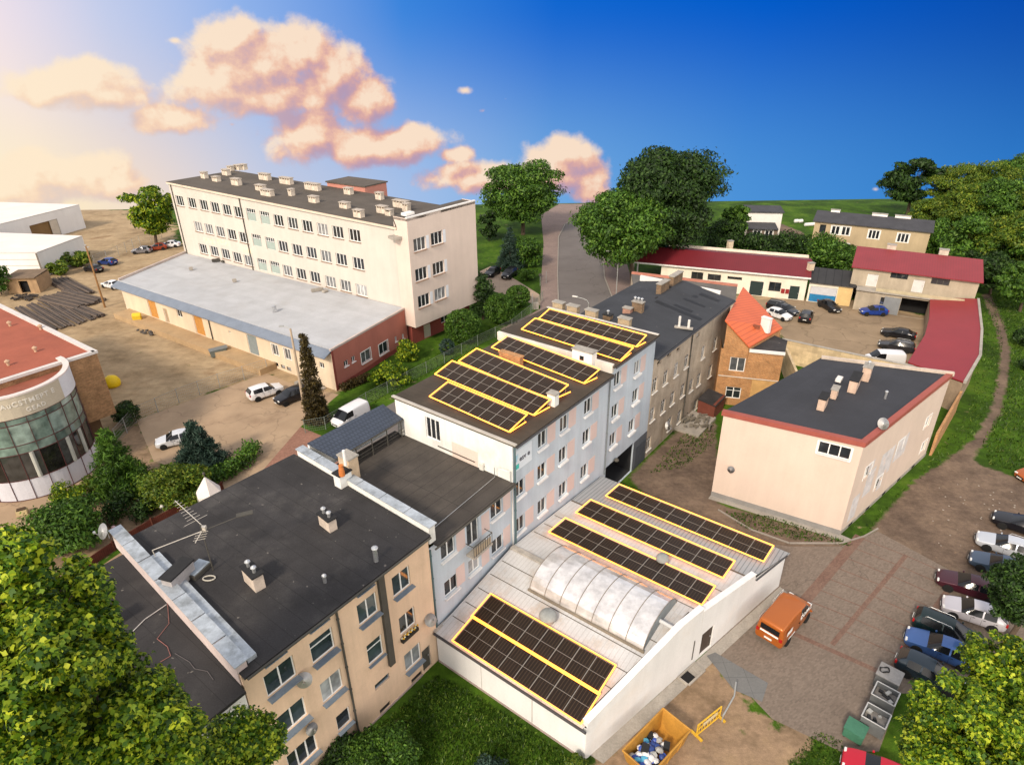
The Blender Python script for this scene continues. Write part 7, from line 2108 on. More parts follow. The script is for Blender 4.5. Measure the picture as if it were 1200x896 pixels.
park(car('delivery_van', 'van', paint('white', (.72, .72, .74), .1), 'white van behind the salmon house next to the red wing', BY), (1060, 428), (1010, 425))
park(car('parked_car', 'suv', paint('white', (.72, .72, .74), .1), 'white SUV parked in the sandy courtyard', SY), (293, 470), (330, 458))
park(car('parked_car', 'suv', paint('black', (.012, .012, .016)), 'black SUV in front of the ivy clad pole', SY), (356, 464), (330, 474))
park(car('delivery_van', 'van', paint('white', (.72, .72, .74), .1), 'white van on the street behind the dark tiled canopy', SY), (428, 484), (394, 503))
park(car('parked_car', 'hatch', paint('silver_white', (.6, .62, .66), .2), 'silver white car behind the blue green spruce', SY), (223, 516), (191, 523))
FS = 'cars at the far left fence'
for r_, f_, kd, pn, pc, lab in (((176, 296), (158, 297), 'hatch', 'grey_silver', (.2, .2, .22), 'dark silver car leftmost of the three under the yellow green tree'), ((193, 292), (176, 294), 'hatch', 'rust_red', (.3, .05, .02), 'rusty red car in the middle of the three under the tree'), ((208, 289), (191, 290), 'sedan', 'white', (.72, .72, .74), 'white car nearest the school corner of the three under tree'), ((137, 311), (117, 309), 'hatch', 'royal_blue', (.02, .05, .22), 'blue car parked by the far left fence'), ((120, 320), (101, 316), 'sedan', 'black', (.012, .012, .016), 'black car next to the blue one by the fence'), ((141, 339), (123, 335), 'sedan', 'white', (.72, .72, .74), 'white sedan beside the left end of the annex')):
    park(car('parked_car', kd, paint(pn, pc), lab, FS), r_, f_)
park(car('parked_car', 'hatch', paint('black', (.012, .012, .016)), 'black hatchback left of the pair on the school drive', 'cars on the school drive'), (583, 319), (571, 326))
park(car('parked_car', 'suv', paint('black', (.012, .012, .016)), 'black SUV right of the pair on the school drive', 'cars on the school drive'), (602, 321), (592, 328))

# ================================================================== STREET FURNITURE, FENCES, YARD THINGS
GALV = mat('galvanised', (.42, .43, .42), .5, .12, 2, .1, metal=.5)


def street_lamp(base, h, arm, label, m=None):
    t = thing('street_lamp', label, 'street lamp', base, 'street lamps by the road'); base = Vector(base); m = m or GALV
    mb = MB(); mb.tube(base, base + zr * h, .09, .055, 10); mb.build('pole', m, t)
    a = Vector(arm); top = base + zr * h; mb = MB(); mb.path([top, top + a * .15 + zr * .35, top + a * .5 + zr * .5, top + a + zr * .55], .035, 7); mb.build('arm', m, t)
    e = a.normalized(); q = top + a + zr * .52; s_ = Vector((-e.y, e.x, 0)); mb = MB(); mb.obox(q - s_ * .15 - e * .1, e * .8, s_ * .3, zr * .13); mb.build('lamp_head', mat('lamp_head', (.7, .68, .64), .4), t, bevel=.04)
    return t


b0 = at(722, 345); street_lamp(b0, pole_top(b0, 297), (-1.6, -.3, 0), 'tall street lamp with curved arm on the right pavement in front of trees')
street_lamp((10.5, 83.0, 0), 7.4, (-1.5, .9, 0), 'street lamp whose head shows above the highest solar row')
b0 = at(640, 395); street_lamp(b0, 2.6, (-.5, .1, 0), 'low garden lamp by the wire fence near the ball shrubs')
def pole(name, label, bpx, tpy, r0, r1, m):
    b0 = at(*bpx); h = pole_top(b0, tpy); t = thing(name, label, 'pole', b0); mb = MB(); mb.tube(b0, b0 + zr * h, r0, r1, 10); mb.build('shaft', m, t); return t, b0, h


t, b0, h = pole('utility_pole', 'leaning rust brown utility pole in the sandy yard by the pipe stacks', (123, 360), 288, .17, .11, mat('pole_rust', (.28, .15, .06), .8, .2, 2))
mb = MB(); mb.box(b0 + zr * (h - .3), .9, .12, .12, .4); mb.lathe([(.08, 0), (.1, .1), (.05, .22)], b0 + zr * h, n=8); mb.build('cross_arm', GALV, t)
t, b0, h = pole('concrete_pole', 'tall concrete pole with a small lamp next to the ivy column', (357, 478), 385, .2, .11, mat('pole_concrete', (.42, .33, .24), .9, .15, 1))
mb = MB(); mb.path([b0 + zr * h, b0 + zr * (h + .3) + Vector((-.8, .1, 0))], .05, 6); mb.box(b0 + zr * (h + .22) + Vector((-1., .1, 0)), .5, .25, .14); mb.build('lamp', GALV, t)
b0 = at(372, 492); hh = pole_top(b0, 392); t = thing('ivy_column', 'brown green ivy wrapped pole tapering upwards beside the black SUV', 'ivy', b0)
rng = np.random.default_rng(77); zz = rng.random(320) ** 1.5 * hh; rr = 1.25 * (1 - zz / hh) ** .9 + .22; aa = rng.random(320) * 6.28
me = leaf_cloud('foliage', np.stack([rr * .7 * np.cos(aa), rr * .7 * np.sin(aa), zz], 1), .28 + .22 * (1 - zz / hh), 42, .22, rng); me.materials.append(LM['rust']); o = bpy.data.objects.new('foliage', me); C.objects.link(o); o.parent = t
mb = MB(); mb.tube(b0, b0 + zr * hh, .2, .12, 10); mb.build('pole', BARK, t)
for px, py, lab in ((633, 335, 'thin post with a small round sign by the school drive'), (640, 332, 'bare grey post next to the round sign')):
    b0 = at(px, py); t = thing('sign_post', lab, 'post', b0); mb = MB(); mb.tube(b0, b0 + zr * 2.3, .05, .05, 8); mb.build('post', GALV, t)
    if px == 633: mb = MB(); mb.lathe([(.3, 0), (.3, .03)], b0 + zr * 2.1 + Vector((0, -.06, 0)), (0, -1, 0), 16); mb.build('sign_plate', DUCT, t)
b0 = at(628, 362); t = thing('information_board', 'small grey cabinet with post beside the school drive', 'cabinet', b0); mb = MB(); mb.tube(b0 + Vector((-.6, 0, 0)), b0 + Vector((-.6, 0, 2.6)), .06, .06, 8); mb.build('post', GALV, t); mb = MB(); mb.box(b0, .8, .5, 1.1, .3); mb.build('cabinet', CONC, t)


def wire_fence(name, label, pts, h, step=2.6, m=None, wires=True):
    pts = [Vector((*p, 0)) for p in pts]; m = m or GALV
    c = sum(pts, Vector()) / len(pts); t = thing(name, label, 'fence', Vector((c.x, c.y, 0)))
    for p, q in zip(pts, pts[1:]):
        L_ = (q - p).length; n_ = max(1, round(L_ / step)); e = (q - p).normalized()
        for i in range(n_):
            b_ = p.lerp(q, i / n_); mb = MB(); mb.tube(b_, b_ + zr * (h + .08), .045, .04, 6); mb.build('post', m, t)
    b_ = pts[-1]; mb = MB(); mb.tube(b_, b_ + zr * (h + .08), .045, .04, 6); mb.build('post', m, t)
    if wires:
        mb = MB()
        for p, q in zip(pts, pts[1:]):
            L_ = (q - p).length; e = (q - p).normalized(); n_ = int(L_ / .22)
            for z in np.linspace(.12, h, 6): mb.tube(p + zr * z, q + zr * z, .011 if z < h - .1 else .022, None, 3, False)
            for i in range(n_): b_ = p + e * (.22 * i); mb.tube(b_ + zr * .1, b_ + zr * h + e * .0, .008, None, 3, False)
        mb.build('wire_mesh', m, t)
    return t


wire_fence('wire_fence', 'grey wire mesh fence between sandy yard and paved courtyard', P2((138, 520), (160, 495), (210, 472), (258, 454), (314, 436)), 1.9)
wire_fence('wire_fence', 'long green grey wire fence running along the lawn below the school', P2((358, 507), (382, 503), (430, 474), (500, 437), (560, 405), (600, 386), (622, 368), (636, 352)), 1.6, 3.2, mat('fence_green', (.2, .23, .2), .6, .1, 2))
wire_fence('wire_fence', 'thin post and wire fence behind the cars at the far left', P2((112, 312), (140, 300), (165, 288), (190, 280)), 2.2, 3.0)
t = thing('brown_garden_fence', 'low dark red brown board fence along the pavement by the shop garden', 'fence', at(150, 635))
pp = P2((262, 575), (215, 600), (180, 618), (135, 645), (70, 690))
for p, q in zip(pp, pp[1:]):
    p, q = Vector((*p, 0)), Vector((*q, 0)); e = q - p; nn = Vector((e.y, -e.x, 0)).normalized(); mb = MB(); mb.obox(p + zr * .05, e * .98, nn * .06, zr * .9); mb.build('board_panel', mat('fence_redbrown', (.11, .03, .02), .85, .25, 2, pattern=('seam', (.05, .015, .01), .16, 3., .012)), t)
    mb = MB(); mb.box(p, .14, .14, 1.1); mb.build('post', mat('fence_post_brown', (.08, .025, .015), .85), t)
# white pointed sail-like gate piece behind the roof edge
b0 = at(252, 603); t = thing('white_canopy_tent', 'small white pointed canopy with a knob peeking over the black roof', 'canopy', b0)
mb = MB(); r_ = 1.15
for k in range(6):
    a, c_ = 6.283 * k / 6, 6.283 * (k + 1) / 6
    p, q = b0 + Vector((r_ * math.cos(a), r_ * math.sin(a), 2.6)), b0 + Vector((r_ * math.cos(c_), r_ * math.sin(c_), 2.6)); mb.poly([p, q, b0 + zr * 4.3]); mb.poly([p - zr * .5, q - zr * .5, q, p])
mb.build('cover', mat('canvas_white', (.72, .66, .62), .8, .1, 1), t)
mb = MB(); mb.lathe([(.06, 4.25), (.05, 4.5), (.14, 4.55), (.12, 4.7), (.02, 4.78)], b0, n=8); mb.build('finial', DUCT, t)
for k in range(6): mb = MB(); a = 6.283 * k / 6; p = b0 + Vector((r_ * math.cos(a), r_ * math.sin(a), 0)); mb.tube(p, p + zr * 2.5, .05, .05, 6); mb.build('post', GALV, t)
for px, py, cm, lab in ((137, 629, (.6, .4, .42), 'pale pink globe lamp by the brown garden fence'), (193, 604, (.7, .68, .62), 'small white globe lamp on the pavement edge')):
    b0 = at(px, py); t = thing('globe_lamp', lab, 'garden lamp', b0); mb = MB(); mb.tube(b0, b0 + zr * .9, .04, .04, 6); mb.build('post', DUCT, t); mb = MB(); mb.lathe([(.02, -.2), (.15, -.14), (.21, 0), (.15, .14), (.02, .2)], b0 + zr * 1.05, n=12); mb.build('globe', mat('globe_%d' % px, cm, .4), t, smooth=True)

# pipe stacks in the sandy yard: each pipe a thing
PIPEM = [mat(f'dark_pipe_{i}', c_, .7, .2, 1.5, .1) for i, c_ in enumerate(((.055, .045, .04), (.085, .065, .055), (.12, .09, .07)))]


def pipe_row(p, q, width, n, r, label, group, layers=1):
    p, q = at(*p), at(*q); e = (q - p).normalized(); nn = Vector((e.y, -e.x, 0)); L_ = (q - p).length
    proto = []
    for i in range(3):
        mb = MB(); R_ = [(r * .8, -L_ / 2 + .02), (r, -L_ / 2), (r, L_ / 2), (r * .8, L_ / 2 - .02)]; mb.lathe(R_, (0, 0, 0), (1, 0, 0), 8)
        o = mb.build('steel_pipe', PIPEM[i]); tag(o, label, 'pipe', group); proto.append(o)
    k = 0
    for l in range(layers):
        for i in range(n - l):
            o = proto[k] if k < 3 else proto[k % 3].copy()
            if k >= 3: C.objects.link(o)
            w_ = (i + .5 * l - (n - 1) / 2) * width / n
            o.location = p.lerp(q, .5) + nn * w_ + zr * (r + 1.7 * r * l) + e * random.uniform(-.5, .5); o.rotation_euler = (0, 0, math.atan2(e.y, e.x) + random.uniform(-.03, .03)); k += 1


pipe_row((34, 358), (78, 384), 8.2, 24, .15, 'dark pipe lying in the flat row beside the red shop roof', 'pipes of the flat row')
pipe_row((62, 347), (106, 358), 6.0, 17, .14, 'dark pipe in the stacked bundle at the foot of the utility pole', 'pipes of the stacked bundle', 2)
pipe_row((66, 328), (100, 346), 3.6, 11, .14, 'dark pipe in the loose bundle nearest the white hall', 'pipes of the loose bundle', 2)
pipe_row((92, 362), (116, 372), 2.2, 7, .13, 'short dark pipe in the small heap by the utility pole', 'pipes of the small heap', 2)
b0 = at(30, 350); t = thing('debris_heap', 'dark heap of scrap in front of the brown hut', 'scrap', b0); mb = MB()
for k in range(30): q = b0 + Vector((random.uniform(-2, 2), random.uniform(-1, 1), random.random() * .5)); mb.box(q, random.uniform(.3, 1.6), .2, .2, random.random() * 3)
mb.build('scrap_pieces', PIPEM[0], t)
b0 = at(163, 379); mb = MB(); mb.obox(b0 + Vector((-.5, -.5, 0)), (1.3, .2, 0), (-.3, .8, .3), (.1, -.3, 1.5)); tag(recentre(mb.build('yellow_crate', mat('crate_yellow', (.7, .5, .04), .6, .1, 2), bevel=.05)), 'tilted yellow crate by the loading dock', 'crate')
b0 = at(186, 389); t = thing('debris_heap', 'low heap of dark stones by the loading dock', 'rubble', b0); mb = MB()
for k in range(60): q = b0 + Vector((random.gauss(0, 1.), random.gauss(0, .7), random.random() * .25)); mb.box(q, random.uniform(.15, .5), random.uniform(.15, .4), random.uniform(.1, .3), random.random() * 3)
mb.build('stones', mat('dark_stones', (.1, .09, .085), .9, .3, 2), t)
b0 = at(258, 418); t = thing('grey_container', 'tilted grey green bin lying at the edge of the loading dock', 'bin', b0); mb = MB(); mb.obox(b0 + Vector((-.9, -.6, .1)), (2.0, 1.0, .2), (-.5, .9, 0), (-.1, -.1, .9)); mb.build('body', mat('bin_greygreen', (.13, .15, .14), .6, .15, 2), t, bevel=.06); mb = MB(); mb.obox(b0 + Vector((-1.0, -.7, 1.0)), (2.2, 1.1, .2), (-.6, 1., 0), (-.01, -.01, .08)); mb.build('lid', PIPE, t)
b0 = at(131, 452); t = thing('yellow_tarpaulin', 'rounded bright yellow cover at the corner of the brick shop', 'cover', b0)
mb = MB(); mb.lathe([(.9, 0), (1.05, .4), (.95, .9), (.6, 1.3), (.05, 1.5)], b0, (.25, .1, 1), 14); mb.build('cover', mat('tarp_yellow', (.72, .5, .01), .5, .1, 1.5), t, smooth=True)
b0 = at(27, 602); t = thing('stone_planter', 'small yellowish stone planter in front of the white shop panels', 'planter', b0); mb = MB(); mb.box(b0, .9, .6, .5, .5); mb.build('box', mat('planter_stone', (.5, .4, .22), .9), t, bevel=.04); mb = MB(); mb.box(b0 + zr * .5, .7, .4, .12, .5); mb.build('soil', mat('soil', (.08, .05, .03), .95), t)

# waste container, barrier and bins
SKP = mat('skip_ochre', (.42, .21, .035), .6, .2, 1.5, .12, col2=(.26, .12, .04), sc2=1.2)
c0, c1, c2_, c3_ = at(731, 882, 1.35), at(779, 832, 1.35), at(806, 852, 1.35), at(762, 905, 1.35)
ctr = (c0 + c1 + c2_ + c3_) / 4; eL = (c1 - c0).normalized(); eW = Vector((eL.y, -eL.x, 0)); LL, WW = 4.0, 2.0
ctr.z = 0; t = thing('waste_container', 'open ochre waste container full of rubbish beside the white shed', 'waste container', ctr)
top = [ctr - eL * LL / 2 - eW * WW / 2, ctr + eL * LL / 2 - eW * WW / 2, ctr + eL * LL / 2 + eW * WW / 2, ctr - eL * LL / 2 + eW * WW / 2]
bot = [ctr - eL * LL * .42 - eW * WW * .42, ctr + eL * LL * .42 - eW * WW * .42, ctr + eL * LL * .42 + eW * WW * .42, ctr - eL * LL * .42 + eW * WW * .42]
mb = MB()
for i in range(4):
    j = (i + 1) % 4; A1, B1, A0, B0 = top[i] + zr * 1.35, top[j] + zr * 1.35, bot[i] + zr * .1, bot[j] + zr * .1
    cn = (ctr - (A1 + B1) / 2); cn.z = 0; cn = cn.normalized() * .06
    mb.poly([A0, A1, B1, B0]); mb.poly([A0 + cn, B0 + cn, B1 + cn, A1 + cn]); mb.poly([A1, A1 + cn, B1 + cn, B1])
mb.poly([b_ + zr * .12 for b_ in bot]); mb.build('shell', SKP, t)
mb = MB()
for i in range(4): mb.tube(top[i] + zr * 1.36, top[(i + 1) % 4] + zr * 1.36, .06, .06, 6)
for k in (.2, .5, .8):
    for sgn in (0, 2): a_, b_ = top[sgn].lerp(top[(sgn + 1) % 4], k), bot[sgn].lerp(bot[(sgn + 1) % 4], k); mb.tube(a_ + zr * 1.3, b_ + zr * .15, .05, .05, 5)
mb.build('rim_and_ribs', SKP, t)
BAGS = [mat('bag_' + n_, c_, .45, .2, 3, .1) for n_, c_ in (('white', (.72, .72, .72)), ('blue', (.05, .1, .4)), ('cyan', (.1, .4, .6)), ('black', (.02, .02, .02)), ('grey', (.4, .4, .38)), ('navy', (.03, .06, .22)))]
rub = [('white rubbish bag in the ochre container', 0, 15), ('blue rubbish bag in the ochre container', 1, 12), ('light blue wrapper in the ochre container', 2, 5), ('black box in the ochre container', 3, 4), ('grey rubbish bag in the ochre container', 4, 7), ('navy rubbish bag in the ochre container', 5, 6)]
for lab, mi_, n_ in rub:
    for k in range(n_):
        u_, v_ = random.uniform(-.40, .16), random.uniform(-.36, .36)
        q = ctr + eL * LL * u_ + eW * WW * v_ + zr * (.42 + .25 * random.random() + (.16 - u_) * .4)
        mb = MB(); s_ = random.uniform(.16, .3)
        if mi_ == 3: mb.box(q, s_ * 2, s_ * 1.5, s_, random.random() * 3)
        else: mb.lathe([(s_ * .3, -s_ * .5), (s_ * .9, -s_ * .2), (s_, s_ * .15), (s_ * .6, s_ * .55), (s_ * .1, s_ * .65)], q, (random.gauss(0, .5), random.gauss(0, .5), 1), 7)
        tag(recentre(mb.build('rubbish_bag' if mi_ != 3 else 'rubbish_box', BAGS[mi_])), lab, 'rubbish', 'rubbish in the ochre container')
p, q = at(816, 862, .0), at(843, 840, .0); t = thing('yellow_barrier', 'yellow metal barrier frame standing on the dirt by the container', 'barrier', (p + q) / 2)
YB = mat('barrier_yellow', (.6, .36, .03), .6, .15, 2); e = q - p; nn = Vector((e.y, -e.x, 0)).normalized()
mb = MB(); mb.path([p + zr * .1, q + zr * .1, q + zr * 1.05, p + zr * 1.05, p + zr * .1], .05, 6); mb.tube(p + zr * .6, q + zr * .6, .04, .04, 6); mb.build('frame', YB, t)
for k in range(7): mb = MB(); a_ = p.lerp(q, (k + .7) / 8); mb.tube(a_ + zr * .1, a_ + zr * 1.03, .025, .025, 5); mb.build('bar', YB, t)
mb = MB(); mb.obox(p.lerp(q, .2) + nn * .06 + zr * .68, e * .6, nn * .02, zr * .26); mb.build('sign_board', mat('board_cream', (.6, .5, .3), .7), t)
mb = MB(); mb.box(p + zr * 0, .15, .9, .1, math.atan2(e.y, e.x)); mb.box(q, .15, .9, .1, math.atan2(e.y, e.x)); mb.build('foot', YB, t)
# hand rail by the shed steps
t = thing('hand_rail', 'curved grey pipe rail beside the grey ramp slab', 'rail', at(850, 830)); mb = MB(); hp = [at(861, 806), at(859, 822), at(850, 838), at(846, 845)]
mb.path([x + zr * .6 for x in hp], .05, 7); mb.build('rail', GALV, t)
for x in hp[::3]: mb = MB(); mb.tube(x, x + zr * .6, .04, .04, 6); mb.build('post', GALV, t)
p = at(822, 800); t = thing('cellar_steps', 'dark sunken steps with low concrete rim against the shed wall', 'steps', at(800, 795))
w_ = side; s, z = side.hit(797, 797)
mb = MB(); side.bar(mb, s - .5, s + 1.4, .012, .14, .05, .15); side.bar(mb, s - .5, s - .38, .012, .14, .15, .85); side.bar(mb, s - .38, s + 1.4, .012, .14, .85, .97); mb.build('rim', CONC, t)
mb = MB(); side.bar(mb, s - .38, s + .5, .013, .03, .15, .85); mb.build('pit_shade', DARK, t)  # flat near-black sheet, its colour stands for the shade in the stair pit
for k in range(3):
    mb = MB(); side.bar(mb, s + .5 + .3 * k, s + .8 + .3 * k, .013, .05 + .025 * k, .15, .85); mb.build('step', CONC, t)
BINM = mat('bin_steel', (.17, .18, .185), .5, .15, 2, .1, metal=.3); BING = mat('bin_green', (.05, .16, .1), .6, .15, 2)
bx = (at(1038, 790) - at(1008, 852)); bdir = math.atan2(bx.y, bx.x)
for px, py, mm, lab, mode in ((1038, 803, BINM, 'grey waste bin with scrap on its flat lid nearest the blue cars', 1), (1033, 826, BINM, 'open grey waste bin in the middle with dark rubbish', 0), (1022, 852, BINM, 'open grey waste bin with bent scrap nearest the green bin', 0), (1000, 862, BING, 'low green bin at the end of the bin row', 1)):
    p = at(px, py); t = thing('waste_bin', lab, 'bin', p, 'bins at the end of the car park'); sx, sy, sz = (1.25, 1.35, 1.15) if mm is BINM else (1.0, 1.1, .8)
    e = Vector((math.cos(bdir), math.sin(bdir), 0)); n_ = Vector((-e.y, e.x, 0)); o_ = p - e * sx / 2 - n_ * sy / 2
    if mode == 1:
        mb = MB(); mb.obox(o_ + zr * .1, e * sx, n_ * sy, zr * (sz - .1)); mb.build('body', mm, t, bevel=.04); mb = MB(); mb.obox(o_ - e * .04 - n_ * .04 + zr * sz, e * (sx + .08), n_ * (sy + .08), zr * .06); mb.build('lid', mm if mm is BING else mat('lid_grey', (.27, .26, .25), .6, .15, 3), t, bevel=.02)
        if mm is BINM:
            mb = MB(); q = p + zr * (sz + .1) - e * .0 + n_ * .35; mb.path([q + Vector((.3 * math.cos(a), .22 * math.sin(a), .08 * math.sin(3 * a))) for a in np.linspace(0, 9, 22)], .05, 5); o = mb.build('scrap_ring', TRIMB); tag(recentre(o), 'dark bent scrap ring lying on the grey bin lid', 'scrap')
    else:
        mb = MB(); th = .06
        for a_, b_, c_ in ((o_, e * sx, n_ * th), (o_ + n_ * (sy - th), e * sx, n_ * th), (o_ + n_ * th, e * th, n_ * (sy - 2 * th)), (o_ + n_ * th + e * (sx - th), e * th, n_ * (sy - 2 * th))): mb.obox(a_ + zr * .1, b_, c_, zr * (sz - .1))
        mb.obox(o_ + zr * .1 + e * th + n_ * th, e * (sx - 2 * th), n_ * (sy - 2 * th), zr * .05); mb.build('body', mm, t)
        mb = MB()
        for a_, b_ in ((o_, e * sx), (o_ + n_ * sy, e * sx), (o_, n_ * sy), (o_ + e * sx, n_ * sy)): mb.tube(a_ + zr * sz, a_ + b_ + zr * sz, .04, .04, 6)
        mb.build('rim', mat('rim_pale', (.42, .42, .42), .5), t)
        mb = MB(); mb.obox(o_ + zr * .15 + e * .08 + n_ * .08, e * (sx - .16), n_ * (sy - .16), zr * .65); mb.build('liner', mat('liner_grey', (.2, .185, .17), .9, .3, 3), t)
        for k in range(7):
            q = o_ + e * random.uniform(.25, sx - .25) + n_ * random.uniform(.25, sy - .25) + zr * .8; mb = MB(); mb.box(q, random.uniform(.15, .5), random.uniform(.1, .3), random.uniform(.06, .2), random.random() * 3)
            tag(recentre(mb.build('rubbish', (BAGS[3], BAGS[4], BAGS[3])[k % 3])), 'dark rubbish in the middle open bin' if py == 826 else 'bent scrap in the open bin by the green one', 'rubbish', 'rubbish in the open bins')
    for k in (-1, 1):
        for j in (-1, 1): mb = MB(); c_ = p + e * k * sx * .4 + n_ * j * sy * .4; mb.tube(c_ - e * .03 + zr * .06, c_ + e * .03 + zr * .06, .06, .06, 8); mb.build('castor', TRIMB, t)
for px, py, lab in ((933, 261, 'round white bale at the field track left of the pair'), (938, 261, 'round white bale at the field track right of the pair'), (949, 265, 'long white wrapped bale at the field edge by tan house')):
    b0 = at(px, py); mb = MB(); mb.lathe([(.3, -.5), (.42, -.4), (.42, .4), (.3, .5)] if px < 940 else [(.3, -1.4), (.4, -1.3), (.4, 1.3), (.3, 1.4)], b0 + zr * .42, (1, .2, 0), 12); tag(recentre(mb.build('white_bale', WHITEP)), lab, 'bale')
# a few loose stones on the gravel
t = thing('loose_stones', 'pale loose stones scattered on the brown gravel at the right', 'stones', at(1160, 570)); mb = MB()
for k in range(40): q = at(random.uniform(1090, 1190), random.uniform(560, 640)); s_ = random.uniform(.03, .1); mb.lathe([(s_ * .5, -.02), (s_, s_ * .3), (s_ * .5, s_ * .7)], q, n=6)
mb.build('stones', mat('pale_stones', (.3, .26, .22), .9, .3, 3), t)['kind'] = 'stuff'

# ================================================================== SKY AND LIGHT
w_ = bpy.data.worlds.new('World'); S.world = w_; w_.use_nodes = True
nt = w_.node_tree; nt.nodes.clear(); L = nt.links
SUN_AZ, SUN_EL = R(-150), R(38)           # from the left, low and warm
sky = N(nt, 'ShaderNodeTexSky'); sky.sky_type = 'NISHITA'; sky.sun_disc = False; sky.sun_elevation = SUN_EL; sky.sun_rotation = SUN_AZ; sky.air_density = 1.; sky.dust_density = 1.2
tc = N(nt, 'ShaderNodeTexCoord'); sx = N(nt, 'ShaderNodeSeparateXYZ'); L.new(tc.outputs['Generated'], sx.inputs[0])


def mth(op, a, b=None, c=None):
    n_ = N(nt, 'ShaderNodeMath', operation=op)
    for i, v_ in enumerate((a, b, c)):
        if v_ is None: continue
        if isinstance(v_, (int, float)): n_.inputs[i].default_value = v_
        else: L.new(v_, n_.inputs[i])
    return n_.outputs[0]


azd = mth('MULTIPLY', mth('ARCTAN2', sx.outputs[0], sx.outputs[1]), 180 / math.pi)
eld = mth('MULTIPLY', mth('ARCSINE', sx.outputs[2]), 180 / math.pi)


def azel(px, py):
    d = ray(px, py).normalized(); return math.degrees(math.atan2(d.x, d.y)), math.degrees(math.asin(d.z))


def mapr(v_, a, b, c=0., d=1.):
    n_ = N(nt, 'ShaderNodeMapRange'); n_.interpolation_type = 'SMOOTHSTEP'; n_.inputs[1].default_value = a; n_.inputs[2].default_value = b; n_.inputs[3].default_value = c; n_.inputs[4].default_value = d; L.new(v_, n_.inputs[0]); return n_.outputs[0]


def cramp(v_, stops):
    n_ = N(nt, 'ShaderNodeValToRGB'); el = n_.color_ramp.elements
    el[0].position, el[0].color = stops[0][0], (*hx(stops[0][1]), 1); el[1].position, el[1].color = stops[-1][0], (*hx(stops[-1][1]), 1)
    for p_, c_ in stops[1:-1]: k_ = el.new(p_); k_.color = (*hx(c_), 1)
    L.new(v_, n_.inputs[0]); return n_.outputs[0]


def mixc(f, a, b_, mode='MIX'):
    n_ = N(nt, 'ShaderNodeMix', data_type='RGBA', blend_type=mode)
    for i, v_ in ((0, f), (6, a), (7, b_)):
        if isinstance(v_, (int, float)): n_.inputs[i].default_value = v_
        elif isinstance(v_, tuple): n_.inputs[i].default_value = (*v_, 1)
        else: L.new(v_, n_.inputs[i])
    return n_.outputs[2]


an = mth('MULTIPLY_ADD', azd, 1 / 90., .5)        # -45..45 -> 0..1
pa = lambda px: azel(px, 120)[0] / 90 + .5
hi = cramp(an, [(pa(-150), 'fff0dc'), (pa(20), 'f0e2ea'), (pa(150), 'c3cdeb'), (pa(300), '8fb2ea'), (pa(480), '3a84dc'), (pa(650), '0f66d0'), (pa(880), '005ac8'), (pa(1200), '084cae')])
lo = cramp(an, [(pa(-150), 'fff2cc'), (pa(20), 'ffecc4'), (pa(150), 'f0dccc'), (pa(300), 'c6cde2'), (pa(480), 'a2bfe8'), (pa(650), '6fa8e0'), (pa(880), '4c92d8'), (pa(1200), '3480cc')])
base = mixc(mapr(eld, -11.5, 4.), lo, hi)
# clouds: blobs in azimuth / elevation, broken up by noise
blobs = [(95, 98, 70, 30), (60, 105, 40, 20), (125, 112, 45, 20), (300, 80, 75, 48), (268, 45, 38, 32), (345, 62, 50, 38), (390, 85, 42, 42), (430, 118, 36, 32), (240, 98, 52, 34), (310, 112, 95, 26), (205, 140, 50, 19), (360, 158, 48, 34), (430, 172, 80, 24), (475, 166, 55, 22), (535, 181, 24, 10), (650, 200, 52, 32), (664, 178, 30, 22), (560, 206, 58, 20), (692, 215, 26, 26), (545, 106, 22, 12, .5), (566, 130, 14, 9, .32), (75, 210, 85, 34), (40, 195, 40, 22), (130, 215, 40, 22), (1026, 222, 12, 8, .3), (205, 48, 17, 10, .42), (592, 116, 12, 9, .3), (272, 146, 11, 8, .35)]
cv = N(nt, 'ShaderNodeCombineXYZ'); L.new(azd, cv.inputs[0]); L.new(eld, cv.inputs[1])
nzw = N(nt, 'ShaderNodeTexNoise', i_Scale=.32, i_Detail=9., i_Roughness=.56); L.new(cv.outputs[0], nzw.inputs['Vector'])
nzb = N(nt, 'ShaderNodeTexNoise', i_Scale=.22, i_Detail=4., i_Roughness=.5); L.new(cv.outputs[0], nzb.inputs['Vector'])


def field(dx, dy):
    cur = None
    for px, py, rx, ry, *am_ in blobs:
        a_, e_ = azel(px, py); a1, _ = azel(px + rx, py); _, e1 = azel(px, py - ry)
        s_ = N(nt, 'ShaderNodeVectorMath', operation='MULTIPLY_ADD')
        L.new(cv.outputs[0], s_.inputs[0]); ia, ie_ = 1 / (abs(a1 - a_) * 1.3), 1 / (abs(e1 - e_) * 1.3)
        s_.inputs[1].default_value = (ia, ie_, 0); s_.inputs[2].default_value = ((dx - a_) * ia, (dy - e_) * ie_, 0)
        ln = N(nt, 'ShaderNodeVectorMath', operation='LENGTH'); L.new(s_.outputs[0], ln.inputs[0])
        v_ = mth('SUBTRACT', am_[0] if am_ else 1., ln.outputs['Value'])
        cur = v_ if cur is None else mth('SMOOTH_MAX', cur, v_, .25)
    return cur


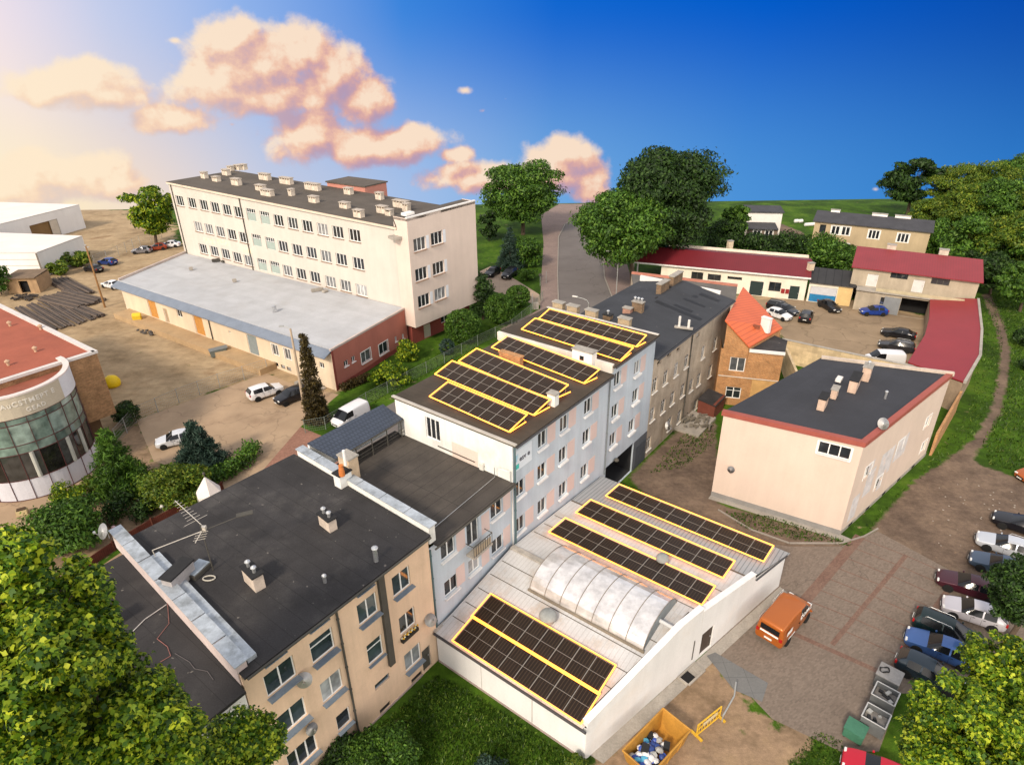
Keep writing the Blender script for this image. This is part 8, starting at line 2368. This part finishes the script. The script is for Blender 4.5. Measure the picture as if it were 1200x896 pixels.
f0 = field(0, 0); f1 = field(-.8, 1.6)
den = mth('ADD', f0, mth('MULTIPLY_ADD', nzw.outputs[0], 1.5, -.82))
alpha = mapr(den, .0, .4)
cv2 = N(nt, 'ShaderNodeVectorMath', operation='ADD'); L.new(cv.outputs[0], cv2.inputs[0]); cv2.inputs[1].default_value = (-.55, .6, 0)
nz2 = N(nt, 'ShaderNodeTexNoise', i_Scale=.32, i_Detail=9., i_Roughness=.56); L.new(cv2.outputs[0], nz2.inputs['Vector'])
lit = mth('MULTIPLY', mth('SUBTRACT', nzw.outputs[0], nz2.outputs[0]), 2.0)
litn = mth('MULTIPLY_ADD', mth('SUBTRACT', f0, f1), .8, lit)
ccol = cramp(mapr(litn, -.5, .6), [(0., 'b99ab0'), (.3, 'dda9a0'), (.55, 'f5c3a4'), (.85, 'ffe3c6')])
glow = mapr(azd, -12., -36.)
ccol = mixc(mth('MULTIPLY', glow, .55), ccol, hx('fff0d2'))
vis = mixc(mth('MULTIPLY', alpha, .93), base, ccol)
vis = mixc(1., vis, (2 ** -EXPO,) * 3, 'MULTIPLY')
# higher up: the physical sky, veiled by bright thin cloud
nis = mixc(1., sky.outputs[0], (SKY_K, SKY_K, SKY_K), 'MULTIPLY')
up_ = mixc(1., nis, ZEN, 'ADD')
fin = mixc(mapr(eld, 5., 20.), vis, up_)
# bright band added low in the unseen sky behind and beside the viewer, lights walls
azabs = mth('ABSOLUTE', azd)
fin = mixc(mth('MULTIPLY', mapr(azabs, 58., 95.), mapr(eld, 38., 8.)), fin, BACK)
bg = N(nt, 'ShaderNodeBackground'); L.new(fin, bg.inputs[0]); bg.inputs[1].default_value = 1.
out = N(nt, 'ShaderNodeOutputWorld'); L.new(bg.outputs[0], out.inputs[0])
w_.cycles.sampling_method = 'MANUAL'; w_.cycles.sample_map_resolution = 512
sl = bpy.data.lights.new('sun', 'SUN'); sl.energy = SUN_E; sl.angle = R(9); sl.color = (1., .86, .69)
so = bpy.data.objects.new('sun', sl); C.objects.link(so)
dv = Vector((math.sin(SUN_AZ) * math.cos(SUN_EL), math.cos(SUN_AZ) * math.cos(SUN_EL), math.sin(SUN_EL)))
so.rotation_euler = dv.to_track_quat('Z', 'Y').to_euler(); so.location = dv * 200
S.view_settings.view_transform = 'Standard'; S.view_settings.look = 'None'; S.view_settings.exposure = EXPO; S.view_settings.gamma = 1
S.render.engine = 'CYCLES'
S.cycles.use_denoising = True
S.cycles.max_bounces = 6; S.cycles.diffuse_bounces = 3; S.cycles.glossy_bounces = 3; S.cycles.transmission_bounces = 4; S.cycles.transparent_max_bounces = 8
S.cycles.sample_clamp_indirect = 6.
S.render.film_transparent = False
bpy.context.view_layer.update()
